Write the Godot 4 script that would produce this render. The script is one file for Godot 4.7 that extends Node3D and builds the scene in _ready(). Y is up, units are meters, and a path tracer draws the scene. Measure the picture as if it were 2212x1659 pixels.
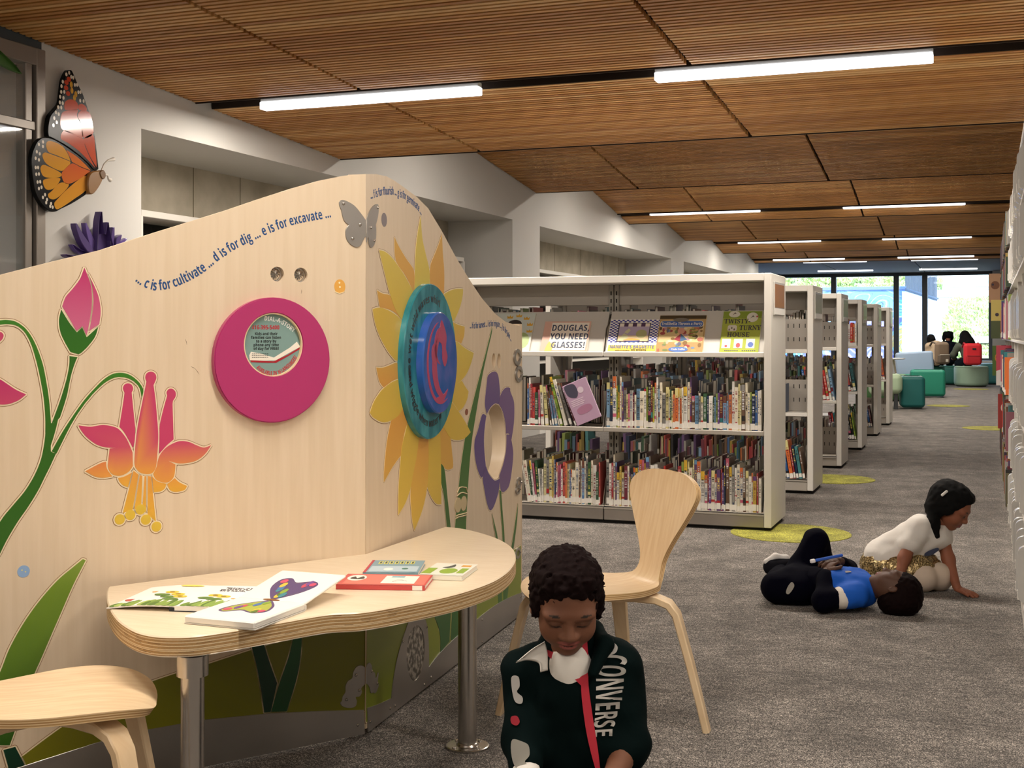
extends Node3D
# A children's library: a play wall of birch ply with inlaid flowers, low bookcases, a saw-tooth ceiling of wooden slats.

func _ready() -> void:
	rng.seed = 7
	# camera (a level camera with its lens shifted down)
	var cam := Camera3D.new()
	cam.name = "camera"
	cam.projection = Camera3D.PROJECTION_FRUSTUM
	cam.near = 0.05
	cam.far = 200.0
	cam.size = 1659.0 / 2742.0 * 0.05
	cam.frustum_offset = Vector2(0, -103.5 / 2742.0 * 0.05)
	cam.position = Vector3(0, 1.15, 0)
	cam.rotation.y = deg_to_rad(20.57)
	add_child(cam)
	cam.current = true
	# sky and exposure
	var env := Environment.new()
	env.background_mode = Environment.BG_SKY
	var sky := Sky.new()
	var psm := ProceduralSkyMaterial.new()
	psm.sky_top_color = hx("7fb2e6")
	psm.sky_horizon_color = hx("e9f4ff")
	psm.sky_curve = 0.25
	psm.ground_bottom_color = hx("7a7a70")
	psm.ground_horizon_color = hx("c9d2d2")
	psm.sky_energy_multiplier = 2.0
	sky.sky_material = psm
	env.sky = sky
	env.tonemap_mode = Environment.TONE_MAPPER_LINEAR
	env.tonemap_exposure = 2.0
	env.sdfgi_enabled = true
	env.ssao_enabled = true
	env.ssil_enabled = true
	var we := WorldEnvironment.new()
	we.name = "world_environment"
	we.environment = env
	add_child(we)
	var sun := DirectionalLight3D.new()
	sun.name = "sun"
	sun.light_energy = 2.2
	sun.light_color = hx("fff4e0")
	sun.light_angular_distance = 3.0
	sun.shadow_enabled = true
	sun.rotation = Vector3(deg_to_rad(-52), deg_to_rad(28), 0)
	add_child(sun)
	make_materials()
	make_room()
	make_ceiling()
	make_outside()
	make_play_wall()
	make_table()
	make_chairs()
	make_ranges()
	make_side_shelves()
	make_lounge()
	finish_rest()
	make_wall_decor()
	make_people()


# ------------------------------------------------------------------ helpers
var taken := {}
var mats := {}
var rng := RandomNumberGenerator.new()

func lin(c: Color) -> Color:
	return c.srgb_to_linear()

func hx(s: String) -> Color:
	return Color.html(s)

func mat(c: Color, rough := 0.6, metal := 0.0, key := "") -> StandardMaterial3D:
	var k := "%s|%s|%s|%s" % [c.to_html(), rough, metal, key]
	if mats.has(k):
		return mats[k]
	var m := StandardMaterial3D.new()
	m.albedo_color = c
	m.roughness = rough
	m.metallic = metal
	m.vertex_color_use_as_albedo = key == "vc"
	mats[k] = m
	return m

func vmat(rough := 0.6) -> StandardMaterial3D:
	return mat(Color.WHITE, rough, 0.0, "vc")

func numbered(s: String) -> String:
	var k: int = taken.get(s, 0)
	taken[s] = k + 1
	return s if k == 0 else "%s_%03d" % [s, k]

func tag(o: Node3D, label := "", category := "", group := "", kind := "") -> Node3D:
	if label: o.set_meta("label", label)
	if category: o.set_meta("category", category)
	if group: o.set_meta("group", group)
	if kind: o.set_meta("kind", kind)
	return o

func thing(called: String, label: String, category: String, at := Vector3.ZERO, turn := 0.0, group := "") -> Node3D:
	var o := Node3D.new()
	o.name = numbered(called)
	add_child(o)
	o.position = at
	o.rotation.y = turn
	tag(o, label, category, group)
	return o

func part(called: String, mb, material: Material, parent: Node = self, xf := Transform3D(), label := "") -> MeshInstance3D:
	var o := MeshInstance3D.new()
	o.mesh = mb.done() if mb is MB else mb
	o.material_override = material
	o.cast_shadow = GeometryInstance3D.SHADOW_CASTING_SETTING_ON
	if parent == self:
		o.name = numbered(called)
		add_child(o)
	else:
		o.name = called
		parent.add_child(o, true)
	o.transform = xf
	if label: o.set_meta("label", label)
	return o

func struct(called: String, mb, material: Material, xf := Transform3D()) -> MeshInstance3D:
	var o := part(called, mb, material, self, xf)
	o.set_meta("kind", "structure")
	return o

func P(a: Array) -> PackedVector2Array:
	var o := PackedVector2Array()
	for i in range(0, a.size(), 2):
		o.append(Vector2(a[i], a[i + 1]))
	return o

func crv(a: Array, n := 5) -> PackedVector2Array:
	# closed smooth outline through the points; a point given twice is a corner
	var pts := []
	var cor := []
	for i in range(0, a.size(), 2):
		var p := Vector2(a[i], a[i + 1])
		if pts.size() and pts[-1].distance_to(p) < 1e-5:
			cor[-1] = true
		else:
			pts.append(p)
			cor.append(false)
	var o := PackedVector2Array()
	var m := pts.size()
	for i in m:
		var p1: Vector2 = pts[i]
		var p2: Vector2 = pts[(i + 1) % m]
		var c1: bool = cor[i]
		var c2: bool = cor[(i + 1) % m]
		if c1 and c2:
			o.append(p1)
			continue
		var p0: Vector2 = p1 if c1 else pts[(i + m - 1) % m]
		var p3: Vector2 = p2 if c2 else pts[(i + 2) % m]
		for s in n:
			o.append(p1.cubic_interpolate(p2, p0, p3, float(s) / n))
	return o

func circ(c: Vector2, r: float, n := 28, ry := -1.0) -> PackedVector2Array:
	var o := PackedVector2Array()
	for i in n:
		var t := TAU * i / n
		o.append(c + Vector2(cos(t) * r, sin(t) * (r if ry < 0.0 else ry)))
	return o

func rect(x0: float, y0: float, x1: float, y1: float) -> PackedVector2Array:
	return PackedVector2Array([Vector2(x0, y0), Vector2(x1, y0), Vector2(x1, y1), Vector2(x0, y1)])

func rrect(x0: float, y0: float, x1: float, y1: float, r: float, n := 5) -> PackedVector2Array:
	var o := PackedVector2Array()
	var cs := [Vector2(x1 - r, y0 + r), Vector2(x1 - r, y1 - r), Vector2(x0 + r, y1 - r), Vector2(x0 + r, y0 + r)]
	for k in 4:
		for i in n + 1:
			var t := -PI / 2 + PI / 2 * (k + float(i) / n)
			o.append(cs[k] + Vector2(cos(t), sin(t)) * r)
	return o

func basis3(x: Vector3, y: Vector3, z: Vector3, o := Vector3.ZERO) -> Transform3D:
	return Transform3D(Basis(x, y, z), o)

class MB:
	var v := PackedVector3Array()
	var n := PackedVector3Array()
	var c := PackedColorArray()
	var u := PackedVector2Array()
	var ix := PackedInt32Array()
	var col := Color.WHITE
	var grad = null   # [colour low, colour high, y low, y high] of paint that blends from one colour to another
	var xf := Transform3D()

	func vert(p: Vector3, nn: Vector3, uv := Vector2.ZERO) -> int:
		c.append(col if grad == null else grad[0].lerp(grad[1], clampf((p.y - grad[2]) / (grad[3] - grad[2]), 0.0, 1.0)))
		v.append(xf * p)
		n.append((xf.basis * nn).normalized())
		u.append(uv)
		return v.size() - 1

	func tri(a: Vector3, b: Vector3, d: Vector3) -> void:
		var nn := (b - a).cross(d - a).normalized()
		var i := vert(a, nn)
		vert(b, nn)
		vert(d, nn)
		ix.append_array(PackedInt32Array([i, i + 2, i + 1]))

	func quad(a: Vector3, b: Vector3, d: Vector3, e: Vector3, uv = null) -> void:
		var nn := (d - a).cross(e - b).normalized()
		var t = uv if uv != null else [Vector2(0, 1), Vector2(1, 1), Vector2(1, 0), Vector2(0, 0)]
		var i := vert(a, nn, t[0])
		vert(b, nn, t[1])
		vert(d, nn, t[2])
		vert(e, nn, t[3])
		ix.append_array(PackedInt32Array([i, i + 2, i + 1, i, i + 3, i + 2]))

	func out_face(pts: Array, centre: Vector3) -> void:
		var nn: Vector3 = (pts[1] - pts[0]).cross(pts[2] - pts[0])
		var m := Vector3.ZERO
		for p in pts: m += p
		m /= pts.size()
		if nn.dot(m - centre) < 0.0:
			pts.reverse()
		if pts.size() == 3: tri(pts[0], pts[1], pts[2])
		else: quad(pts[0], pts[1], pts[2], pts[3])

	func box(lo: Vector3, hi: Vector3, b := 0.0) -> void:
		var m := (lo + hi) / 2
		var h := (hi - lo) / 2
		for ax in 3:
			var a1 := (ax + 1) % 3
			var a2 := (ax + 2) % 3
			for s in [-1, 1]:
				var f := []
				for q in [[-1, -1], [1, -1], [1, 1], [-1, 1]]:
					var p := Vector3()
					p[ax] = s * h[ax]
					p[a1] = q[0] * (h[a1] - b)
					p[a2] = q[1] * (h[a2] - b)
					f.append(m + p)
				out_face(f, m)
			if b <= 0.0: continue
			for s1 in [-1, 1]:
				for s2 in [-1, 1]:
					var f := []
					for q in [[-1, 0], [1, 0], [1, 1], [-1, 1]]:
						var p := Vector3()
						p[ax] = q[0] * (h[ax] - b)
						p[a1] = s1 * (h[a1] - (b if q[1] else 0.0))
						p[a2] = s2 * (h[a2] - (0.0 if q[1] else b))
						f.append(m + p)
					out_face(f, m)
		if b > 0.0:
			for sx in [-1, 1]:
				for sy in [-1, 1]:
					for sz in [-1, 1]:
						out_face([m + Vector3(sx * h.x, sy * (h.y - b), sz * (h.z - b)), m + Vector3(sx * (h.x - b), sy * h.y, sz * (h.z - b)), m + Vector3(sx * (h.x - b), sy * (h.y - b), sz * h.z)], m)

	func cap(poly: PackedVector2Array, z: float, up := true) -> void:
		var t := Geometry2D.triangulate_polygon(poly)
		var i0 := v.size()
		for p in poly: vert(Vector3(p.x, p.y, z), Vector3(0, 0, 1 if up else -1), p)
		for k in range(0, t.size(), 3):
			var a := poly[t[k]]
			var s := (poly[t[k + 1]] - a).cross(poly[t[k + 2]] - a) > 0.0
			if s == up: ix.append_array(PackedInt32Array([i0 + t[k], i0 + t[k + 2], i0 + t[k + 1]]))
			else: ix.append_array(PackedInt32Array([i0 + t[k], i0 + t[k + 1], i0 + t[k + 2]]))

	func sides(poly: PackedVector2Array, z0: float, z1: float, poly1 = null, smooth := true) -> void:
		# wall between outline poly at z0 and poly1 (default the same) at z1; outlines run anticlockwise
		var q: PackedVector2Array = poly if poly1 == null else poly1
		var m := poly.size()
		var run := 0.0
		for i in m:
			var j := (i + 1) % m
			var e := (poly[j] - poly[i]).normalized()
			var n0 := Vector2(e.y, -e.x)
			var na := n0
			var nb := n0
			if smooth:
				var ep := (poly[i] - poly[(i + m - 1) % m]).normalized()
				var en := (poly[(j + 1) % m] - poly[j]).normalized()
				if ep.dot(e) > 0.75: na = (n0 + Vector2(ep.y, -ep.x)).normalized()
				if en.dot(e) > 0.75: nb = (n0 + Vector2(en.y, -en.x)).normalized()
			var tilt := 0.0
			if poly1 != null: tilt = clampf((poly[i] - q[i]).length() / maxf(absf(z1 - z0), 1e-5), 0.0, 4.0) * signf(z1 - z0)
			var l := poly[i].distance_to(poly[j])
			var k := vert(Vector3(poly[i].x, poly[i].y, z0), Vector3(na.x, na.y, tilt), Vector2(run, z0))
			vert(Vector3(poly[j].x, poly[j].y, z0), Vector3(nb.x, nb.y, tilt), Vector2(run + l, z0))
			vert(Vector3(q[j].x, q[j].y, z1), Vector3(nb.x, nb.y, tilt), Vector2(run + l, z1))
			vert(Vector3(q[i].x, q[i].y, z1), Vector3(na.x, na.y, tilt), Vector2(run, z1))
			if z1 > z0: ix.append_array(PackedInt32Array([k, k + 2, k + 1, k, k + 3, k + 2]))
			else: ix.append_array(PackedInt32Array([k, k + 1, k + 2, k, k + 2, k + 3]))
			run += l

	static func ccw(poly: PackedVector2Array) -> PackedVector2Array:
		var o := poly.duplicate()
		if Geometry2D.is_polygon_clockwise(o): o.reverse()
		return o

	static func inset(poly: PackedVector2Array, b: float) -> PackedVector2Array:
		var o := PackedVector2Array()
		var m := poly.size()
		for i in m:
			var e0 := (poly[i] - poly[(i + m - 1) % m]).normalized()
			var e1 := (poly[(i + 1) % m] - poly[i]).normalized()
			var nn := (Vector2(-e0.y, e0.x) + Vector2(-e1.y, e1.x))
			if nn.length() < 0.05: nn = Vector2(-e1.y, e1.x)
			nn = nn.normalized()
			o.append(poly[i] + nn * b / maxf(0.5, nn.dot(Vector2(-e1.y, e1.x))))
		return o

	func prism(poly0: PackedVector2Array, z0: float, z1: float, b := 0.0, back := true, smooth := true) -> void:
		# extruded outline whose front (z1) edge is chamfered by b
		var poly := ccw(poly0)
		if b > 0.0:
			var inn := inset(poly, b)
			sides(poly, z0, z1 - b, null, smooth)
			sides(poly, z1 - b, z1, inn, smooth)
			cap(inn, z1)
		else:
			sides(poly, z0, z1, null, smooth)
			cap(poly, z1)
		if back: cap(poly, z0, false)

	func plate(poly0: PackedVector2Array, holes: Array, z0: float, z1: float) -> void:
		# extruded outline with holes through it
		var poly := ccw(poly0)
		var pieces := [poly]
		for h in holes:
			var m := Vector2.ZERO
			for p in h: m += p
			m /= h.size()
			var next := []
			for q in pieces:
				for half in [PackedVector2Array([Vector2(m.x - 50, -50), Vector2(m.x, -50), Vector2(m.x, 50), Vector2(m.x - 50, 50)]), PackedVector2Array([Vector2(m.x, -50), Vector2(m.x + 50, -50), Vector2(m.x + 50, 50), Vector2(m.x, 50)])]:
					for w in Geometry2D.intersect_polygons(q, half):
						next.append_array(Geometry2D.clip_polygons(w, h))
			pieces = next
		for q in pieces:
			if Geometry2D.is_polygon_clockwise(q) : q.reverse()
			cap(q, z1)
			cap(q, z0, false)
		sides(poly, z0, z1)
		for h in holes:
			var w := ccw(h)
			w.reverse()
			sides(w, z0, z1)

	func smooth_from(v0: int, i0: int) -> void:
		var acc := PackedVector3Array()
		acc.resize(v.size() - v0)
		for k in range(i0, ix.size(), 3):
			var a := ix[k]
			var b := ix[k + 1]
			var d := ix[k + 2]
			var nn := (v[d] - v[a]).cross(v[b] - v[a])
			acc[a - v0] += nn
			acc[b - v0] += nn
			acc[d - v0] += nn
		for i in acc.size():
			n[v0 + i] = acc[i].normalized()

	func grid(rows: Array, wrap := false) -> void:
		# rows of points joined to a smooth sheet
		var v0 := v.size()
		var i0 := ix.size()
		var w: int = rows[0].size()
		for r in rows.size():
			for k in w: vert(rows[r][k], Vector3.UP, Vector2(float(k) / (w - 1), float(r) / (rows.size() - 1)))
		for r in rows.size() - 1:
			for k in (w if wrap else w - 1):
				var a := v0 + r * w + k
				var b := v0 + r * w + (k + 1) % w
				ix.append_array(PackedInt32Array([a, b, a + w, b, b + w, a + w]))
		smooth_from(v0, i0)

	func lathe(prof: Array, seg := 24, soft := false) -> void:
		# turned round the y axis; prof is [r, y] pairs from the bottom up
		if soft:
			var rows := []
			for q in prof:
				var row := []
				for k in seg: row.append(Vector3(cos(TAU * k / seg) * q[0], q[1], sin(TAU * k / seg) * q[0]))
				rows.append(row)
			grid(rows, true)
			return
		for i in prof.size() - 1:
			var a: Array = prof[i]
			var b: Array = prof[i + 1]
			var d := Vector2(b[0] - a[0], b[1] - a[1]).normalized()
			for k in seg:
				var t0 := TAU * k / seg
				var t1 := TAU * (k + 1) / seg
				var n0 := Vector3(cos(t0) * d.y, -d.x, sin(t0) * d.y)
				var n1 := Vector3(cos(t1) * d.y, -d.x, sin(t1) * d.y)
				var w := vert(Vector3(cos(t0) * a[0], a[1], sin(t0) * a[0]), n0)
				vert(Vector3(cos(t1) * a[0], a[1], sin(t1) * a[0]), n1)
				vert(Vector3(cos(t1) * b[0], b[1], sin(t1) * b[0]), n1)
				vert(Vector3(cos(t0) * b[0], b[1], sin(t0) * b[0]), n0)
				ix.append_array(PackedInt32Array([w, w + 1, w + 2, w, w + 2, w + 3]))

	func tube(pts: Array, rad, seg := 10) -> void:
		var rows := []
		var up := Vector3.UP
		for i in pts.size():
			var d: Vector3 = (pts[mini(i + 1, pts.size() - 1)] - pts[maxi(i - 1, 0)]).normalized()
			if absf(d.dot(up)) > 0.95: up = Vector3.RIGHT if absf(d.x) < 0.9 else Vector3.BACK
			var a := d.cross(up).normalized()
			var b := a.cross(d)
			up = b
			var r: float = rad[i] if rad is Array else rad
			var row := []
			for k in seg: row.append(pts[i] + (a * cos(TAU * k / seg) + b * sin(TAU * k / seg)) * r)
			rows.append(row)
		var first := []
		var last := []
		for k in seg:
			first.append(pts[0])
			last.append(pts[-1])
		rows.push_front(first)
		rows.push_back(last)
		grid(rows, true)

	func bar(pts: Array, widths: Array, thick: Array, side: Vector3) -> void:
		# a strip of rectangular section bent along pts, its width along side
		var rows := []
		for i in pts.size():
			var d: Vector3 = (pts[mini(i + 1, pts.size() - 1)] - pts[maxi(i - 1, 0)]).normalized()
			var s := (side - d * side.dot(d)).normalized()
			var t := d.cross(s)
			var w: float = widths[i] / 2
			var h: float = thick[i] / 2
			var b := minf(w, h) * 0.3
			rows.append([pts[i] + s * (w - b) + t * h, pts[i] + s * w + t * (h - b), pts[i] + s * w - t * (h - b), pts[i] + s * (w - b) - t * h, pts[i] - s * (w - b) - t * h, pts[i] - s * w - t * (h - b), pts[i] - s * w + t * (h - b), pts[i] - s * (w - b) + t * h])
		for k in 8:
			var strip := []
			for r in rows: strip.append([r[k], r[(k + 1) % 8]])
			grid(strip)
		for e in [0, rows.size() - 1]:
			var r: Array = rows[e]
			var m := Vector3.ZERO
			for p in r: m += p / 8.0
			var away: Vector3 = pts[e] - (pts[1] if e == 0 else pts[e - 1])
			for k in 8: out_face([m, r[k], r[(k + 1) % 8]], m - away)

	func add(m: Mesh, t := Transform3D()) -> void:
		for s in m.get_surface_count():
			var a := m.surface_get_arrays(s)
			var i0 := v.size()
			var av: PackedVector3Array = a[Mesh.ARRAY_VERTEX]
			var an: PackedVector3Array = a[Mesh.ARRAY_NORMAL]
			for k in av.size(): vert(t * av[k], t.basis * an[k])
			if a[Mesh.ARRAY_INDEX] != null and a[Mesh.ARRAY_INDEX].size():
				for k in a[Mesh.ARRAY_INDEX]: ix.append(i0 + k)
			else:
				for k in av.size(): ix.append(i0 + k)

	func done() -> ArrayMesh:
		var a := []
		a.resize(Mesh.ARRAY_MAX)
		a[Mesh.ARRAY_VERTEX] = v
		a[Mesh.ARRAY_NORMAL] = n
		a[Mesh.ARRAY_COLOR] = c
		a[Mesh.ARRAY_TEX_UV] = u
		a[Mesh.ARRAY_INDEX] = ix
		var m := ArrayMesh.new()
		m.add_surface_from_arrays(Mesh.PRIMITIVE_TRIANGLES, a)
		return m

func boxm(lo: Vector3, hi: Vector3, b := 0.0) -> MB:
	var m := MB.new()
	m.box(lo, hi, b)
	return m

var fonts := {}
func font(called: String, bold := true) -> SystemFont:
	var k := called + str(bold)
	if not fonts.has(k):
		var f := SystemFont.new()
		f.font_names = PackedStringArray([called])
		f.font_weight = 700 if bold else 400
		fonts[k] = f
	return fonts[k]

var glyphs := {}
func glyph(ch: String, f: Font, depth := 0.02) -> Array:
	# [mesh one unit high, advance]
	var k := "%s|%s|%s" % [ch, f.get_instance_id(), depth]
	if not glyphs.has(k):
		var t := TextMesh.new()
		t.text = ch
		t.font = f
		t.font_size = 64
		t.pixel_size = 1.0 / 64
		t.depth = depth
		t.curve_step = 2.0
		t.horizontal_alignment = HORIZONTAL_ALIGNMENT_LEFT
		t.vertical_alignment = VERTICAL_ALIGNMENT_TOP
		glyphs[k] = [t if ch.strip_edges() else null, f.get_string_size(ch, HORIZONTAL_ALIGNMENT_LEFT, -1, 64).x / 64, f.get_ascent(64) / 64]
	return glyphs[k]

func write(m: MB, s: String, f: Font, size: float, at: Vector2, z := 0.0, wide := 1.0, align := 0.0, xf := Transform3D()) -> void:
	# one line of raised lettering, its baseline at y
	var w := 0.0
	for ch in s: w += glyph(ch, f)[1] * size * wide
	var x := at.x - w * align
	for ch in s:
		var g := glyph(ch, f)
		if g[0] != null: m.add(g[0], xf * Transform3D(Basis.from_scale(Vector3(size * wide, size, 0.03)), Vector3(x, at.y + g[2] * size, z)))
		x += g[1] * size * wide

func write_along(m: MB, s: String, f: Font, size: float, path: PackedVector2Array, z := 0.0, fit := true, wide := 1.0) -> void:
	# lettering whose baseline follows a path
	var c := Curve2D.new()
	for i in path.size():
		var tan_ := (path[mini(i + 1, path.size() - 1)] - path[maxi(i - 1, 0)]) / 6.0
		c.add_point(path[i], -tan_, tan_)
	c.bake_interval = 0.002
	var w := 0.0
	for ch in s: w += glyph(ch, f)[1]
	var k := c.get_baked_length() / w if fit else size * wide
	var x := 0.0
	for ch in s:
		var g := glyph(ch, f)
		var mid: float = x + g[1] * k / 2
		var p := c.sample_baked(mid)
		var d := (c.sample_baked(mid + 0.004) - c.sample_baked(mid - 0.004)).normalized()
		if g[0] != null:
			var t := Transform3D(Basis(Vector3(d.x, d.y, 0) * k, Vector3(-d.y, d.x, 0) * size, Vector3(0, 0, 0.03)), Vector3(p.x, p.y, z))
			m.add(g[0], t * Transform3D(Basis(), Vector3(-g[1] / 2, g[2], 0)))
		x += g[1] * k

func noise_tex(freq: float, c0: Color, c1: Color, w := 512, h := 512, seed_ := 1, oct := 3, lo := 0.3, hi := 0.7) -> NoiseTexture2D:
	var t := NoiseTexture2D.new()
	var nz := FastNoiseLite.new()
	nz.seed = seed_
	nz.frequency = freq
	nz.fractal_octaves = oct
	t.noise = nz
	t.width = w
	t.height = h
	t.seamless = true
	var g := Gradient.new()
	g.offsets = PackedFloat32Array([lo, hi])
	g.colors = PackedColorArray([c0, c1])
	t.color_ramp = g
	return t

func tri_mat(tex: Texture2D, scale: Vector3, rough: float, world := false, key := "", metal := 0.0, tint := Color.WHITE) -> StandardMaterial3D:
	var m := StandardMaterial3D.new()
	m.albedo_texture = tex
	m.albedo_color = tint
	m.uv1_triplanar = true
	m.uv1_world_triplanar = world
	m.uv1_scale = scale
	m.roughness = rough
	m.metallic = metal
	m.vertex_color_use_as_albedo = key == "vc"
	return m

# ------------------------------------------------------------------ materials
var M := {}

func carpet_tex() -> ImageTexture:
	var n := 1024
	var im := Image.create(n, n, false, Image.FORMAT_RGB8)
	var r := RandomNumberGenerator.new()
	r.seed = 3
	var a := FastNoiseLite.new()
	a.seed = 5
	a.frequency = 0.02
	a.fractal_octaves = 2
	var big := a.get_seamless_image(n, n)
	a.frequency = 0.006
	a.seed = 9
	var big2 := a.get_seamless_image(n, n)
	for y in n:
		for x in n:
			# yarns run across the tile in short dashes; some patches paler than others
			var g := big.get_pixel((x + y) % n, (y * 3) % n).r * 0.6 + big2.get_pixel(x, y).r * 0.55
			var q := r.randf()
			var v := 0.13 + q * q * (0.42 + g * 0.45) + 0.06 * g
			im.set_pixel(x, y, Color(v * 1.02, v * 0.97, v * 0.92))
	return ImageTexture.create_from_image(im)

func make_materials() -> void:
	M.white = mat(hx("cbc9c4"), 0.7)
	M.shelf = mat(hx("dedad2"), 0.42)
	M.grey_metal = mat(hx("a49e96"), 0.45, 0.35)
	M.birch = tri_mat(noise_tex(0.012, hx("dac5a8"), hx("e0ccb1"), 512, 512, 4, 5, 0.15, 0.85), Vector3(6.0, 0.3, 6.0), 0.38)
	M.birch_top = tri_mat(noise_tex(0.012, hx("dfccae"), hx("e6d5ba"), 512, 512, 6, 4, 0.2, 0.8), Vector3(1.2, 1.2, 10.0), 0.3)
	M.beech = tri_mat(noise_tex(0.012, hx("d6b992"), hx("e0c8a4"), 512, 512, 8, 4, 0.25, 0.75), Vector3(1.0, 1.0, 9.0), 0.36)
	M.edge = tri_mat(noise_tex(0.012, hx("9c7444"), hx("e0c49a"), 256, 256, 14, 4, 0.35, 0.6), Vector3(0.9, 60.0, 0.9), 0.6)
	M.raw = mat(hx("e3cda4"), 0.7)
	M.groove = mat(hx("7a5233"), 0.8)
	M.carpet = tri_mat(carpet_tex(), Vector3(0.52, 0.52, 0.52), 0.95, true)
	M.green_carpet = tri_mat(carpet_tex(), Vector3(0.7, 0.7, 0.7), 0.95, true, "", 0.0, Color(1.3, 1.34, 0.62))
	M.concrete = tri_mat(noise_tex(0.01, hx("aba391"), hx("c2baa8"), 512, 512, 21, 5, 0.2, 0.8), Vector3(0.45, 0.45, 0.45), 0.85, true)
	M.steel = tri_mat(noise_tex(0.006, hx("a39e98"), hx("b3aea8"), 256, 256, 31, 3, 0.2, 0.8), Vector3(1.0, 1.0, 1.0), 0.36, false, "", 0.85)
	M.tube = mat(hx("b9b4ae"), 0.27, 1.0)
	M.chrome = mat(hx("c8c4be"), 0.2, 1.0)
	M.screw = mat(hx("b8b2aa"), 0.25, 1.0)
	M.dark = mat(hx("1c1a18"), 0.8)
	M.frame = mat(hx("3c3f42"), 0.5, 0.3)
	M.ink = mat(hx("14467e"), 0.6)
	M.black_ink = mat(hx("121416"), 0.6)
	M.slats = []
	var tones := ["dba05a", "cc914c", "e3ad68", "bd7f42", "d39856", "e8b878", "c58b4c"]
	for k in tones.size():
		var c := hx(tones[k])
		M.slats.append(tri_mat(noise_tex(0.02, c.darkened(0.10), c.lightened(0.04), 256, 256, 40 + k, 3, 0.25, 0.75), Vector3(0.9, 7.0, 7.0), 0.55))
	M.slat_many = tri_mat(noise_tex(0.02, Color(0.82, 0.82, 0.82), Color.WHITE, 256, 256, 50, 3, 0.25, 0.75), Vector3(0.3, 7.0, 7.0), 0.55, false, "vc")
	var gl := StandardMaterial3D.new()
	gl.transparency = BaseMaterial3D.TRANSPARENCY_ALPHA
	gl.albedo_color = Color(0.93, 0.97, 0.97, 0.06)
	gl.roughness = 0.03
	M.glass = gl
	var lm := StandardMaterial3D.new()
	lm.albedo_color = hx("f4f2ee")
	lm.emission_enabled = true
	lm.emission = hx("f4f7ff")
	lm.emission_energy_multiplier = 1.6
	M.lamp = lm

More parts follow.
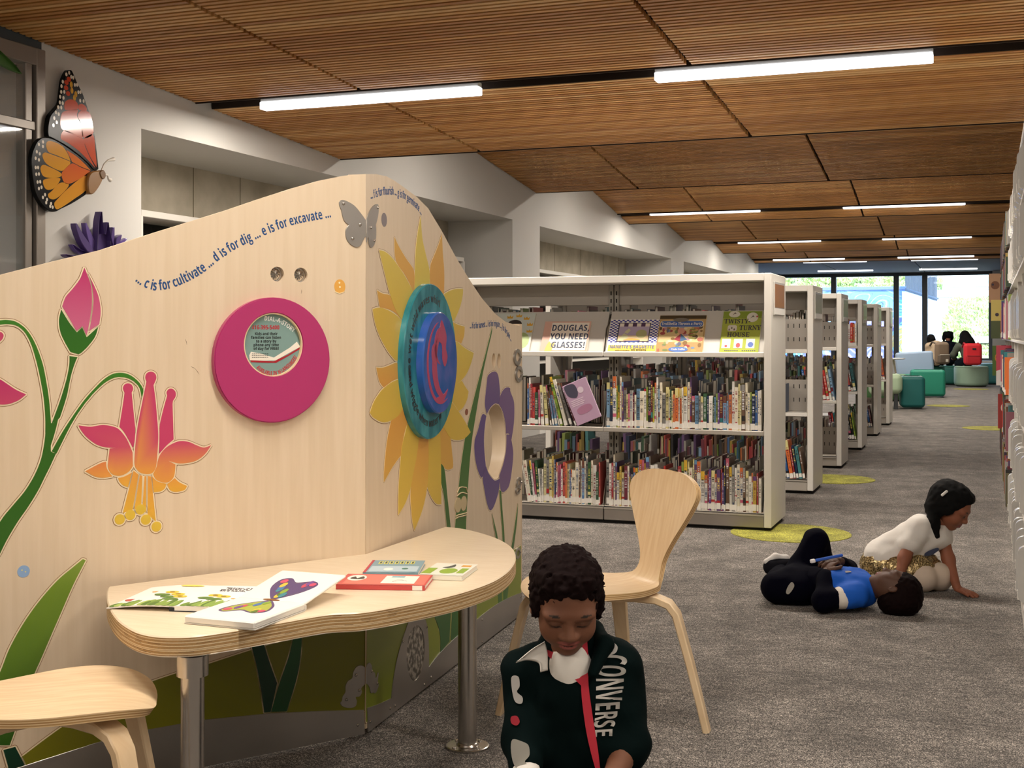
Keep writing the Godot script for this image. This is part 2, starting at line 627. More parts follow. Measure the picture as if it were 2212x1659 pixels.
# ------------------------------------------------------------------ the room
func make_room() -> void:
	var fl := struct("floor", boxm(Vector3(-8.2, -0.2, -36.0), Vector3(4.2, 0.0, 4.0)), M.carpet)
	var dots := [[-1.08, -7.5, 0.345, "nearest"], [-1.17, -10.45, 0.33, ""], [0.05, -16.9, 0.36, ""], [-0.62, -22.1, 0.34, ""], [-0.35, -29.2, 0.36, ""], [-1.35, -29.0, 0.3, ""]]
	for d in dots:
		var m := MB.new()
		m.lathe([[d[2], -0.01], [d[2], 0.003], [d[2] - 0.004, 0.005], [0.0, 0.005]], 48)
		part("carpet_disc", m, M.green_carpet, fl, Transform3D(Basis(), Vector3(d[0], 0, d[1])), "round lime green carpet inlay")
	# the left wall with its three deep niches, drawn in its own plane: x along the room, z out of the wall
	var wf := basis3(Vector3(0, 0, -1), Vector3.UP, Vector3(1, 0, 0), Vector3(-4.93, 0, 0))
	var m := MB.new()
	m.plate(rect(5.69, 0.0, 29.2, 3.75), [rect(6.577, -0.1, 13.15, 2.44), rect(14.065, -0.1, 20.66, 2.44), rect(21.58, -0.1, 28.2, 2.44)], -0.775, 0.0)
	struct("wall_left", m, M.white, wf)
	var cw := struct("wall_concrete", boxm(Vector3(-5.95, 0, -29.2), Vector3(-5.705, 3.75, -5.69)), M.concrete)
	for z in [-7.0, -8.25, -8.9, -10.1, -11.3, -12.5, -14.5, -15.6, -16.9, -18.1, -19.3, -20.2, -22.6, -24.0, -25.4, -27.0]:
		part("form_joint", boxm(Vector3(-5.707, 0.0, z - 0.004), Vector3(-5.7035, 2.44, z + 0.004)), mat(hx("6f664f"), 0.9), cw)
	# glazed office at the near left
	var pf := mat(hx("8f8880"), 0.4, 0.5)
	var win := struct("window_1", boxm(Vector3(-4.935, 0.05, -5.56), Vector3(-4.927, 2.72, 2.0)), M.glass)
	part("window_frame", boxm(Vector3(-5.0, 0.0, -5.69), Vector3(-4.9, 2.735, -5.62), 0.004), pf, win)
	part("window_frame", boxm(Vector3(-4.985, 0.0, -5.60), Vector3(-4.915, 2.70, -5.55), 0.004), pf, win)
	part("window_frame", boxm(Vector3(-4.98, 2.64, -5.62), Vector3(-4.9, 2.735, 2.0), 0.004), pf, win)
	part("window_frame", boxm(Vector3(-4.98, 2.28, -5.62), Vector3(-4.91, 2.33, 2.0), 0.004), pf, win)
	part("window_frame", boxm(Vector3(-4.98, 0.0, -3.3), Vector3(-4.91, 2.7, -3.24), 0.004), pf, win)
	part("window_frame", boxm(Vector3(-4.98, 0.0, -5.62), Vector3(-4.9, 0.1, 2.0), 0.004), pf, win)
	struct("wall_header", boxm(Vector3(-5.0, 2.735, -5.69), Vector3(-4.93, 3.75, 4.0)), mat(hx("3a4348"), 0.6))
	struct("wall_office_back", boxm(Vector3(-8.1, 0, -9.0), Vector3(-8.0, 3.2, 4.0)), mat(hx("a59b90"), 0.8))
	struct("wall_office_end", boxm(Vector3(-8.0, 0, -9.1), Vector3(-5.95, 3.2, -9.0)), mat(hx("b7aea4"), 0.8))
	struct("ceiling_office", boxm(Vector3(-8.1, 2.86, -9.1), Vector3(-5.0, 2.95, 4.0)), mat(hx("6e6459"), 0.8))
	var cb := thing("office_cabinet", "tall white cupboard seen through the office glass at the far left", "cabinet", Vector3(-6.1, 0, -5.9))
	part("body", boxm(Vector3(-0.35, 0, -1.0), Vector3(0.05, 1.98, 1.0), 0.006), mat(hx("c9c4bc"), 0.5), cb)
	part("door", boxm(Vector3(0.052, 0.06, -0.98), Vector3(0.07, 1.95, -0.01), 0.004), mat(hx("d2cdc6"), 0.5), cb)
	part("door", boxm(Vector3(0.052, 0.06, 0.01), Vector3(0.07, 1.95, 0.98), 0.004), mat(hx("d2cdc6"), 0.5), cb)
	part("notice", boxm(Vector3(0.071, 1.62, 0.3), Vector3(0.073, 1.76, 0.38)), mat(hx("c9a9a0"), 0.8), cb)
	# right and back walls, roof
	struct("wall_right", boxm(Vector3(4.0, 0, -36.0), Vector3(4.2, 3.75, 4.2)), M.white)
	struct("wall_back", boxm(Vector3(-8.1, 0, 4.0), Vector3(4.2, 3.75, 4.2)), M.white)
	struct("wall_far_left", boxm(Vector3(-8.3, 0, -36.0), Vector3(-8.2, 3.75, -29.2)), mat(hx("8d8a86"), 0.8))
	struct("wall_far_return", boxm(Vector3(-8.2, 0, -29.3), Vector3(-5.95, 3.75, -29.2)), mat(hx("5f6468"), 0.8))
	struct("wall_far_right", boxm(Vector3(0.1, 0, -36.1), Vector3(4.0, 3.75, -35.7)), mat(hx("a9a6a0"), 0.7))
	# window wall at the far end
	var w2 := struct("window_2", boxm(Vector3(-8.2, 0.53, -36.01), Vector3(0.1, 2.8, -36.0)), M.glass)
	for x in [-7.2, -5.6, -4.0, -2.34, -1.6, 0.08]:
		part("mullion", boxm(Vector3(x - 0.075, 0.0, -36.14), Vector3(x + 0.065, 2.85, -35.94), 0.008), M.frame, w2)
	part("window_frame", boxm(Vector3(-8.2, 2.78, -36.12), Vector3(0.1, 2.95, -35.94), 0.006), M.frame, w2)
	struct("wall_sill", boxm(Vector3(-8.2, 0.0, -36.2), Vector3(0.1, 0.5, -35.7), 0.01), mat(hx("c8c6c0"), 0.6))
	part("window_frame", boxm(Vector3(-8.2, 0.5, -36.12), Vector3(0.1, 0.56, -35.94), 0.006), M.frame, w2)

# ------------------------------------------------------------------ the saw-tooth ceiling and its lights
const FACETS := [[-4.0, 1.433 + 0.057 * 13.17, 9.17, 1.433, 7.245], [9.17, 2.23, 13.93, 1.663, 0.0], [13.93, 2.28, 18.0, 1.636, 17.47], [18.0, 2.14, 21.7, 1.655, 0.0], [21.7, 2.2, 25.07, 1.636, 24.2], [25.07, 2.2, 28.75, 1.641, 28.4]]

func make_ceiling() -> void:
	var joints := [-4.925, -3.7, -1.6, 0.5, 2.6, 4.0]
	var slab := MB.new()
	slab.box(Vector3(-8.3, 3.7, -36.2), Vector3(4.2, 3.9, 4.2))
	var ce := struct("ceiling", slab, M.white)
	var unit := BoxMesh.new()
	unit.size = Vector3.ONE
	var back := mat(hx("2a1c10"), 0.95)
	var n_single := 0
	for fi in FACETS.size():
		var f: Array = FACETS[fi]
		var z0: float = f[0]
		var z1: float = f[2]
		var slope: float = (f[3] - f[1]) / (z1 - z0)
		var ang := atan(slope)
		var bk := MB.new()
		for p in [[z0, (f[4] - 0.09) if f[4] > 0.0 else z1 - 0.02], [(f[4] + 0.09) if f[4] > 0.0 else z1, z1 - 0.02]]:
			if p[1] - p[0] < 0.05: continue
			var ya: float = f[1] + slope * (p[0] - z0) + 1.15
			var yb: float = f[1] + slope * (p[1] - z0) + 1.15
			var q := PackedVector2Array([Vector2(-p[0], ya + 0.06), Vector2(-p[1], yb + 0.06), Vector2(-p[1], yb + 0.075), Vector2(-p[0], ya + 0.075)])
			bk.xf = basis3(Vector3(0, 0, 1), Vector3.UP, Vector3(-1, 0, 0))
			bk.prism(q, -4.0, 4.925, 0.0, true, false)
			bk.xf = Transform3D()
		# riser at the low edge, and the slot that carries the lights
		var yl: float = f[3] + 1.15
		bk.box(Vector3(-4.925, yl - 0.003, -z1), Vector3(4.0, yl + 0.62, -z1 + 0.018))
		if f[4] > 0.0:
			var ys: float = f[1] + slope * (f[4] - z0) + 1.15
			bk.box(Vector3(-4.925, ys + 0.06, -f[4] - 0.1), Vector3(4.0, ys + 0.075, -f[4] + 0.1))
			bk.box(Vector3(-4.925, ys - 0.005, -f[4] - 0.1), Vector3(4.0, ys + 0.06, -f[4] - 0.09))
			bk.box(Vector3(-4.925, ys - 0.002, -f[4] + 0.09), Vector3(4.0, ys + 0.06, -f[4] + 0.1))
		part("ceiling_panel", bk, back if fi > 0 else back, ce)
		var many := MB.new()
		var z := z0 + 0.02
		while z < z1 - 0.02:
			if f[4] > 0.0 and absf(z - f[4]) < 0.115:
				z += 0.05
				continue
			var y: float = f[1] + slope * (z - z0) + 1.15
			for j in 5:
				var xa: float = joints[j] + (0.012 if j > 0 else 0.0) + rng.randf() * 0.006
				var xb: float = joints[j + 1] - 0.012 - rng.randf() * 0.006
				if fi == 0 and z > 4.55 and j < 3:
					var o := MeshInstance3D.new()
					o.name = "slat"
					o.mesh = unit
					o.material_override = M.slats[rng.randi() % 7 if rng.randf() < 0.75 else int(z * 1.7) % 7]
					ce.add_child(o, true)
					o.transform = Transform3D(Basis(Vector3.RIGHT, ang) * Basis.from_scale(Vector3(xb - xa, 0.034, 0.029)), Vector3((xa + xb) / 2, y + 0.016, -z))
					n_single += 1
				else:
					many.col = lin(hx(["dba05a", "cc914c", "e3ad68", "cc9250", "d39856", "e5b06c", "c58b4c"][rng.randi() % 7 if rng.randf() < 0.6 else int(z * 1.3 + j * 2.3) % 7]))
					many.xf = Transform3D(Basis(Vector3.RIGHT, ang), Vector3((xa + xb) / 2, y + 0.016, -z))
					many.box(Vector3(-(xb - xa) / 2, -0.017, -0.0145), Vector3((xb - xa) / 2, 0.017, 0.0145))
			z += 0.05
		var s := part("slats", many, M.slat_many, ce)
		s.set_meta("kind", "stuff")
	# dark wood ceiling beyond the saw teeth
	var gm := tri_mat(noise_tex(0.015, hx("3e352e"), hx("57493e"), 256, 256, 61, 3, 0.25, 0.75), Vector3(0.15, 3.0, 3.0), 0.85, true)
	for j in 5:
		var xs := [-8.2, -5.8, -3.7, -1.6, 0.5, 4.0]
		part("ceiling_panel", boxm(Vector3(xs[j] + 0.012, 2.87, -36.0), Vector3(xs[j + 1] - 0.012, 2.95, -28.78)), gm, ce)
	part("ceiling_panel", boxm(Vector3(-8.2, 2.96, -36.0), Vector3(4.0, 2.98, -28.76)), M.dark, ce)
	struct("wall_bulkhead", boxm(Vector3(-8.2, 2.86, -29.0), Vector3(-4.93, 3.7, -28.9)), mat(hx("4a5660"), 0.7))
	# lights
	var n := ["first row from the play wall", "second row", "third row", "fourth row", "fifth row, under the dark ceiling", "last row, before the far windows"]
	var rows := [[-7.245, 2.652, 3.7], [-17.47, 2.868, 2.6], [-24.2, 2.927, 2.2], [-28.4, 2.832, 1.6], [-29.6, 2.838, 1.3], [-34.1, 2.851, 1.3]]
	for r in rows.size():
		for s in 2:
			var x: float = -3.7 if s == 0 else -1.05
			if r == 4: x = [-3.27, -0.91][s]
			if r == 5: x = [-3.5, -0.96][s]
			lamp(Vector3(x, rows[r][1], rows[r][0]), 1.54 if r < 4 else 1.4, "linear ceiling light on the %s side of the %s" % [["wall", "aisle"][s], n[r]], rows[r][2])
	lamp(Vector3(-6.36, 2.645, -7.2), 1.54, "linear ceiling light in the glazed office beyond the butterfly", 2.0)
	# further rows of the same lights, above the camera and up inside the teeth
	for q in [[-7.245, 3.4, "first"], [-2.4, 3.2, "second"], [1.6, 2.4, "third"]]:
		lamp(Vector3(1.6, 1.15 + 1.433 + 0.057 * (9.17 + q[0]) - 0.03, q[0]), 1.54, "linear ceiling light beyond the tall shelving, %s from the far end" % q[2], q[1], "ceiling lights out of sight")
	for q in [[-2.4, 2.6, "overhead, nearest the camera"], [1.6, 2.8, "behind the camera"], [-10.4, 2.4, "up in the second tooth"], [-15.0, 2.2, "up in the third tooth"], [-19.3, 2.0, "up in the fourth tooth"], [-22.8, 1.8, "up in the fifth tooth"], [-26.4, 1.6, "up in the last tooth"]]:
		var z: float = -q[0]
		var y := 0.0
		for f in FACETS:
			if z >= f[0] and z < f[2]: y = 1.15 + f[1] + (f[3] - f[1]) / (f[2] - f[0]) * (z - f[0]) - 0.06
		for s in 2: lamp(Vector3([-3.2, -1.05][s], y, -z), 1.54, "linear ceiling light %s, on the %s side" % [q[2], ["wall", "aisle"][s]], q[1], "ceiling lights out of sight")

func lamp(at: Vector3, length: float, label: String, energy: float, group := "ceiling lights in rows") -> void:
	var t := thing("ceiling_light", label, "light", at, 0.0, group)
	var h := length / 2
	part("housing", boxm(Vector3(-h, 0.032, -0.03), Vector3(h, 0.06, 0.03), 0.002), mat(hx("d8d5cf"), 0.5), t)
	part("diffuser", boxm(Vector3(-h, -0.016, -0.042), Vector3(h, 0.032, 0.042), 0.004), M.lamp, t)
	var a := AreaLight3D.new()
	a.name = "area_light"
	a.area_size = Vector2(length, 0.07)
	a.area_normalize_energy = true
	a.light_energy = energy
	a.light_color = hx("fff4e6")
	a.shadow_enabled = true
	a.position = Vector3(0, -0.020, 0)
	a.rotation.x = -PI / 2
	t.add_child(a)

# ------------------------------------------------------------------ the play wall
func offset_out(poly: PackedVector2Array, d: float) -> PackedVector2Array:
	var best := poly
	var area := -1.0
	for q in Geometry2D.offset_polygon(MB.ccw(poly), d, Geometry2D.JOIN_ROUND):
		var b := Rect2(q[0], Vector2.ZERO)
		for p in q: b = b.expand(p)
		if b.get_area() > area and not Geometry2D.is_polygon_clockwise(q):
			area = b.get_area()
			best = q
	return best

func inlay(called: String, outline: PackedVector2Array, c0: Color, c1: Color, parent: Node, lift := 0.0, y0 = null, y1 = null) -> MeshInstance3D:
	# a painted shape in its routed groove: dark edge, pale bare wood, then the paint (c0 at the bottom, c1 at the top)
	var m := MB.new()
	m.col = lin(hx("8f6a45"))
	m.prism(offset_out(outline, 0.0048), 0.0, 0.0004 + lift, 0.0, false)
	m.col = lin(hx("ead9b8"))
	m.prism(offset_out(outline, 0.0034), 0.0, 0.0008 + lift, 0.0, false)
	var lo := INF
	var hi := -INF
	for p in outline:
		lo = minf(lo, p.y)
		hi = maxf(hi, p.y)
	m.grad = [lin(c0), lin(c1), lo if y0 == null else y0, hi if y1 == null else y1]
	m.prism(outline, 0.0, 0.0014 + lift, 0.0, false)
	return part(called, m, vmat(0.34), parent)

func screw(parent: Node, at: Vector2, z: float, r := 0.0045) -> void:
	var m := MB.new()
	m.xf = Transform3D(Basis(Vector3.RIGHT, PI / 2), Vector3(at.x, at.y, z))
	m.lathe([[r, 0.0], [r * 0.95, r * 0.4], [r * 0.6, r * 0.75], [r * 0.35, r * 0.8], [r * 0.3, r * 0.5], [0.0, r * 0.5]], 12)
	part("screw", m, M.screw, parent)

func make_play_wall() -> void:
	var t := thing("activity_panel", "birch plywood play wall with inlaid painted flowers, round dials and steel kick plates", "play panel", Vector3(KPX, 0, KPZ))
	var pa := part("panel", board_a(), M.birch, t, basis3(Vector3(DAX, 0, DAZ), Vector3.UP, Vector3(DAX, 0, DAZ).cross(Vector3.UP)), "tall plywood panel with the pink columbine and the round pink dial")
	var pb := part("panel", board_b(), M.birch, t, basis3(Vector3(DBX, 0, DBZ), Vector3.UP, Vector3(DBX, 0, DBZ).cross(Vector3.UP)), "curved plywood panel with the sunflower and the purple flower")
	art_a(pa)
	art_b(pb)
	# the rest of the enclosure, behind
	var pc := MB.new()
	pc.prism(rect(0.0, 0.02, 0.9, 1.2), -0.019, 0.0, 0.001)
	var bd := Vector3(DBX, 0, DBZ)
	part("panel", pc, M.birch, t, basis3(Vector3(-0.95, 0, -0.312), Vector3.UP, Vector3(-0.95, 0, -0.312).cross(Vector3.UP), bd * 1.655), "plywood panel closing the back")

func board_a() -> MB:
	var m := MB.new()
	var o := P([0, 1.6159, -0.0375, 1.6118, -0.0746, 1.6051, -0.1475, 1.5867, -0.2314, 1.559, -0.3293, 1.5233, -0.4227, 1.4877, -0.5387, 1.4469, -0.6538, 1.4064, -0.7597, 1.3676, -0.893, 1.3304, -1.003, 1.2977])
	o.append_array(P([-1.3, 1.22, -1.6, 1.12, -1.9, 1.05, -1.9, 0.02, -0.003, 0.02]))
	m.plate(o, [circ(Vector2([-0.2759, 1.3205][0], [-0.2759, 1.3205][1]), 0.0205, 20), circ(Vector2([-0.2046, 1.32][0], [-0.2046, 1.32][1]), 0.0205, 20)], -0.019, 0.0)
	return m

func board_b() -> MB:
	var m := MB.new()
	var o := P([1.6341, 1.19, 1.5517, 1.195, 1.4133, 1.2066, 1.2758, 1.2353, 1.0996, 1.2924, 0.9564, 1.3532, 0.8063, 1.4243, 0.656, 1.5058, 0.524, 1.568, 0.4164, 1.5945, 0.2901, 1.6142, 0.2163, 1.6241, 0.16, 1.6285, 0.0766, 1.6252, 0, 1.6159])
	o.append_array(P([0.003, 0.02, 1.634, 0.02]))
	m.plate(o, [crv([1.2783, 0.8905, 1.3434, 0.8671, 1.3909, 0.8152, 1.414, 0.7422, 1.4005, 0.6719, 1.3623, 0.6263, 1.3116, 0.6018, 1.26, 0.6004, 1.2024, 0.6188, 1.1635, 0.6622, 1.146, 0.7266, 1.1495, 0.7942, 1.1846, 0.8548, 1.2274, 0.8815]), circ(EYE1, 0.024, 18, 0.03), circ(EYE2, 0.024, 18, 0.03)], -0.055, 0.0)
	return m

func art_a(b: Node) -> void:
	var pink := hx("c2456a")
	var deep := hx("b82f68")
	var org := hx("e09a45")
	var g1 := hx("2f6418")
	var g2 := hx("3d7a22")
	# bud
	inlay("petal", crv([-0.8017, 1.3219, -0.8017, 1.3219, -0.7938, 1.303, -0.785, 1.2752, -0.7827, 1.2428, -0.785, 1.2104, -0.7929, 1.1632, -0.7929, 1.1632, -0.7958, 1.152, -0.7958, 1.152, -0.806, 1.1755, -0.806, 1.1755, -0.8208, 1.1631, -0.8208, 1.1631, -0.8559, 1.2241, -0.8559, 1.2241, -0.8473, 1.2476, -0.8301, 1.2684, -0.8127, 1.2922, -0.8055, 1.31]), hx("c9688c"), deep, b)
	inlay("petal", crv([-0.7929, 1.3074, -0.7929, 1.3074, -0.7777, 1.2784, -0.7659, 1.249, -0.7606, 1.2136, -0.7642, 1.1804, -0.7642, 1.1804, -0.7894, 1.1626, -0.7894, 1.1626, -0.7824, 1.2015, -0.7786, 1.237, -0.7812, 1.2724, -0.7871, 1.2958]), hx("c9688c"), deep, b)
	inlay("sepal", crv([-0.8584, 1.216, -0.8584, 1.216, -0.8387, 1.1835, -0.82, 1.1593, -0.82, 1.1593, -0.8069, 1.1711, -0.8069, 1.1711, -0.7958, 1.147, -0.7958, 1.147, -0.7665, 1.1736, -0.7665, 1.1736, -0.7748, 1.1484, -0.7923, 1.1249, -0.8069, 1.1103, -0.8156, 1.1045, -0.8156, 1.1045, -0.8358, 1.1105, -0.8358, 1.1105, -0.8487, 1.1339, -0.8601, 1.1601, -0.8636, 1.1892]), hx("2f6a1c"), hx("27601c"), b)
	# stems
	inlay("stem", crv([-1.0828, 1.1039, -1.0828, 1.1039, -1.0776, 1.1429, -1.0565, 1.1709, -1.0299, 1.1851, -1.003, 1.1881, -0.9868, 1.1891, -0.9677, 1.1855, -0.9484, 1.1728, -0.9332, 1.1542, -0.9207, 1.1312, -0.9096, 1.1024, -0.9011, 1.0734, -0.8941, 1.0357, -0.8885, 0.998, -0.8848, 0.9574, -0.8826, 0.9225, -0.8826, 0.9225, -0.8969, 0.9116, -0.8969, 0.9116, -0.8969, 0.952, -0.9011, 1.0013, -0.9096, 1.0505, -0.9179, 1.088, -0.9277, 1.1226, -0.9388, 1.1485, -0.9512, 1.1656, -0.9677, 1.1764, -0.9868, 1.1792, -1.003, 1.1777, -1.0299, 1.1739, -1.0512, 1.1597, -1.0671, 1.1373, -1.0723, 1.1038, -1.0723, 1.1038]), g1, g2, b)
	inlay("stem", crv([-0.8381, 1.1003, -0.8381, 1.1003, -0.8185, 1.0972, -0.8185, 1.0972, -0.8243, 1.084, -0.8329, 1.0578, -0.8387, 1.0317, -0.8444, 1.0026, -0.853, 0.9737, -0.8616, 0.9478, -0.8616, 0.9478, -0.8729, 0.9366, -0.8729, 0.9366, -0.8814, 0.9341, -0.8814, 0.9341, -0.8729, 0.957, -0.8616, 0.9885, -0.8516, 1.0203, -0.8439, 1.0493, -0.8387, 1.0784]), g1, g1, b)
	inlay("stem", crv([-0.8814, 0.8651, -0.8814, 0.8651, -0.8644, 0.8962, -0.8473, 0.9246, -0.8243, 0.9587, -0.8011, 0.9903, -0.7777, 1.0162, -0.7541, 1.0393, -0.7303, 1.0537, -0.7063, 1.0563, -0.6851, 1.0499, -0.6669, 1.0361, -0.6561, 1.0223, -0.6509, 1.0085, -0.6552, 0.9905, -0.6552, 0.9905, -0.6607, 1.0163, -0.673, 1.0317, -0.6882, 1.041, -0.7033, 1.0449, -0.7243, 1.0447, -0.7482, 1.0332, -0.7718, 1.0131, -0.7953, 0.9871, -0.8185, 0.9556, -0.8387, 0.9213, -0.8559, 0.8871, -0.8701, 0.8587, -0.8701, 0.8587]), g1, g2, b)
	inlay("stem", crv([-0.8955, 0.9381, -0.8955, 0.9381, -0.8837, 0.9348, -0.8837, 0.9348, -0.8763, 0.935, -0.8763, 0.935, -0.8644, 0.9514, -0.8644, 0.9514, -0.8701, 0.9255, -0.8772, 0.8997, -0.8837, 0.8797, -0.8837, 0.8797, -0.8837, 0.8653, -0.8837, 0.8653, -0.8758, 0.8605, -0.8758, 0.8605, -0.8701, 0.8616, -0.8701, 0.8616, -0.8843, 0.8305, -0.8983, 0.8025, -0.9151, 0.769, -0.9374, 0.7333, -0.9622, 0.6982, -0.9868, 0.6576, -1.003, 0.6252, -1.003, 0.6252, -1.0192, 0.5985, -1.0192, 0.5985, -1.0406, 0.6289, -1.0406, 0.6289, -1.003, 0.7016, -0.9731, 0.739, -0.9457, 0.7712, -0.9235, 0.807, -0.9082, 0.8435, -0.9011, 0.8748, -0.8972, 0.9035]), g1, g1, b, 0.0002)
	# the flower whose edge hangs in from the left
	inlay("petal", crv([-1.0565, 1.0084, -1.0565, 1.0084, -1.0299, 1.033, -1.0138, 1.0439, -1.003, 1.0451, -0.984, 1.032, -0.9649, 1.0187, -0.9424, 1.0076, -0.9424, 1.0076, -0.9594, 0.9943, -0.9813, 0.9858, -1.003, 0.9848, -1.0299, 0.9907]), pink, deep, b)
	inlay("petal", crv([-1.0352, 1.1767, -1.0352, 1.1767, -1.0084, 1.1626, -0.999, 1.1584, -0.9949, 1.1513, -0.999, 1.1414, -1.0084, 1.1344, -1.0245, 1.1316, -1.0245, 1.1316]), pink, pink, b)
	# columbine
	inlay("petal", crv([-0.7996, 0.8108, -0.7996, 0.8108, -0.7777, 0.8213, -0.76, 0.8291, -0.7473, 0.8319, -0.7473, 0.8319, -0.7446, 0.8134, -0.7309, 0.7938, -0.7309, 0.7938, -0.7541, 0.7917, -0.7748, 0.796]), org, hx("d9804a"), b)
	inlay("petal", crv([-0.7168, 0.7884, -0.7168, 0.7884, -0.7003, 0.7912, -0.6806, 0.8005, -0.6806, 0.8005, -0.6912, 0.7636, -0.6912, 0.7636, -0.7033, 0.769, -0.7123, 0.7785]), hx("e3ab3c"), org, b)
	inlay("petal", crv([-0.6284, 0.7881, -0.6284, 0.7881, -0.6144, 0.7735, -0.59, 0.7652, -0.59, 0.7652, -0.5941, 0.7539, -0.6051, 0.747, -0.6237, 0.7459, -0.6237, 0.7459]), hx("e3ab3c"), org, b)
	inlay("petal", crv([-0.5878, 0.7641, -0.5878, 0.7641, -0.5673, 0.7787, -0.5673, 0.7787, -0.5546, 0.7665, -0.5339, 0.7558, -0.5339, 0.7558, -0.5419, 0.7456, -0.5642, 0.7426, -0.58, 0.7483]), hx("e3ab3c"), org, b)
	var sp := hx("c4406a")
	inlay("spur", crv([-0.6997, 1.0053, -0.6997, 1.0053, -0.7039, 1.0168, -0.6997, 1.0262, -0.6906, 1.029, -0.6815, 1.0252, -0.6775, 1.0152, -0.6815, 1.0054, -0.6815, 1.0054, -0.6775, 0.9656, -0.6723, 0.9143, -0.6723, 0.9143, -0.6736, 0.8812, -0.6784, 0.8628, -0.6784, 0.8628, -0.6866, 0.8789, -0.7003, 0.9035, -0.7132, 0.919, -0.7132, 0.919, -0.7063, 0.9606]), sp, sp, b)
	inlay("spur", crv([-0.5878, 0.9947, -0.5878, 0.9947, -0.5894, 1.0039, -0.5831, 1.012, -0.5736, 1.0121, -0.5657, 1.0043, -0.5651, 0.9926, -0.5736, 0.979, -0.5736, 0.979, -0.5721, 0.9315, -0.5705, 0.88, -0.5705, 0.88, -0.5894, 0.865, -0.6035, 0.8505, -0.6091, 0.8447, -0.6091, 0.8447, -0.6088, 0.8873, -0.6076, 0.9207, -0.6076, 0.9207, -0.5988, 0.9569]), sp, sp, b)
	var ya: float = [-0.7221, 0.8036][1]
	var yb: float = [-0.7221, 0.8743][1]
	inlay("petal", crv([-0.8162, 0.9268, -0.8162, 0.9268, -0.7865, 0.922, -0.7571, 0.9253, -0.7333, 0.9213, -0.7153, 0.9131, -0.6972, 0.8914, -0.6866, 0.8699, -0.6791, 0.8515, -0.6791, 0.8515, -0.6784, 0.8169, -0.6784, 0.8169, -0.6882, 0.8039, -0.7033, 0.7959, -0.7183, 0.7945, -0.7333, 0.8008, -0.7422, 0.8162, -0.7416, 0.834, -0.7378, 0.865, -0.7378, 0.865, -0.7228, 0.8657, -0.7228, 0.8657, -0.7482, 0.8685, -0.7718, 0.8771, -0.7953, 0.8959, -0.8098, 0.9142]), org, sp, b, 0.0002, ya, yb)
	inlay("petal", crv([-0.4675, 0.8598, -0.4675, 0.8598, -0.4871, 0.8543, -0.5065, 0.8609, -0.5291, 0.8712, -0.5515, 0.8748, -0.5705, 0.8702, -0.5894, 0.8604, -0.6051, 0.8445, -0.6129, 0.8266, -0.616, 0.8116, -0.6253, 0.7934, -0.6253, 0.7934, -0.6175, 0.7783, -0.5988, 0.7694, -0.5831, 0.7699, -0.5705, 0.7813, -0.5667, 0.7995, -0.5657, 0.8141, -0.5657, 0.8141, -0.5847, 0.825, -0.5847, 0.825, -0.5578, 0.8167, -0.5323, 0.8165, -0.5065, 0.8221, -0.4838, 0.8379]), org, sp, b, 0.0002, ya - 0.01, yb)
	inlay("spur", crv([-0.6429, 1.0325, -0.6429, 1.0325, -0.646, 1.0432, -0.6423, 1.0537, -0.6315, 1.0581, -0.6206, 1.0533, -0.6169, 1.0411, -0.6244, 1.0231, -0.6244, 1.0231, -0.6191, 0.985, -0.6135, 0.924, -0.6135, 0.924, -0.6119, 0.8905, -0.6135, 0.854, -0.6166, 0.8177, -0.6213, 0.8028, -0.6299, 0.7949, -0.6454, 0.7943, -0.6607, 0.7998, -0.6723, 0.8141, -0.6745, 0.8271, -0.6745, 0.8271, -0.6723, 0.8631, -0.6678, 0.9051, -0.6617, 0.941, -0.6525, 0.9859]), org, sp, b, 0.0004, ya, yb)
	var yl := hx("dfae3a")
	inlay("stamen", P([-0.6763, 0.8047, -0.6638, 0.794, -0.6791, 0.7048, -0.7042, 0.6987]), yl, org, b)
	inlay("stamen", P([-0.6601, 0.7925, -0.6537, 0.7897, -0.6567, 0.7169, -0.6745, 0.7044]), yl, org, b)
	inlay("stamen", P([-0.6478, 0.7887, -0.6435, 0.7885, -0.6441, 0.6923, -0.6525, 0.7166]), yl, org, b)
	inlay("stamen", P([-0.6392, 0.7888, -0.6306, 0.7867, -0.6181, 0.6696, -0.6398, 0.6896]), yl, org, b)
	for q in [[-0.7123, 0.6829], [-0.6851, 0.6921], [-0.6583, 0.704], [-0.6445, 0.6766], [-0.6166, 0.6561]]:
		inlay("anther", circ(Vector2(q[0], q[1]), 0.0132, 20), hx("d8b53c"), hx("dcbb44"), b, 0.0004)
	# big leaf, grassy bank and its blades
	inlay("leaf", crv([-0.8052, 0.5912, -0.8052, 0.5912, -0.7981, 0.5873, -0.7981, 0.5873, -0.8288, 0.5301, -0.8561, 0.47, -0.883, 0.4105, -0.906, 0.3589, -0.9249, 0.3168, -0.9475, 0.2484, -0.9809, 0.1576, -0.9809, 0.1576, -1.061, 0.1726, -1.061, 0.1726, -1.0358, 0.2786, -1.003, 0.3385, -0.9809, 0.393, -0.9475, 0.4504, -0.9098, 0.5002, -0.8677, 0.5444, -0.8288, 0.5738]), hx("2a5a12"), hx("7d9a34"), b)
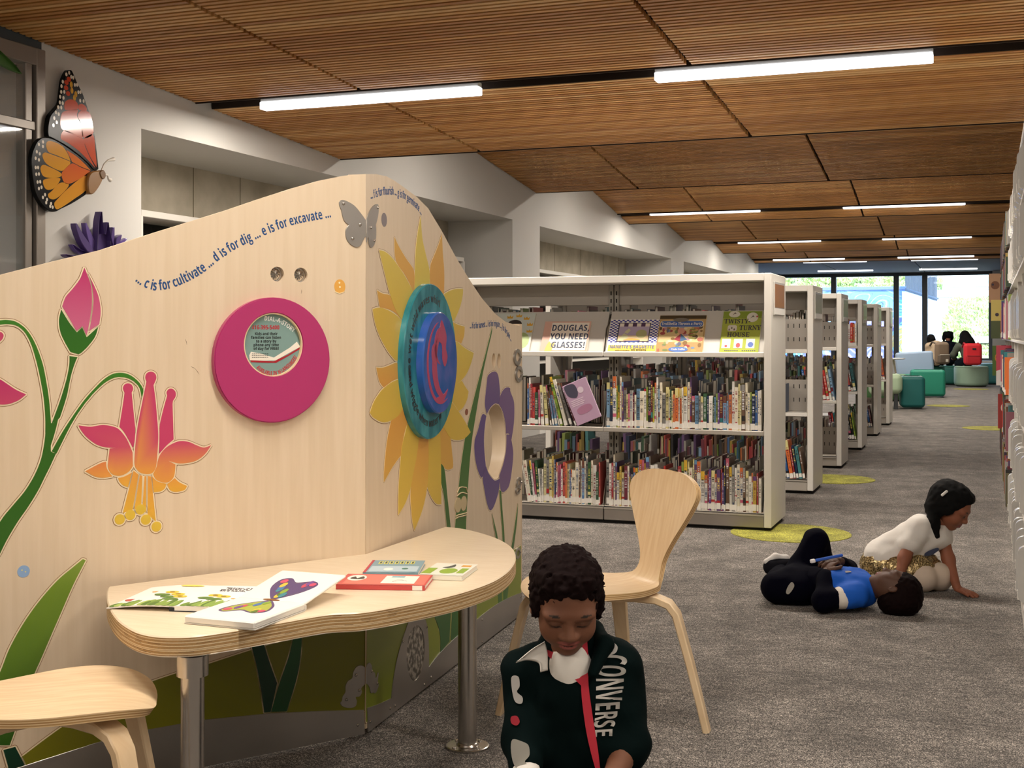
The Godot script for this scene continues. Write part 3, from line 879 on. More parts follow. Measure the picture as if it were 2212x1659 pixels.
	inlay("grass_bank", crv([0, 0.3354, 0, 0.3354, -0.0746, 0.3306, -0.1475, 0.322, -0.2467, 0.3111, -0.3482, 0.2988, -0.4227, 0.2872, -0.4877, 0.2771, -0.5701, 0.2665, -0.6659, 0.248, -0.7806, 0.2151, -0.8718, 0.171, -0.96, 0.1193, -1.0454, 0.0692, -1.0454, 0.0692, -1.0454, -0.0417, -1.0454, -0.0417, -0.9665, 0.0642, -0.9665, 0.0642, -0.7772, 0.1189, -0.7772, 0.1189, -0.4967, 0.1301, -0.4967, 0.1301, -0.1331, 0.0921, -0.1331, 0.0921, -0.0045, 0.0727, -0.0045, 0.0727]), hx("7f7d12"), hx("6e6c10"), b)
	inlay("grass_blade", crv([-0.3617, 0.3391, -0.3617, 0.3391, -0.3245, 0.3341, -0.3245, 0.3341, -0.3011, 0.2612, -0.2775, 0.1965, -0.2775, 0.1965, -0.2964, 0.121, -0.2964, 0.121, -0.3152, 0.1221, -0.3152, 0.1221, -0.3245, 0.1866, -0.3408, 0.2671]), hx("07301c"), hx("0b3a22"), b, 0.0006)
	inlay("grass_blade", crv([-0.2104, 0.3273, -0.2104, 0.3273, -0.2031, 0.3041, -0.2152, 0.2131, -0.2489, 0.1142, -0.2489, 0.1142, -0.2945, 0.1207, -0.2945, 0.1207, -0.2728, 0.187, -0.2417, 0.2655, -0.2273, 0.3207, -0.2273, 0.3207]), hx("14461f"), hx("1a5226"), b, 0.0006)
	inlay("grass_blade", crv([-0.9957, 0.1488, -0.9957, 0.1488, -0.968, 0.1513, -0.968, 0.1513, -0.9437, 0.0982, -0.9437, 0.0982, -0.9809, 0.092, -0.9809, 0.092]), hx("07301c"), hx("0b3a22"), b, 0.0006)
	# steel kick plate
	var k := MB.new()
	var o := P([-0.0075, 0.0772, -0.1331, 0.096, -0.2965, 0.1177, -0.4967, 0.1338, -0.6429, 0.1344, -0.7772, 0.1247, -0.9665, 0.0991, -1.0663, 0.0735])
	o.append_array(P([-1.9, 0.08, -1.9, 0.008, -0.004, 0.008]))
	k.prism(o, 0.0, 0.0035, 0.0008)
	part("kick_plate", k, M.steel, b)
	screw(b, v2([-0.0277, 0.0378]), 0.0035)
	hinges_a(b)
	# jewels in their holes
	for q in [[-0.2786, 1.3204], [-0.2067, 1.3199]]:
		var m := MB.new()
		m.xf = Transform3D(Basis(Vector3.RIGHT, PI / 2), Vector3(q[0], q[1], -0.012))
		for s in 10:
			var a := TAU * s / 10
			var c := TAU * (s + 1) / 10
			var h := Vector3(0, 0.006, 0)
			m.tri(h, Vector3(cos(c) * 0.017, 0.001, sin(c) * 0.017), Vector3(cos((a + c) / 2) * 0.012, 0.0065, sin((a + c) / 2) * 0.012))
			m.tri(h, Vector3(cos((a + c) / 2) * 0.012, 0.0065, sin((a + c) / 2) * 0.012), Vector3(cos(a) * 0.017, 0.001, sin(a) * 0.017))
			m.tri(Vector3(cos((a + c) / 2) * 0.012, 0.0065, sin((a + c) / 2) * 0.012), Vector3(cos(c) * 0.017, 0.001, sin(c) * 0.017), Vector3(cos(a) * 0.017, 0.001, sin(a) * 0.017))
		m.lathe([[0.0205, -0.006], [0.0205, 0.001], [0.017, 0.001]], 24)
		part("mirror_jewel", m, M.chrome, b, Transform3D(), "faceted mirror lens set in a hole")
	# the pink dial
	var c := Vector2(-0.2955, 1.0845)
	var hc := Vector2(-0.2945, 1.1265)
	var d := MB.new()
	d.plate(circ(c, 0.171, 64), [circ(hc, 0.087, 48)], 0.0, 0.017)
	d.plate(circ(c, 0.1685, 64), [circ(hc, 0.0885, 48)], 0.017, 0.0195)
	part("dial", d, mat(hx("b0336c"), 0.28), b, Transform3D(), "magenta dial with an off-centre round opening")
	var rim := MB.new()
	rim.plate(circ(hc, 0.0872, 48), [circ(hc, 0.0838, 48)], 0.0, 0.0165)
	part("dial_rim", rim, M.raw, b)
	var s := MB.new()
	s.prism(circ(hc, 0.0838, 48), 0.0, 0.006, 0.0, false)
	part("dial_card", s, mat(hx("7f9d98"), 0.25), b, Transform3D(), "grey-green card with lettering and an open book")
	var bold := font("Droid Sans")
	var w := MB.new()
	write_along(w, "DIAL-A-STORY", bold, 0.017, P([-0.3183, 1.193, -0.2992, 1.1908, -0.2786, 1.1885, -0.2631, 1.1815, -0.2475, 1.172, -0.2305, 1.1601]), 0.0062)
	part("lettering", w, mat(hx("f2f2ee"), 0.5), b)
	var w2 := MB.new()
	write_along(w2, "AVAILABLE IN 16 LANGUAGES!", bold, 0.0155, P([-0.3412, 1.0634, -0.3272, 1.0514, -0.3094, 1.0448, -0.2889, 1.043, -0.2683, 1.0469, -0.2501, 1.0585, -0.2319, 1.0726, -0.2187, 1.0917]), 0.0062)
	write(w2, "416-395-5400", bold, 0.0155, v2([-0.3133, 1.1682]), 0.0062, 0.86, 0.5)
	part("lettering", w2, mat(hx("b82030"), 0.5), b)
	var w3 := MB.new()
	var lines := ["Kids and their", "families can listen", "to a story by", "phone any time", "of day for FREE!"]
	for i in 5: write(w3, lines[i], bold, 0.0108, v2([-0.3115, 1.1526]) - Vector2(0, 0.0101 * i), 0.0062, 0.92, 0.5)
	for i in 3:
		var q0: float = 0.012 + 0.009 * i
		var l0 := v2([-0.3575, 1.0848])
		var l1 := v2([-0.2915, 1.0829])
		for x in 9: w3.prism(rect(l0.x + 0.004 + x * 0.0055, l0.y + q0 * 0.55, l0.x + 0.0075 + x * 0.0055, l0.y + q0 * 0.55 + 0.0012), 0.0066, 0.0069)
	part("lettering", w3, M.black_ink, b)
	var bk := MB.new()
	bk.col = lin(hx("efe8da"))
	bk.prism(P([-0.3563, 1.1075, -0.3298, 1.1033, -0.2889, 1.0912, -0.241, 1.1182, -0.22, 1.1344, -0.2095, 1.1204, -0.2475, 1.1015, -0.2838, 1.0833, -0.3145, 1.0827, -0.3595, 1.0848, -0.3613, 1.0977]), 0.0055, 0.0064)
	bk.col = lin(hx("a8182a"))
	bk.prism(P([-0.358, 1.0841, -0.2889, 1.081, -0.2475, 1.0986, -0.2077, 1.1209, -0.2055, 1.1168, -0.2475, 1.0943, -0.2825, 1.0766, -0.3247, 1.0776, -0.3563, 1.0794]), 0.0055, 0.0066)
	part("book_picture", bk, vmat(0.5), b)
	# stickers
	var st := MB.new()
	st.col = lin(hx("e2a64a"))
	st.prism(circ(v2([-0.0835, 1.2905]), 0.0175, 24, 0.0205), 0.0, 0.0006)
	st.col = lin(hx("f6e2b0"))
	for q in [[-0.0849, 1.301], [-0.0835, 1.2892]]: st.prism(circ(v2(q), 0.003, 10), 0.0005, 0.0009)
	st.prism(P([-0.0996, 1.2771, -0.0849, 1.2721, -0.0673, 1.2777, -0.0673, 1.2758, -0.0849, 1.2695, -0.0996, 1.2744]), 0.0005, 0.0009)
	part("sticker", st, vmat(0.5), b, Transform3D(), "orange sticker")
	st = MB.new()
	st.col = lin(hx("8fb0d8"))
	st.prism(circ(v2([-0.9482, 0.5755]), 0.0148, 22), 0.0, 0.0006)
	st.col = lin(hx("e3d890"))
	for q in [[-0.9519, 0.579], [-0.9437, 0.5743]]: st.prism(circ(v2(q), 0.0018, 8), 0.0005, 0.0009)
	part("sticker", st, vmat(0.5), b, Transform3D(), "pale blue round sticker")
	var lt := MB.new()
	write_along(lt, "... c is for cultivate ... d is for dig ... e is for excavate ...", bold, 0.036, P([-0.6731, 1.2926, -0.6586, 1.2811, -0.6368, 1.272, -0.6147, 1.2689, -0.585, 1.2731, -0.5563, 1.2822, -0.5133, 1.3028, -0.4787, 1.3258, -0.445, 1.3528, -0.4043, 1.3804, -0.3657, 1.4007, -0.3129, 1.4257, -0.2648, 1.4458, -0.2187, 1.4609, -0.1403, 1.4792, -0.1098, 1.4861]), 0.0002)
	part("lettering", lt, M.ink, b, Transform3D(), "blue lettering rising along the panel")
	# scratches in the veneer
	var sc := MB.new()
	for q in [[[-0.5381, 1.1422], [-0.5342, 1.1274]], [[-0.5227, 1.0696], [-0.5114, 1.0642]], [[-0.5114, 1.0642], [-0.5001, 1.0485]], [[-0.2025, 1.2793], [-0.2038, 1.2675]]]:
		var p0 := Vector3(q[0][0], q[0][1], 0.0001)
		var p1 := Vector3(q[1][0], q[1][1], 0.0001)
		sc.tube([p0, (p0 + p1) / 2 + Vector3(0.0006, 0, 0), p1], [0.0002, 0.0006, 0.0002], 5)
	part("scratch", sc, mat(hx("5b4127"), 0.9), b)

func v2(a: Array) -> Vector2:
	return Vector2(a[0], a[1])

func hinges_a(b: Node) -> void:
	var m := MB.new()
	m.prism(crv([-0.0009, 1.4833, -0.0009, 1.4833, -0.0182, 1.5036, -0.0354, 1.5208, -0.0524, 1.5304, -0.0728, 1.5367, -0.0846, 1.533, -0.0863, 1.5223, -0.0795, 1.5062, -0.0761, 1.4913, -0.0694, 1.4766, -0.0558, 1.4668, -0.0558, 1.4668, -0.0643, 1.4558, -0.0667, 1.4436, -0.0626, 1.4257, -0.049, 1.4111, -0.0319, 1.4043, -0.0182, 1.4094, -0.0113, 1.4218, -0.0044, 1.4343, -0.0044, 1.4343, -0.0009, 1.4345, -0.0009, 1.4345]), 0.0, 0.003, 0.0006)
	part("butterfly_hinge", m, M.steel, b, Transform3D(), "steel butterfly wing plate")
	for q in [[-0.0728, 1.5259], [-0.0199, 1.4686], [-0.0436, 1.428]]: screw(b, v2(q), 0.003)
	m = MB.new()
	m.prism(crv([-0.0033, 0.198, -0.0033, 0.198, -0.0121, 0.2051, -0.0251, 0.2062, -0.0349, 0.2013, -0.042, 0.1881, -0.0452, 0.1742, -0.0591, 0.1678, -0.0662, 0.1546, -0.0671, 0.1376, -0.0751, 0.1275, -0.0783, 0.1152, -0.0831, 0.1089, -0.0767, 0.0993, -0.0639, 0.0928, -0.0446, 0.0895, -0.0333, 0.0934, -0.03, 0.1057, -0.0333, 0.1178, -0.0203, 0.1185, -0.0137, 0.129, -0.0154, 0.1407, -0.0033, 0.1503, -0.0033, 0.1503]), 0.0, 0.003, 0.0006)
	part("caterpillar_hinge", m, M.steel, b, Transform3D(), "steel caterpillar plate")
	for q in [[-0.0333, 0.1815], [-0.0229, 0.1362], [-0.0639, 0.1163]]: screw(b, v2(q), 0.003)

func art_b(b: Node) -> void:
	var y := hx("d9b845")
	var y2 := hx("d8c04e")
	var o := hx("dd9f45")
	var o2 := hx("d8a848")
	# green blades first, the sunflower over them
	var gr := hx("3a6b24")
	inlay("grass_bank", crv([0, 0.3354, 0, 0.3354, 0.334, 0.3044, 0.7814, 0.2739, 1.2157, 0.2787, 1.6341, 0.2897, 1.6341, 0.2897, 1.6341, 0.0575, 1.6341, 0.0575, 1.2157, 0.089, 1.2157, 0.089, 0.8828, 0.0446, 0.8828, 0.0446, 0.4164, 0.0217, 0.4164, 0.0217, 0, 0.0399, 0, 0.0399]), hx("7d8a18"), hx("86902c"), b)
	inlay("stem", crv([0.6452, 0.7216, 0.6452, 0.7216, 0.6827, 0.6953, 0.7115, 0.6009, 0.7465, 0.4891, 0.7821, 0.3601, 0.7821, 0.3601, 0.7465, 0.3663, 0.7465, 0.3663, 0.7057, 0.5008, 0.677, 0.6051, 0.6452, 0.6653]), hx("33601f"), gr, b, 0.0002)
	inlay("grass_blade", crv([1.2292, 1.1829, 1.2292, 1.1829, 1.2238, 1.1601, 1.1705, 1.0918, 1.1011, 0.9943, 1.0337, 0.874, 0.9843, 0.7808, 0.9519, 0.683, 0.9279, 0.5606, 0.9121, 0.4581, 0.9042, 0.2656, 0.92, 0.0633, 0.92, 0.0633, 0.7517, 0.1021, 0.7517, 0.1021, 0.774, 0.2901, 0.7934, 0.4852, 0.8191, 0.5741, 0.8574, 0.6923, 0.9121, 0.8013, 0.9843, 0.897, 1.0672, 0.9953, 1.153, 1.092]), gr, hx("3f6e2a"), b, 0.0002)
	inlay("stem", crv([1.3246, 0.5544, 1.3246, 0.5544, 1.3491, 0.5461, 1.3491, 0.5461, 1.3718, 0.4507, 1.3948, 0.3598, 1.4102, 0.1705, 1.414, 0.0377, 1.414, 0.0377, 1.3756, 0.0459, 1.3756, 0.0459, 1.3756, 0.177, 1.368, 0.3639, 1.3472, 0.454]), gr, gr, b, 0.0002)
	inlay("grass_blade", crv([1.231, 0.4739, 1.231, 0.4739, 1.2509, 0.4457, 1.2783, 0.4097, 1.3004, 0.3742, 1.3434, 0.2591, 1.3623, 0.0814, 1.3623, 0.0814, 1.3116, 0.0811, 1.3116, 0.0811, 1.2967, 0.2671, 1.2746, 0.3781, 1.2509, 0.4244]), gr, gr, b, 0.0004)
	inlay("grass_blade", crv([1.586, 0.4672, 1.586, 0.4672, 1.5798, 0.4226, 1.5593, 0.3688, 1.5389, 0.3266, 1.4787, 0.2133, 1.414, 0.0707, 1.414, 0.0707, 1.3718, 0.074, 1.3718, 0.074, 1.4393, 0.2203, 1.5086, 0.3313, 1.5491, 0.4041]), gr, gr, b, 0.0004)
	inlay("grass_blade", crv([0.5441, 0.2576, 0.5441, 0.2576, 0.5733, 0.2283, 0.6329, 0.1551, 0.6379, 0.0865, 0.6379, 0.0865, 0.7307, 0.1039, 0.7307, 0.1039, 0.7465, 0.216, 0.7465, 0.216]), hx("2e5f24"), hx("356828"), b, 0.0006)
	inlay("grass_blade", crv([0.7625, 0.2231, 0.7625, 0.2231, 0.7465, 0.102, 0.7465, 0.102, 0.8219, 0.1092, 0.8219, 0.1092, 0.8219, 0.2181, 0.8219, 0.2181]), hx("2e5f24"), hx("356828"), b, 0.0006)
	# sunflower petals, the orange ones behind
	inlay("petal", crv([0.2225, 1.4506, 0.2225, 1.4506, 0.2625, 1.4227, 0.3197, 1.3918, 0.3886, 1.3569, 0.3936, 1.304, 0.3936, 1.304, 0.4805, 1.1988, 0.4805, 1.1988, 0.3786, 1.2929, 0.3786, 1.2929, 0.3197, 1.3361, 0.2345, 1.38]), o, o2, b)
	inlay("petal", crv([0.6565, 1.4925, 0.6565, 1.4925, 0.6656, 1.4272, 0.6792, 1.3675, 0.677, 1.2955, 0.677, 1.2955, 0.5656, 1.1997, 0.5656, 1.1997, 0.544, 1.3095, 0.544, 1.3095, 0.5333, 1.3458, 0.5333, 1.3458, 0.544, 1.3829, 0.5765, 1.4142, 0.6206, 1.4542]), o, o2, b)
	inlay("petal", crv([0.0828, 1.2844, 0.0828, 1.2844, 0.1262, 1.276, 0.1887, 1.2712, 0.2253, 1.2366, 0.2253, 1.2366, 0.3986, 1.1978, 0.3986, 1.1978, 0.2814, 1.1999, 0.2814, 1.1999, 0.2069, 1.2261, 0.1044, 1.2347, 0.1044, 1.2347]), o, o2, b)
	inlay("petal", crv([0.0768, 1.058, 0.0768, 1.058, 0.135, 1.0566, 0.2253, 1.0681, 0.2253, 1.0681, 0.3986, 1.0645, 0.3986, 1.0645, 0.3986, 1.0291, 0.3986, 1.0291, 0.2532, 1.0196, 0.2532, 1.0196, 0.1978, 1.0129, 0.135, 0.9968, 0.135, 0.9968, 0.1001, 1.0179]), o, o2, b)
	inlay("petal", crv([0.2909, 0.9251, 0.2909, 0.9251, 0.3886, 0.902, 0.3886, 0.902, 0.3294, 0.8776, 0.3294, 0.8776, 0.3005, 0.8414, 0.2767, 0.783, 0.2767, 0.783, 0.2069, 0.7537, 0.1377, 0.7156, 0.1377, 0.7156, 0.1395, 0.7537, 0.1617, 0.8351, 0.1932, 0.8933, 0.1932, 0.8933]), o2, o, b)
	inlay("petal", crv([0.4289, 0.8425, 0.4289, 0.8425, 0.5226, 0.8357, 0.5226, 0.8357, 0.5226, 0.7334, 0.512, 0.6616, 0.4701, 0.5942, 0.3936, 0.5334, 0.3936, 0.5334, 0.3736, 0.5715, 0.3588, 0.6614, 0.3886, 0.7287, 0.4137, 0.7795]), y, o, b, 0.0002)
	inlay("petal", crv([0.677, 0.8547, 0.677, 0.8547, 0.5656, 0.862, 0.5656, 0.862, 0.6396, 0.8103, 0.6396, 0.8103, 0.6452, 0.7197, 0.6452, 0.7197, 0.6999, 0.6966, 0.7465, 0.6927, 0.7726, 0.7016, 0.7583, 0.7569, 0.7465, 0.7983, 0.7465, 0.7983]), o2, o2, b)
	inlay("petal", crv([0.6999, 1.2051, 0.6999, 1.2051, 0.7821, 1.1964, 0.7821, 1.1964, 0.8305, 1.1891, 0.8986, 1.1837, 0.8986, 1.1837, 0.8924, 1.1519, 0.8612, 1.1244, 0.8612, 1.1244, 0.8305, 1.1284, 0.6999, 1.148, 0.6999, 1.148]), o2, y, b)
	inlay("petal", crv([0.677, 1.0059, 0.677, 1.0059, 0.8001, 0.9825, 0.8001, 0.9825, 0.8674, 0.9927, 0.8674, 0.9927, 0.9049, 0.9708, 0.9431, 0.9513, 0.9431, 0.9513, 0.9239, 0.9222, 0.8798, 0.8966, 0.8305, 0.8876, 0.8305, 0.8876, 0.7702, 0.9199, 0.7702, 0.9199, 0.6318, 0.9475, 0.6318, 0.9475]), y, y, b)
	inlay("petal", crv([0.4494, 1.5333, 0.4494, 1.5333, 0.4649, 1.4651, 0.4962, 1.4166, 0.5333, 1.3567, 0.5226, 1.2723, 0.5226, 1.2723, 0.3936, 1.2686, 0.3936, 1.2686, 0.3986, 1.3751, 0.4086, 1.4397, 0.4289, 1.4946]), y2, y2, b, 0.0004)
	inlay("petal", crv([0.0975, 1.4034, 0.0975, 1.4034, 0.1439, 1.4015, 0.1978, 1.388, 0.2532, 1.3639, 0.3101, 1.3357, 0.3786, 1.2929, 0.3786, 1.2929, 0.4805, 1.2168, 0.4805, 1.2168, 0.3986, 1.1624, 0.3986, 1.1624, 0.2814, 1.1999, 0.2814, 1.1999, 0.2253, 1.2332, 0.1796, 1.2827, 0.135, 1.3477]), y, y2, b, 0.0004)
	inlay("petal", crv([0.0488, 1.228, 0.0488, 1.228, 0.1001, 1.234, 0.1706, 1.2271, 0.2438, 1.2114, 0.2814, 1.1965, 0.2814, 1.1965, 0.4187, 1.1624, 0.4187, 1.1624, 0.3986, 1.056, 0.3986, 1.056, 0.2253, 1.0769, 0.2253, 1.0769, 0.1617, 1.1081, 0.1001, 1.1516, 0.0657, 1.1908]), y, y, b, 0.0004)
	inlay("petal", crv([0.2578, 1.0177, 0.2578, 1.0177, 0.3986, 1.0149, 0.3986, 1.0149, 0.3986, 0.944, 0.3986, 0.944, 0.2909, 0.9251, 0.2909, 0.9251, 0.2532, 0.9066, 0.1932, 0.895, 0.1262, 0.8943, 0.0572, 0.9118, 0.0278, 0.9282, 0.0278, 0.9282, 0.0572, 0.9575, 0.1001, 0.9817, 0.135, 0.9951, 0.1932, 1.0097]), y, y, b, 0.0004)
	inlay("petal", crv([0.3294, 0.8759, 0.3294, 0.8759, 0.4805, 0.8676, 0.4805, 0.8676, 0.431, 0.8155, 0.431, 0.8155, 0.4137, 0.7688, 0.3836, 0.7186, 0.3539, 0.6655, 0.3539, 0.6655, 0.3101, 0.6289, 0.2532, 0.6019, 0.2532, 0.6019, 0.2532, 0.6567, 0.2625, 0.7242, 0.2814, 0.8084, 0.2814, 0.8084]), y, y, b, 0.0004)
	inlay("petal", crv([0.5226, 0.8649, 0.5226, 0.8649, 0.6374, 0.8348, 0.6374, 0.8348, 0.6452, 0.7216, 0.6486, 0.5842, 0.6486, 0.5842, 0.5984, 0.5924, 0.544, 0.625, 0.512, 0.658, 0.512, 0.658, 0.5226, 0.7334]), y, y, b, 0.0004)
	inlay("petal", crv([0.6827, 1.2938, 0.6827, 1.2938, 0.7465, 1.3074, 0.8183, 1.3149, 0.8798, 1.316, 0.8798, 1.316, 0.8736, 1.2901, 0.8427, 1.2499, 0.7821, 1.2022, 0.7821, 1.2022, 0.6318, 1.1855, 0.6318, 1.1855, 0.6318, 1.2566, 0.6318, 1.2566]), y2, y2, b, 0.0004)
	inlay("petal", crv([0.677, 1.1307, 0.677, 1.1307, 0.8183, 1.1301, 0.8183, 1.1301, 0.9049, 1.1059, 1.0014, 1.0888, 1.0014, 1.0888, 0.9753, 1.0568, 0.9303, 1.0218, 0.8674, 0.9959, 0.8001, 0.9825, 0.8001, 0.9825, 0.677, 1.0059, 0.677, 1.0059]), y, y2, b, 0.0004)
	inlay("petal", crv([0.6542, 0.9465, 0.6542, 0.9465, 0.7702, 0.918, 0.7702, 0.918, 0.8183, 0.8922, 0.8924, 0.8524, 0.9662, 0.8034, 0.9662, 0.8034, 0.9049, 0.788, 0.8305, 0.7859, 0.7465, 0.7983, 0.6827, 0.8354, 0.6827, 0.8354, 0.5656, 0.8768, 0.5656, 0.8768]), y, y, b, 0.0004)
	# the two turning discs
	var c1 := Vector2(0.498, 1.068)
	var c2 := Vector2(0.522, 1.063)
	var teal := tri_mat(noise_tex(0.02, hx("1d6f7e"), hx("3f95a0"), 256, 256, 71, 4, 0.2, 0.8), Vector3(2.5, 1.0, 2.5), 0.2)
	var m := MB.new()
	m.prism(circ(c1, 0.252, 72), 0.001, 0.021, 0.003)
	part("dial", m, teal, b, Transform3D(), "large teal disc at the heart of the sunflower")
	m = MB.new()
	m.prism(circ(c2, 0.166, 64), 0.021, 0.045, 0.004)
	part("dial", m, tri_mat(noise_tex(0.015, hx("1f5aa8"), hx("4a64b4"), 256, 256, 73, 4, 0.2, 0.8), Vector3(2.0, 2.0, 2.0), 0.16), b, Transform3D(), "blue disc with red waves")
	var red := mat(hx("b04468"), 0.25)
	m = MB.new()
	m.prism(arc_band(c2, 0.135, 0.118, 100.0, 300.0), 0.045, 0.0456)
	m.prism(arc_band(c2 + Vector2(0.02, -0.01), 0.105, 0.06, 95.0, 285.0), 0.045, 0.0456)
	m.prism(arc_band(c2 + Vector2(-0.005, 0.055), 0.06, 0.036, 20.0, 270.0), 0.045, 0.0456)
	m.prism(arc_band(c2 + Vector2(-0.055, 0.03), 0.036, 0.022, 60.0, 300.0), 0.045, 0.0458)
	m.prism(crv([0.522, 1.2, 0.55, 1.185, 0.575, 1.15, 0.57, 1.11, 0.585, 1.08, 0.56, 1.05, 0.535, 1.075, 0.53, 1.12, 0.5, 1.14]), 0.045, 0.0457)
	m.prism(crv([0.46, 0.945, 0.52, 0.93, 0.56, 0.945, 0.59, 0.975, 0.55, 0.96, 0.51, 0.955]), 0.045, 0.0457)
	part("wave_picture", m, red, b)
	var bold := font("Droid Sans")
	m = MB.new()
	var arc1 := PackedVector2Array()
	for i in 20: arc1.append(c1 + Vector2.from_angle(deg_to_rad(196.0 - 130.0 * i / 19)) * 0.192)
	write_along(m, "wee wet wild waves whirl", bold, 0.034, arc1, 0.0212)
	arc1 = PackedVector2Array()
	for i in 20: arc1.append(c1 + Vector2.from_angle(deg_to_rad(186.0 + 112.0 * i / 19)) * 0.212)
	write_along(m, "and wiggle when water w", bold, 0.034, arc1, 0.0212)
	part("lettering", m, M.black_ink, b, Transform3D(), "dark lettering round the teal disc")
	# purple flower with its round window
	var p0 := hx("5f4a86")
	var p1 := hx("74588a")
	inlay("petal", crv([1.1617, 0.8572, 1.1617, 0.8572, 1.139, 0.8992, 1.1617, 0.9714, 1.1793, 1.0023, 1.26, 1.0149, 1.306, 1.0012, 1.3246, 0.9655, 1.334, 0.9218, 1.3116, 0.8861, 1.3116, 0.8861, 1.2692, 0.8915, 1.2095, 0.8798]), p0, p1, b)
	inlay("petal", crv([1.3153, 0.8876, 1.3153, 0.8876, 1.3434, 0.9214, 1.4005, 0.9452, 1.4688, 0.9437, 1.4787, 0.9266, 1.5288, 0.8851, 1.5328, 0.8229, 1.5187, 0.7789, 1.4926, 0.736, 1.4926, 0.736, 1.4589, 0.7609, 1.414, 0.7653, 1.414, 0.7653, 1.4102, 0.803, 1.3718, 0.8546]), p1, p1, b)
	inlay("petal", crv([1.4237, 0.7607, 1.4237, 0.7607, 1.4688, 0.7546, 1.4946, 0.7303, 1.4946, 0.7303, 1.5187, 0.6778, 1.4986, 0.6125, 1.4589, 0.5555, 1.3909, 0.5385, 1.3434, 0.5522, 1.3246, 0.6085, 1.3246, 0.6085, 1.3813, 0.6517, 1.4179, 0.7033]), p1, p1, b)
	inlay("petal", crv([1.153, 0.6622, 1.153, 0.6622, 1.1269, 0.6502, 1.1131, 0.6205, 1.1356, 0.5712, 1.1705, 0.5146, 1.2095, 0.4895, 1.26, 0.5032, 1.3153, 0.5501, 1.3303, 0.5971, 1.3303, 0.5971, 1.26, 0.5977, 1.1881, 0.6308]), p0, p0, b)
	inlay("petal", crv([1.1565, 0.8512, 1.1565, 0.8512, 1.1097, 0.8603, 1.0756, 0.8304, 1.0504, 0.8013, 1.0138, 0.7684, 1.0138, 0.7226, 1.042, 0.669, 1.0841, 0.6313, 1.1097, 0.6286, 1.1495, 0.6636, 1.1495, 0.6636, 1.1321, 0.7174, 1.1269, 0.7698, 1.139, 0.8158]), p0, p0, b)
	m = MB.new()
	m.sides(MB.ccw(crv([1.2783, 0.8905, 1.3434, 0.8671, 1.3909, 0.8152, 1.414, 0.7422, 1.4005, 0.6719, 1.3623, 0.6263, 1.3116, 0.6018, 1.26, 0.6004, 1.2024, 0.6188, 1.1635, 0.6622, 1.146, 0.7266, 1.1495, 0.7942, 1.1846, 0.8548, 1.2274, 0.8815])), 0.002, 0.004)
	# the back board seen through the window
	m = MB.new()
	m.prism(circ(Vector2(0.72, 1.02), 0.13, 40), -0.30, -0.285)
	part("back_dial", m, mat(hx("9a5578"), 0.4), b, Transform3D(), "mauve disc seen through the flower")
	m = MB.new()
	m.prism(circ(Vector2(0.62, 1.16), 0.07, 32), -0.30, -0.283)
	part("back_card", m, mat(hx("dcd8d0"), 0.6), b)
	# steel: kick plate with its beetle window, hinges, chain links
	m = MB.new()
	var k := crv([0.0037, 0.0795, 0.0037, 0.0795, 0.1011, 0.0654, 0.1921, 0.0562, 0.1921, 0.0562, 0.2093, 0.113, 0.2467, 0.1741, 0.2977, 0.2241, 0.3412, 0.2583, 0.3811, 0.2704, 0.4219, 0.2666, 0.4634, 0.2482, 0.501, 0.2141, 0.52, 0.1476, 0.5229, 0.0674, 0.5229, 0.0674, 0.6329, 0.0877, 0.8329, 0.1039, 1.076, 0.115, 1.2791, 0.1182, 1.4854, 0.1084, 1.6402, 0.0944, 1.6402, 0.0944])
	k.append_array(P([1.632, 0.008, 0.012, 0.008]))
	m.plate(k, [crv([0.4127, 0.2285, 0.4494, 0.2092, 0.4727, 0.178, 0.4802, 0.1373, 0.4727, 0.1001, 0.4448, 0.0683, 0.4037, 0.0564, 0.3677, 0.0657, 0.3368, 0.0958, 0.3193, 0.1378, 0.322, 0.181, 0.3456, 0.2164, 0.3811, 0.2291])], 0.0, 0.0035)
	part("kick_plate", m, M.steel, b)
	m = MB.new()
	var hm := tri_mat(noise_tex(0.03, hx("6f6a62"), hx("d6d0c6"), 256, 256, 81, 4, 0.3, 0.7), Vector3(5, 5, 5), 0.35, false, "", 0.8)
	hm.heightmap_enabled = false
	m.prism(crv([0.4127, 0.2333, 0.4587, 0.2104, 0.4821, 0.1759, 0.4896, 0.1351, 0.4802, 0.095, 0.4494, 0.0606, 0.4037, 0.0516, 0.3633, 0.0637, 0.3281, 0.0949, 0.3107, 0.1399, 0.3133, 0.183, 0.3368, 0.2215, 0.3767, 0.2348]), -0.002, 0.0018)
	part("crinkled_window", m, hm, b, Transform3D(), "crinkled silver sheet behind the oval opening")
	for q in [[0.0231, 0.0348], [0.1782, 0.0295], [0.2192, 0.0262], [0.2874, 0.2062], [0.4991, 0.2037], [0.4774, 0.0219], [0.5402, 0.0298], [1.0943, 0.101], [1.0943, 0.0188], [1.6175, 0.0824], [1.6175, 0.0186]]:
		screw(b, v2(q), 0.0035)
	m = MB.new()
	m.prism(crv([0.0018, 1.4865, 0.0018, 1.4865, 0.0214, 1.5097, 0.0533, 1.5297, 0.0857, 1.5376, 0.0922, 1.5226, 0.0857, 1.5002, 0.0694, 1.4754, 0.0694, 1.4754, 0.0735, 1.4587, 0.0694, 1.4304, 0.0533, 1.4138, 0.0333, 1.4063, 0.0175, 1.4175, 0.0135, 1.4355, 0.0018, 1.4194, 0.0018, 1.4194]), 0.0, 0.003, 0.0006)
	part("butterfly_hinge", m, M.steel, b, Transform3D(), "steel butterfly wing plate")
	for q in [[0.0824, 1.5273], [0.0309, 1.4645], [0.0557, 1.4285]]: screw(b, v2(q), 0.003)
	m = MB.new()
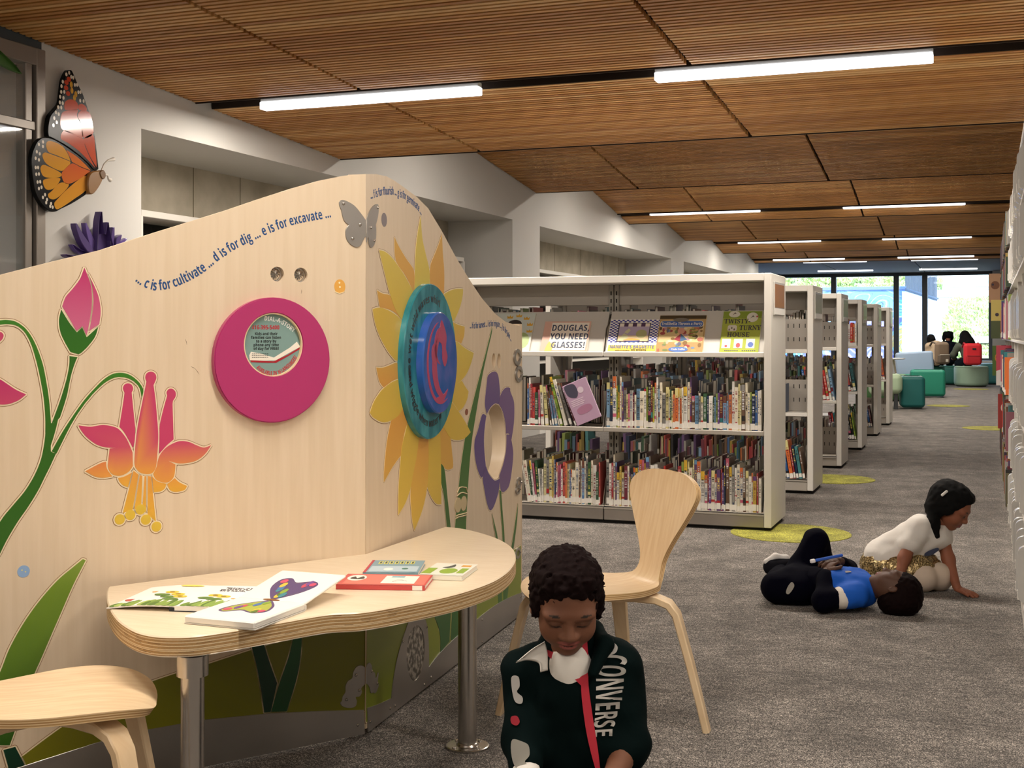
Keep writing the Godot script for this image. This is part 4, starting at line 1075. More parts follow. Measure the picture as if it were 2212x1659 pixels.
	m.prism(crv([-0.003, 0.1982, -0.003, 0.1982, 0.0059, 0.2061, 0.0246, 0.205, 0.0396, 0.1919, 0.0434, 0.1764, 0.0625, 0.1657, 0.0701, 0.149, 0.0855, 0.1627, 0.0855, 0.1627, 0.0917, 0.1582, 0.0917, 0.1582, 0.0855, 0.1362, 0.0917, 0.1227, 0.0778, 0.1087, 0.0625, 0.1061, 0.051, 0.1115, 0.0321, 0.1152, 0.0246, 0.1288, 0.0171, 0.1395, 0.0022, 0.1492, -0.003, 0.152, -0.003, 0.152]), 0.0, 0.003, 0.0005)
	part("caterpillar_hinge", m, M.steel, b, Transform3D(), "steel caterpillar head plate")
	for q in [[0.0359, 0.1774], [0.0793, 0.1298]]: screw(b, v2(q), 0.003)
	for q in [[[1.5736, 1.0643], 0.045], [[1.5942, 0.9957], 0.045], [[1.5942, 0.5516], 0.03], [[1.5798, 0.5248], 0.026], [[1.5789, 0.2665], 0.03]]:
		m = MB.new()
		var c := v2(q[0])
		m.plate(circ(c, q[1] * 1.15, 24, q[1] * 0.75), [circ(c, q[1] * 0.72, 20, q[1] * 0.42)], 0.0, 0.006)
		part("link_plate", m, M.steel, b)
		screw(b, c + Vector2(q[1] * 0.9, 0), 0.006)
	# stickers and lettering
	m = MB.new()
	m.prism(circ(v2([0.1403, 1.4967]), 0.0215, 24, 0.021), 0.0, 0.0006)
	part("sticker", m, mat(hx("7d7274"), 0.5), b, Transform3D(), "grey round sticker")
	m = MB.new()
	m.prism(circ(v2([0.9231, 0.8788]), 0.017, 24, 0.0115), 0.0, 0.0006)
	part("sticker", m, mat(hx("8a4a2c"), 0.5), b, Transform3D(), "brown round sticker")
	m = MB.new()
	write_along(m, "... f is for flourish ... g is for germinate ...", bold, 0.032, P([0.0361, 1.5478, 0.0828, 1.5583, 0.135, 1.5697, 0.2115, 1.5792, 0.2578, 1.5784, 0.3197, 1.5745, 0.3786, 1.5639, 0.4238, 1.5531, 0.4597, 1.5385]), 0.0002)
	write_along(m, "... h is for harvest ... i is for irrigate ... j is for join ...", bold, 0.03, P([0.96, 1.1781, 1.0672, 1.1788, 1.1881, 1.1863, 1.3246, 1.1846, 1.4102, 1.1632, 1.4926, 1.1271]), 0.0002)
	part("lettering", m, M.ink, b, Transform3D(), "blue lettering along the curved edge")
	# the little face carved in the long blade
	m = MB.new()
	for q in [[0.8236, 0.5589], [0.8853, 0.557]]: m.prism(circ(v2(q), 0.034, 20, 0.026), 0.0, 0.003)
	part("carved_eye", m, mat(hx("c8b58e"), 0.7), b)
	m = MB.new()
	for q in [[0.8115, 0.6043, 0.8343, 0.6187, 0.8651, 0.6177, 0.9121, 0.6098, 0.9231, 0.5936], [0.8115, 0.5921, 0.842, 0.5982, 0.8729, 0.597, 0.92, 0.5865], [0.7994, 0.5232, 0.8267, 0.5244, 0.8651, 0.5216, 0.9168, 0.5196], [0.7994, 0.5159, 0.8267, 0.517, 0.8651, 0.5142, 0.9168, 0.5122]]:
		var pts := []
		for i in range(0, q.size(), 2): pts.append(Vector3(q[i], q[i + 1], 0.003))
		m.tube(pts, 0.0022, 6)
	part("carved_line", m, M.raw, b)

func arc_band(c: Vector2, r1: float, r0: float, a0: float, a1: float) -> PackedVector2Array:
	# a crescent that tapers at both ends
	var o := PackedVector2Array()
	for i in 25: o.append(c + Vector2.from_angle(deg_to_rad(lerpf(a0, a1, i / 24.0))) * r1)
	for i in range(23, 0, -1):
		var s := sin(PI * i / 24.0)
		o.append(c + Vector2.from_angle(deg_to_rad(lerpf(a0, a1, i / 24.0))) * lerpf(r1 - 0.002, r0, s))
	return o


const KPX := -1.6761
const KPZ := -3.2692
const DAX := 0.55816
const DAZ := -0.82973
const DBX := -0.07565
const DBZ := -0.99713
const EYE1 := Vector2(1.2546, 1.0545)
const EYE2 := Vector2(1.3246, 1.0532)

# ------------------------------------------------------------------ table and chairs
func ply_mat(thick: float) -> StandardMaterial3D:
	if not M.has("ply"):
		var im := Image.create(256, 64, false, Image.FORMAT_RGB8)
		var r := RandomNumberGenerator.new()
		r.seed = 12
		for y in 64:
			var k := int(y / 64.0 * 11)
			var c := hx("e0c69c") if k % 2 == 0 else hx("b8915c")
			if int((y + 1) / 64.0 * 11) != k: c = hx("8d6538")
			for x in 256: im.set_pixel(x, y, c.darkened(r.randf() * 0.1))
		for i in 26:
			var x0 := r.randi() % 250
			var y0 := (r.randi() % 10) * 6 + 3
			for x in r.randi() % 14 + 3: im.set_pixel((x0 + x) % 256, y0, hx("4d3218"))
		M.ply = ImageTexture.create_from_image(im)
	var m := StandardMaterial3D.new()
	m.albedo_texture = M.ply
	m.roughness = 0.55
	m.uv1_scale = Vector3(1.6, 1.0 / thick, 1.0)
	return m

func make_table() -> void:
	var t := thing("play_table", "low birch plywood table with rounded corners on steel tube legs, joined to the play panel", "table")
	var a := [-2.0624, -2.6209, -2.0624, -2.6209, -2.0263, -2.5683, -1.9566, -2.4807, -1.8848, -2.4013, -1.8116, -2.3293, -1.7474, -2.2771, -1.686, -2.2385, -1.6381, -2.224, -1.5989, -2.2281, -1.5577, -2.2489, -1.5278, -2.287, -1.4986, -2.3365, -1.4501, -2.4316, -1.396, -2.5317]
	a.append_array([-1.3359, -2.5777, -1.2862, -2.6619, -1.2193, -2.8224, -1.1898, -2.9836, -1.1931, -3.1197, -1.2188, -3.2559, -1.2589, -3.3864, -1.323, -3.5267, -1.4173, -3.6592, -1.5247, -3.7611, -1.611, -3.818, -1.6735, -3.8321, -1.6735, -3.8321])
	a.append_array([-1.6779, -3.2815, -1.6779, -3.2815])
	for i in range(1, a.size(), 2): a[i] = -a[i]
	var o := MB.ccw(crv(a, 6))
	var xf := basis3(Vector3(1, 0, 0), Vector3(0, 0, -1), Vector3(0, 1, 0))
	var m := MB.new()
	m.xf = xf
	m.cap(MB.inset(o, 0.003), 0.523)
	m.cap(MB.inset(o, 0.003), 0.479, false)
	m.sides(o, 0.52, 0.523, MB.inset(o, 0.003))
	m.sides(MB.inset(o, 0.003), 0.479, 0.482, o)
	part("tabletop", m, M.birch_top, t)
	m = MB.new()
	m.xf = xf
	m.sides(o, 0.482, 0.52)
	part("ply_edge", m, ply_mat(0.038), t, Transform3D(), "layered plywood edge")
	for q in [[-1.566, -2.262, 0.0245, 0.033, 0.042], [-1.366, -3.284, 0.026, 0.0285, 0.03]]:
		m = MB.new()
		m.lathe([[q[2], 0.004], [q[2], 0.48 - q[4]], [q[3], 0.48 - q[4]], [q[3], 0.4815]], 32)
		var l := part("leg", m, M.tube, t, Transform3D(Basis(), Vector3(q[0], 0, q[1])))
		m = MB.new()
		m.lathe([[0.061, 0.0], [0.061, 0.005], [0.058, 0.0065], [0.032, 0.007], [0.029, 0.012], [q[2], 0.014]], 36)
		part("floor_flange", m, M.tube, l)
		for k in 4:
			m = MB.new()
			m.lathe([[0.007, 0.0], [0.006, 0.003], [0.003, 0.0035], [0.0, 0.002]], 10)
			part("screw", m, M.screw, l, Transform3D(Basis(), Vector3(cos(k * PI / 2 + 0.5) * 0.046, 0.0068, sin(k * PI / 2 + 0.5) * 0.046)))

func make_chairs() -> void:
	var prof := [[0.212, 0.386, 0.0], [0.208, 0.39, 0.06], [0.19, 0.4, 0.115], [0.15, 0.409, 0.16], [0.09, 0.412, 0.186], [0.02, 0.41, 0.19], [-0.05, 0.407, 0.17], [-0.105, 0.407, 0.142], [-0.148, 0.410, 0.112], [-0.175, 0.422, 0.082], [-0.190, 0.45, 0.066], [-0.199, 0.49, 0.068], [-0.21, 0.55, 0.098], [-0.224, 0.62, 0.145], [-0.236, 0.68, 0.182], [-0.244, 0.72, 0.196], [-0.249, 0.75, 0.186], [-0.253, 0.775, 0.15], [-0.256, 0.79, 0.1], [-0.257, 0.796, 0.05], [-0.2575, 0.798, 0.0]]
	for p in prof:
		if p[1] > 0.42 and p[0] < 0.0:
			p[1] = 0.42 + (p[1] - 0.42) * 0.85
			p[2] *= 0.91
	var line := []
	for i in prof.size() - 1:
		for s in 4:
			var p := []
			for c in 3: p.append(cubic_interpolate(prof[i][c], prof[i + 1][c], prof[maxi(i - 1, 0)][c], prof[mini(i + 2, prof.size() - 1)][c], s / 4.0))
			line.append(p)
	line.append(prof[-1])
	var top := []
	var bot := []
	var rim1 := []
	var rim2 := []
	for i in line.size():
		var p: Array = line[i]
		var a: Array = line[maxi(i - 1, 0)]
		var b: Array = line[mini(i + 1, line.size() - 1)]
		var d := Vector2(b[0] - a[0], b[1] - a[1]).normalized()
		var n := Vector3(d.y, -d.x, 0)
		var r1 := []
		var r2 := []
		for k in 13:
			var u := (k - 6) / 6.0
			var w: float = maxf(p[2], 0.001)
			var lift := 0.012 * u * u * (w / 0.19)
			var q := Vector3(p[0], p[1], u * w) + n * lift
			r1.append(q)
			r2.append(q - n * 0.017)
		top.append(r1)
		bot.append(r2)
		rim1.append([r1[12], r2[12]])
		rim2.append([r2[0], r1[0]])
	for r in bot: r.reverse()
	var shell := MB.new()
	shell.grid(top)
	shell.grid(bot)
	var rim := MB.new()
	rim.grid(rim1)
	rim.grid(rim2)
	var pm := ply_mat(1.0)
	pm.uv1_scale = Vector3(1.0, 1.0, 1.0)
	var im := Image.create(64, 16, false, Image.FORMAT_RGB8)
	for x in 64:
		for y in 16: im.set_pixel(x, y, [hx("dcbf94"), hx("b48c58"), hx("d8ba8c"), hx("a57c4a"), hx("d9bc90"), hx("b08854"), hx("d6b788")][x * 7 / 64].darkened(0.25 if x * 7 % 64 < 7 and x > 3 else 0.0))
	var rimmat := StandardMaterial3D.new()
	rimmat.albedo_texture = ImageTexture.create_from_image(im)
	rimmat.roughness = 0.5
	var c1 := thing("plywood_chair", "light plywood chair behind the seated boy, its fan-shaped back upright", "chair", Vector3(-1.09, 0, -3.615), atan2(-0.74, -0.67), "plywood children's chairs")
	var c2 := thing("plywood_chair", "light plywood chair cut off at the lower left, only its seat and front legs showing", "chair", Vector3(-1.80, 0, -2.10), atan2(0.56, 0.83), "plywood children's chairs")
	for c in [c1, c2]:
		var s := part("seat", shell, M.beech, c)
		part("ply_edge", rim, rimmat, s)
		for q in [[1, 1], [1, -1], [-1, 1], [-1, -1]]:
			var sx: float = q[0]
			var sz: float = q[1]
			var m := MB.new()
			var pts := []
			var wd := []
			var th := []
			var raw := [[0.02, 0.382, 0.03], [0.08, 0.384, 0.08], [0.125, 0.38, 0.12], [0.152, 0.366, 0.144], [0.168, 0.338, 0.158], [0.178, 0.29, 0.167], [0.196, 0.2, 0.183], [0.214, 0.1, 0.2], [0.231, 0.0, 0.216]]
			for i in raw.size():
				var back := 1.06 if sx < 0 else 0.92
				pts.append(Vector3(raw[i][0] * sx * back, raw[i][1], raw[i][2] * sz))
				wd.append(lerpf(0.062, 0.036, i / 8.0))
				th.append(lerpf(0.024, 0.02, i / 8.0))
			m.bar(pts, wd, th, Vector3(-sz * 0.7, 0, sx * 0.7) if true else Vector3.ZERO)
			part("leg", m, M.beech, c)
	table_books()

func flat_book(called: String, label: String, c: Array, h: float, cover: Color, pages_col := Color(0.93, 0.91, 0.87)) -> Node3D:
	# a closed book lying on the table; c is its outline seen from above: front left, front right, back right, back left
	var p0 := Vector3(c[0], 0.5235, c[1])
	var xd := Vector3(c[2], 0.5235, c[3]) - p0
	var zd := Vector3(c[6], 0.5235, c[7]) - p0
	var x := xd.normalized()
	var z := -(zd - x * zd.dot(x)).normalized()
	var w := xd.length()
	var d := zd.length()
	var t := thing(called, label, "book")
	t.transform = basis3(x, Vector3.UP, z, p0)
	t.set_meta("w", w)
	t.set_meta("d", d)
	var m := MB.new()
	m.box(Vector3(0, h - 0.0016, -d), Vector3(w, h, 0), 0.0006)
	m.box(Vector3(0, 0.0, -d), Vector3(w, 0.0016, 0), 0.0005)
	m.box(Vector3(0, 0.0, -0.003), Vector3(w, h, 0.0), 0.0006)
	part("cover", m, mat(cover, 0.35), t)
	m = MB.new()
	m.box(Vector3(0.002, 0.0016, -d + 0.003), Vector3(w - 0.002, h - 0.0016, -0.003))
	part("pages", m, mat(pages_col, 0.8), t)
	return t

func table_books() -> void:
	var bold := font("Droid Sans")
	var up := basis3(Vector3(1, 0, 0), Vector3(0, 0, -1), Vector3(0, 1, 0))
	# red, blue and white books
	var t := flat_book("picture_book", "red paperback with a white cloud title lying nearest the table front", [-1.512, -2.7876, -1.298, -2.8486, -1.3394, -2.9783, -1.5566, -2.9231], 0.012, hx("c94a4a"))
	var w: float = t.get_meta("w")
	var d: float = t.get_meta("d")
	var m := MB.new()
	m.xf = up
	m.col = lin(hx("e2786a"))
	m.prism(rect(w * 0.06, d * 0.06, w * 0.98, d * 0.94), 0.0121, 0.0124)
	m.col = lin(hx("f0ece2"))
	m.prism(circ(Vector2(w * 0.16, d * 0.62), w * 0.11, 14, d * 0.26), 0.0122, 0.0126)
	m.prism(rect(w * 0.48, d * 0.16, w * 0.86, d * 0.84), 0.0122, 0.0126)
	m.col = lin(hx("7fb0b8"))
	m.prism(rect(w * 0.55, d * 0.68, w * 0.7, d * 0.82), 0.0124, 0.0128)
	m.col = lin(hx("2b2624"))
	m.prism(crv([w * 0.09, d * 0.55, w * 0.13, d * 0.72, w * 0.17, d * 0.56, w * 0.22, d * 0.74, w * 0.25, d * 0.54, w * 0.17, d * 0.48]), 0.0124, 0.0129)
	m.prism(crv([w * 0.6, d * 0.3, w * 0.66, d * 0.5, w * 0.76, d * 0.36, w * 0.7, d * 0.44]), 0.0124, 0.0129)
	part("cover_print", m, vmat(0.4), t)
	m = MB.new()
	m.box(Vector3(w * 0.86, 0.0005, -0.0002), Vector3(w * 0.97, 0.0118, 0.0006))
	part("spine_label", m, mat(hx("efece6"), 0.6), t)
	t = flat_book("picture_book", "blue paperback with a red spine lying behind the red one", [-1.5232, -2.9541, -1.3865, -3.0001, -1.4434, -3.1676, -1.574, -3.1275], 0.012, hx("7fa3b0"))
	w = t.get_meta("w")
	d = t.get_meta("d")
	m = MB.new()
	m.xf = up
	m.col = lin(hx("c0384a"))
	m.prism(rect(0.0, 0.0, w * 0.05, d), 0.0121, 0.0124)
	m.col = lin(hx("b9cdd6"))
	m.prism(rect(w * 0.08, d * 0.08, w * 0.96, d * 0.5), 0.0121, 0.0124)
	m.col = lin(hx("e8e06a"))
	for i in 7: m.prism(rect(w * (0.16 + i * 0.1), d * 0.68, w * (0.23 + i * 0.1), d * 0.9), 0.0122, 0.0126)
	m.col = lin(hx("1d3c4e"))
	for i in 7: m.prism(rect(w * (0.18 + i * 0.1), d * 0.72, w * (0.215 + i * 0.1), d * 0.86), 0.0124, 0.0128)
	m.col = lin(hx("f2f2ea"))
	m.prism(circ(Vector2(w * 0.42, d * 0.26), w * 0.09, 14, d * 0.1), 0.0122, 0.0126)
	m.col = lin(hx("3f7a6a"))
	m.prism(circ(Vector2(w * 0.72, d * 0.3), w * 0.06, 12, d * 0.06), 0.0122, 0.0126)
	part("cover_print", m, vmat(0.4), t)
	t = flat_book("picture_book", "small square white and green board book at the right of the blue one", [-1.3737, -2.9779, -1.2609, -2.9941, -1.2997, -3.1485, -1.4173, -3.1419], 0.013, hx("e8e6d8"))
	w = t.get_meta("w")
	d = t.get_meta("d")
	m = MB.new()
	m.xf = up
	m.col = lin(hx("8fae3c"))
	m.prism(rect(0.0, d * 0.1, w * 0.22, d * 0.55), 0.0131, 0.0134)
	m.prism(circ(Vector2(w * 0.55, d * 0.35), w * 0.2, 16, d * 0.22), 0.0131, 0.0134)
	m.prism(rect(w * 0.78, d * 0.2, w * 0.95, d * 0.6), 0.0131, 0.0134)
	m.col = lin(hx("4b4f48"))
	m.prism(crv([w * 0.3, d * 0.62, w * 0.42, d * 0.72, w * 0.5, d * 0.9, w * 0.56, d * 0.72, w * 0.45, d * 0.58]), 0.0132, 0.0135)
	m.col = lin(hx("e0a03c"))
	m.prism(rect(w * 0.7, d * 0.74, w * 0.92, d * 0.86), 0.0132, 0.0135)
	part("cover_print", m, vmat(0.4), t)
	# the open book with sunflowers
	t = thing("open_picture_book", "open picture book with green fields and sunflowers at the left end of the table", "book")
	var s0 := v2([-1.7337, -2.4339])
	var s1 := v2([-1.7821, -2.6677])
	var l0 := v2([-1.8964, -2.41])
	var yd := (s1 - s0).normalized()
	var len := s0.distance_to(s1)
	var xr := Vector2(-yd.y, yd.x)
	if xr.dot(l0 - s0) > 0.0: xr = -xr
	t.transform = basis3(Vector3(xr.x, 0, xr.y), Vector3.UP, Vector3(xr.x, 0, xr.y).cross(Vector3.UP), Vector3(s0.x, 0.5235, s0.y))
	var wd := 0.165
	for s in [-1, 1]:
		m = MB.new()
		var rows := []
		var r2 := []
		for i in 11:
			var u := i / 10.0
			var y: float = (0.012 + 0.004 * sin(u * PI) - u * 0.009) if s < 0 else (0.012 + 0.002 * sin(u * PI))
			rows.append([Vector3(s * wd * u, y, 0), Vector3(s * wd * u, y, -len)])
			r2.append([Vector3(s * wd * u, y - 0.003 if s < 0 else 0.002, 0), Vector3(s * wd * u, y - 0.003 if s < 0 else 0.002, -len)])
		if s > 0: m.grid(r2); rows.reverse(); m.grid(rows); rows.reverse()
		else: m.grid(rows); r2.reverse(); m.grid(r2); r2.reverse()
		for i in 10:
			for e in [0, 1]: m.out_face([rows[i][e], rows[i + 1][e], r2[i + 1][e], r2[i][e]], Vector3(0, 0.006, -len / 2))
		m.out_face([rows[10][0], rows[10][1], r2[10][1], r2[10][0]], Vector3(0, 0.006, -len / 2))
		part("page", m, mat(hx("f2efe8"), 0.6), t)
	m = MB.new()
	m.box(Vector3(-0.012, 0.0, -len), Vector3(wd + 0.002, 0.0022, 0.001), 0.0005)
	m.box(Vector3(-0.013, 0.0, -len), Vector3(-0.001, 0.011, 0.0), 0.0005)
	part("cover", m, mat(hx("26262c"), 0.5), t)
	m = MB.new()
	m.xf = up
	var r := RandomNumberGenerator.new()
	r.seed = 44
	for s in [-1, 1]:
		for i in 26:
			m.col = lin([hx("6f8f3a"), hx("86a24a"), hx("54762c"), hx("a3b85e")][r.randi() % 4])
			var x: float = s * wd * (0.04 + 0.9 * r.randf())
			var hh := len * (0.14 + 0.16 * r.randf())
			var zz := pagey(x, wd)
			m.prism(crv([x - 0.008, 0.004, x + 0.008, 0.004, x + 0.006 * r.randf(), hh, x - 0.007, hh * 0.7], 3), zz, zz + 0.0003)
	for q in [[-0.045, 0.52], [-0.07, 0.62], [0.05, 0.5], [0.075, 0.45], [-0.03, 0.42]]:
		var zz: float = pagey(q[0], wd)
		m.col = lin(hx("5d7f36"))
		m.prism(circ(Vector2(q[0] - 0.012, len * q[1] - 0.03), 0.02, 12, 0.011), zz + 0.0001, zz + 0.0006)
		m.col = lin(hx("e6c63e"))
		m.prism(circ(Vector2(q[0], len * q[1]), 0.017, 14, 0.012), zz + 0.0002, zz + 0.0008)
		m.col = lin(hx("6a4a24"))
		m.prism(circ(Vector2(q[0], len * q[1]), 0.007, 10, 0.005), zz + 0.0004, zz + 0.001)
	m.col = lin(hx("f0dc6a"))
	m.prism(circ(Vector2(-0.05, len * 0.93), 0.03, 12, 0.009), 0.0138, 0.0143)
	m.col = lin(hx("b8564a"))
	m.prism(circ(Vector2(-0.135, len * 0.3), 0.018, 12, 0.014), 0.0062, 0.0068)
	m.col = lin(hx("e0a25a"))
	m.prism(circ(Vector2(-0.115, len * 0.68), 0.013, 12, 0.008), 0.0082, 0.009)
	m.prism(circ(Vector2(0.105, len * 0.38), 0.006, 10, 0.005), 0.0135, 0.0142)
	part("page_picture", m, vmat(0.6), t)
	m = MB.new()
	for i in 4: m.xf = up; write(m, ["Hooray, it's so", "lovely to be", "There's so much", "on a warm, sun"][i], bold, 0.0125, Vector2(0.085, len * 0.86 - i * 0.012), 0.0141, 1.0, 0.5)
	part("lettering", m, M.black_ink, t)
	# the board book spread open on a butterfly, its right page raised
	t = thing("open_board_book", "open white board book with a big colourful butterfly across both pages", "book")
	var a := v2([-1.6394, -2.3989])
	var b := v2([-1.4613, -2.3348])
	var c := v2([-1.458, -2.5437])
	var x1 := (c - b)
	var w1 := x1.length()
	x1 = x1.normalized()
	var h1 := absf((a - b).cross(x1))
	var z1 := Vector3(x1.x, 0, x1.y).cross(Vector3.UP)
	t.transform = basis3(Vector3(x1.x, 0, x1.y), Vector3.UP, z1, Vector3(b.x, 0.5235, b.y))
	var th := 0.018
	m = MB.new()
	m.box(Vector3(0, 0.002, -h1), Vector3(w1, th, 0), 0.003)
	for i in 4: m.box(Vector3(0.001, th - 0.0045 * (i + 1), 0.0005), Vector3(w1 - 0.001, th - 0.0045 * (i + 1) + 0.0008, 0.0008))
	part("page", m, mat(hx("ebe7df"), 0.5), t)
	m = MB.new()
	m.box(Vector3(0, 0, -h1), Vector3(w1, 0.0025, 0.001), 0.0008)
	part("cover", m, mat(hx("d8d4cc"), 0.5), t)
	var tilt := deg_to_rad(9.0)
	var hinge := Transform3D(Basis(Vector3(0, 0, 1), tilt), Vector3(w1, th - 0.006, 0))
	m = MB.new()
	m.box(Vector3(0, 0, -h1), Vector3(w1 * 0.93, 0.006, 0), 0.002)
	part("raised_page", m, mat(hx("ebe7df"), 0.5), t, hinge)
	m = MB.new()
	m.box(Vector3(-0.004, 0.0, -h1), Vector3(0.008, th - 0.004, 0), 0.002)
	part("spine", m, mat(hx("d8d4cc"), 0.5), t, Transform3D(Basis(), Vector3(w1, 0, 0)))
	var cols := ["6f4a8a", "86a03a", "d2b63e", "3f7f8a", "c04a5a", "56702a", "4a6fa8"]
	for s in [-1, 1]:
		m = MB.new()
		m.xf = (Transform3D(Basis(), Vector3(w1, th, 0)) if s < 0 else hinge * Transform3D(Basis(), Vector3(0, 0.006, 0))) * up
		var k := h1 / 0.2
		var wing := crv([0.0, 0.1, 0.0, 0.1, 0.03 * s, 0.125, 0.08 * s, 0.155, 0.13 * s, 0.16, 0.145 * s, 0.135, 0.12 * s, 0.105, 0.13 * s, 0.08, 0.135 * s, 0.055, 0.11 * s, 0.035, 0.06 * s, 0.05, 0.02 * s, 0.08])
		for i in wing.size(): wing[i] *= Vector2(minf(1.0, w1 / 0.165), k)
		m.col = lin(hx("59456f"))
		m.prism(wing, 0.0, 0.0003)
		m.col = lin(hx("a3aa44"))
		m.prism(MB.inset(MB.ccw(wing), 0.006), 0.0002, 0.0005)
		for i in 9:
			m.col = lin(hx(cols[(i + (0 if s < 0 else 2)) % 7]))
			var u: float = 0.03 + 0.1 * fposmod(i * 0.38, 1.0)
			var v := 0.1 * k + (0.045 * k) * sin(i * 2.1) * (u / 0.13)
			m.prism(circ(Vector2(u * s * minf(1.0, w1 / 0.165), v), 0.017, 12, 0.007), 0.0004, 0.0007 + 0.00005 * i)
		m.col = lin(hx("c9506a"))
		m.prism(circ(Vector2(0.12 * s * minf(1.0, w1 / 0.165), 0.142 * k), 0.013, 14, 0.009), 0.0006, 0.0012)
		m.prism(circ(Vector2(0.112 * s * minf(1.0, w1 / 0.165), 0.05 * k), 0.011, 14, 0.008), 0.0006, 0.0012)
		m.col = lin(hx("8a5a2c"))
		m.prism(circ(Vector2(0.0, 0.1 * k), 0.006, 12, 0.022), 0.0006, 0.0012)
		part("butterfly_picture", m, vmat(0.6), t)

func pagey(x: float, wd: float) -> float:
	var u := absf(x) / wd
	return 0.0003 + ((0.012 + 0.004 * sin(u * PI) - u * 0.009) if x < 0.0 else (0.012 + 0.002 * sin(u * PI)))

# ------------------------------------------------------------------ bookcases and books
const BOOK_COLS := [["crimson", "a8242c"], ["cream", "e3dac4"], ["navy", "1f3158"], ["yellow", "d9b23a"], ["white", "e4e1da"], ["teal", "2b7a80"], ["orange", "cf6a34"], ["black", "232225"], ["lime green", "8aa63c"], ["pink", "c9627e"], ["sky blue", "6d9cc4"], ["brown", "6b4a34"], ["purple", "63407a"], ["grey", "8d8b88"], ["dark green", "2f5a3a"], ["pale yellow", "e0d694"], ["red", "c23a34"], ["off-white", "d8d2c6"], ["blue", "2c5ca0"], ["maroon", "6a2230"]]
var spine_mats := []
var cover_unit: ArrayMesh
var pages_unit: ArrayMesh
var label_unit: ArrayMesh
var label_mat: Material
var pages_mat: Material
var rest_covers := []   # books too many to single out: [transform, colour]
const ORD := ["first", "second", "third", "4th", "5th", "6th", "7th", "8th", "9th", "10th", "11th", "12th", "13th", "14th", "15th", "16th", "17th", "18th", "19th", "20th"]

func ordinal(n: int) -> String:
	if n <= 20: return ORD[n - 1]
	var s := "th"
	if n % 100 < 11 or n % 100 > 13: s = ["th", "st", "nd", "rd", "th", "th", "th", "th", "th", "th"][n % 10]
	return str(n) + s

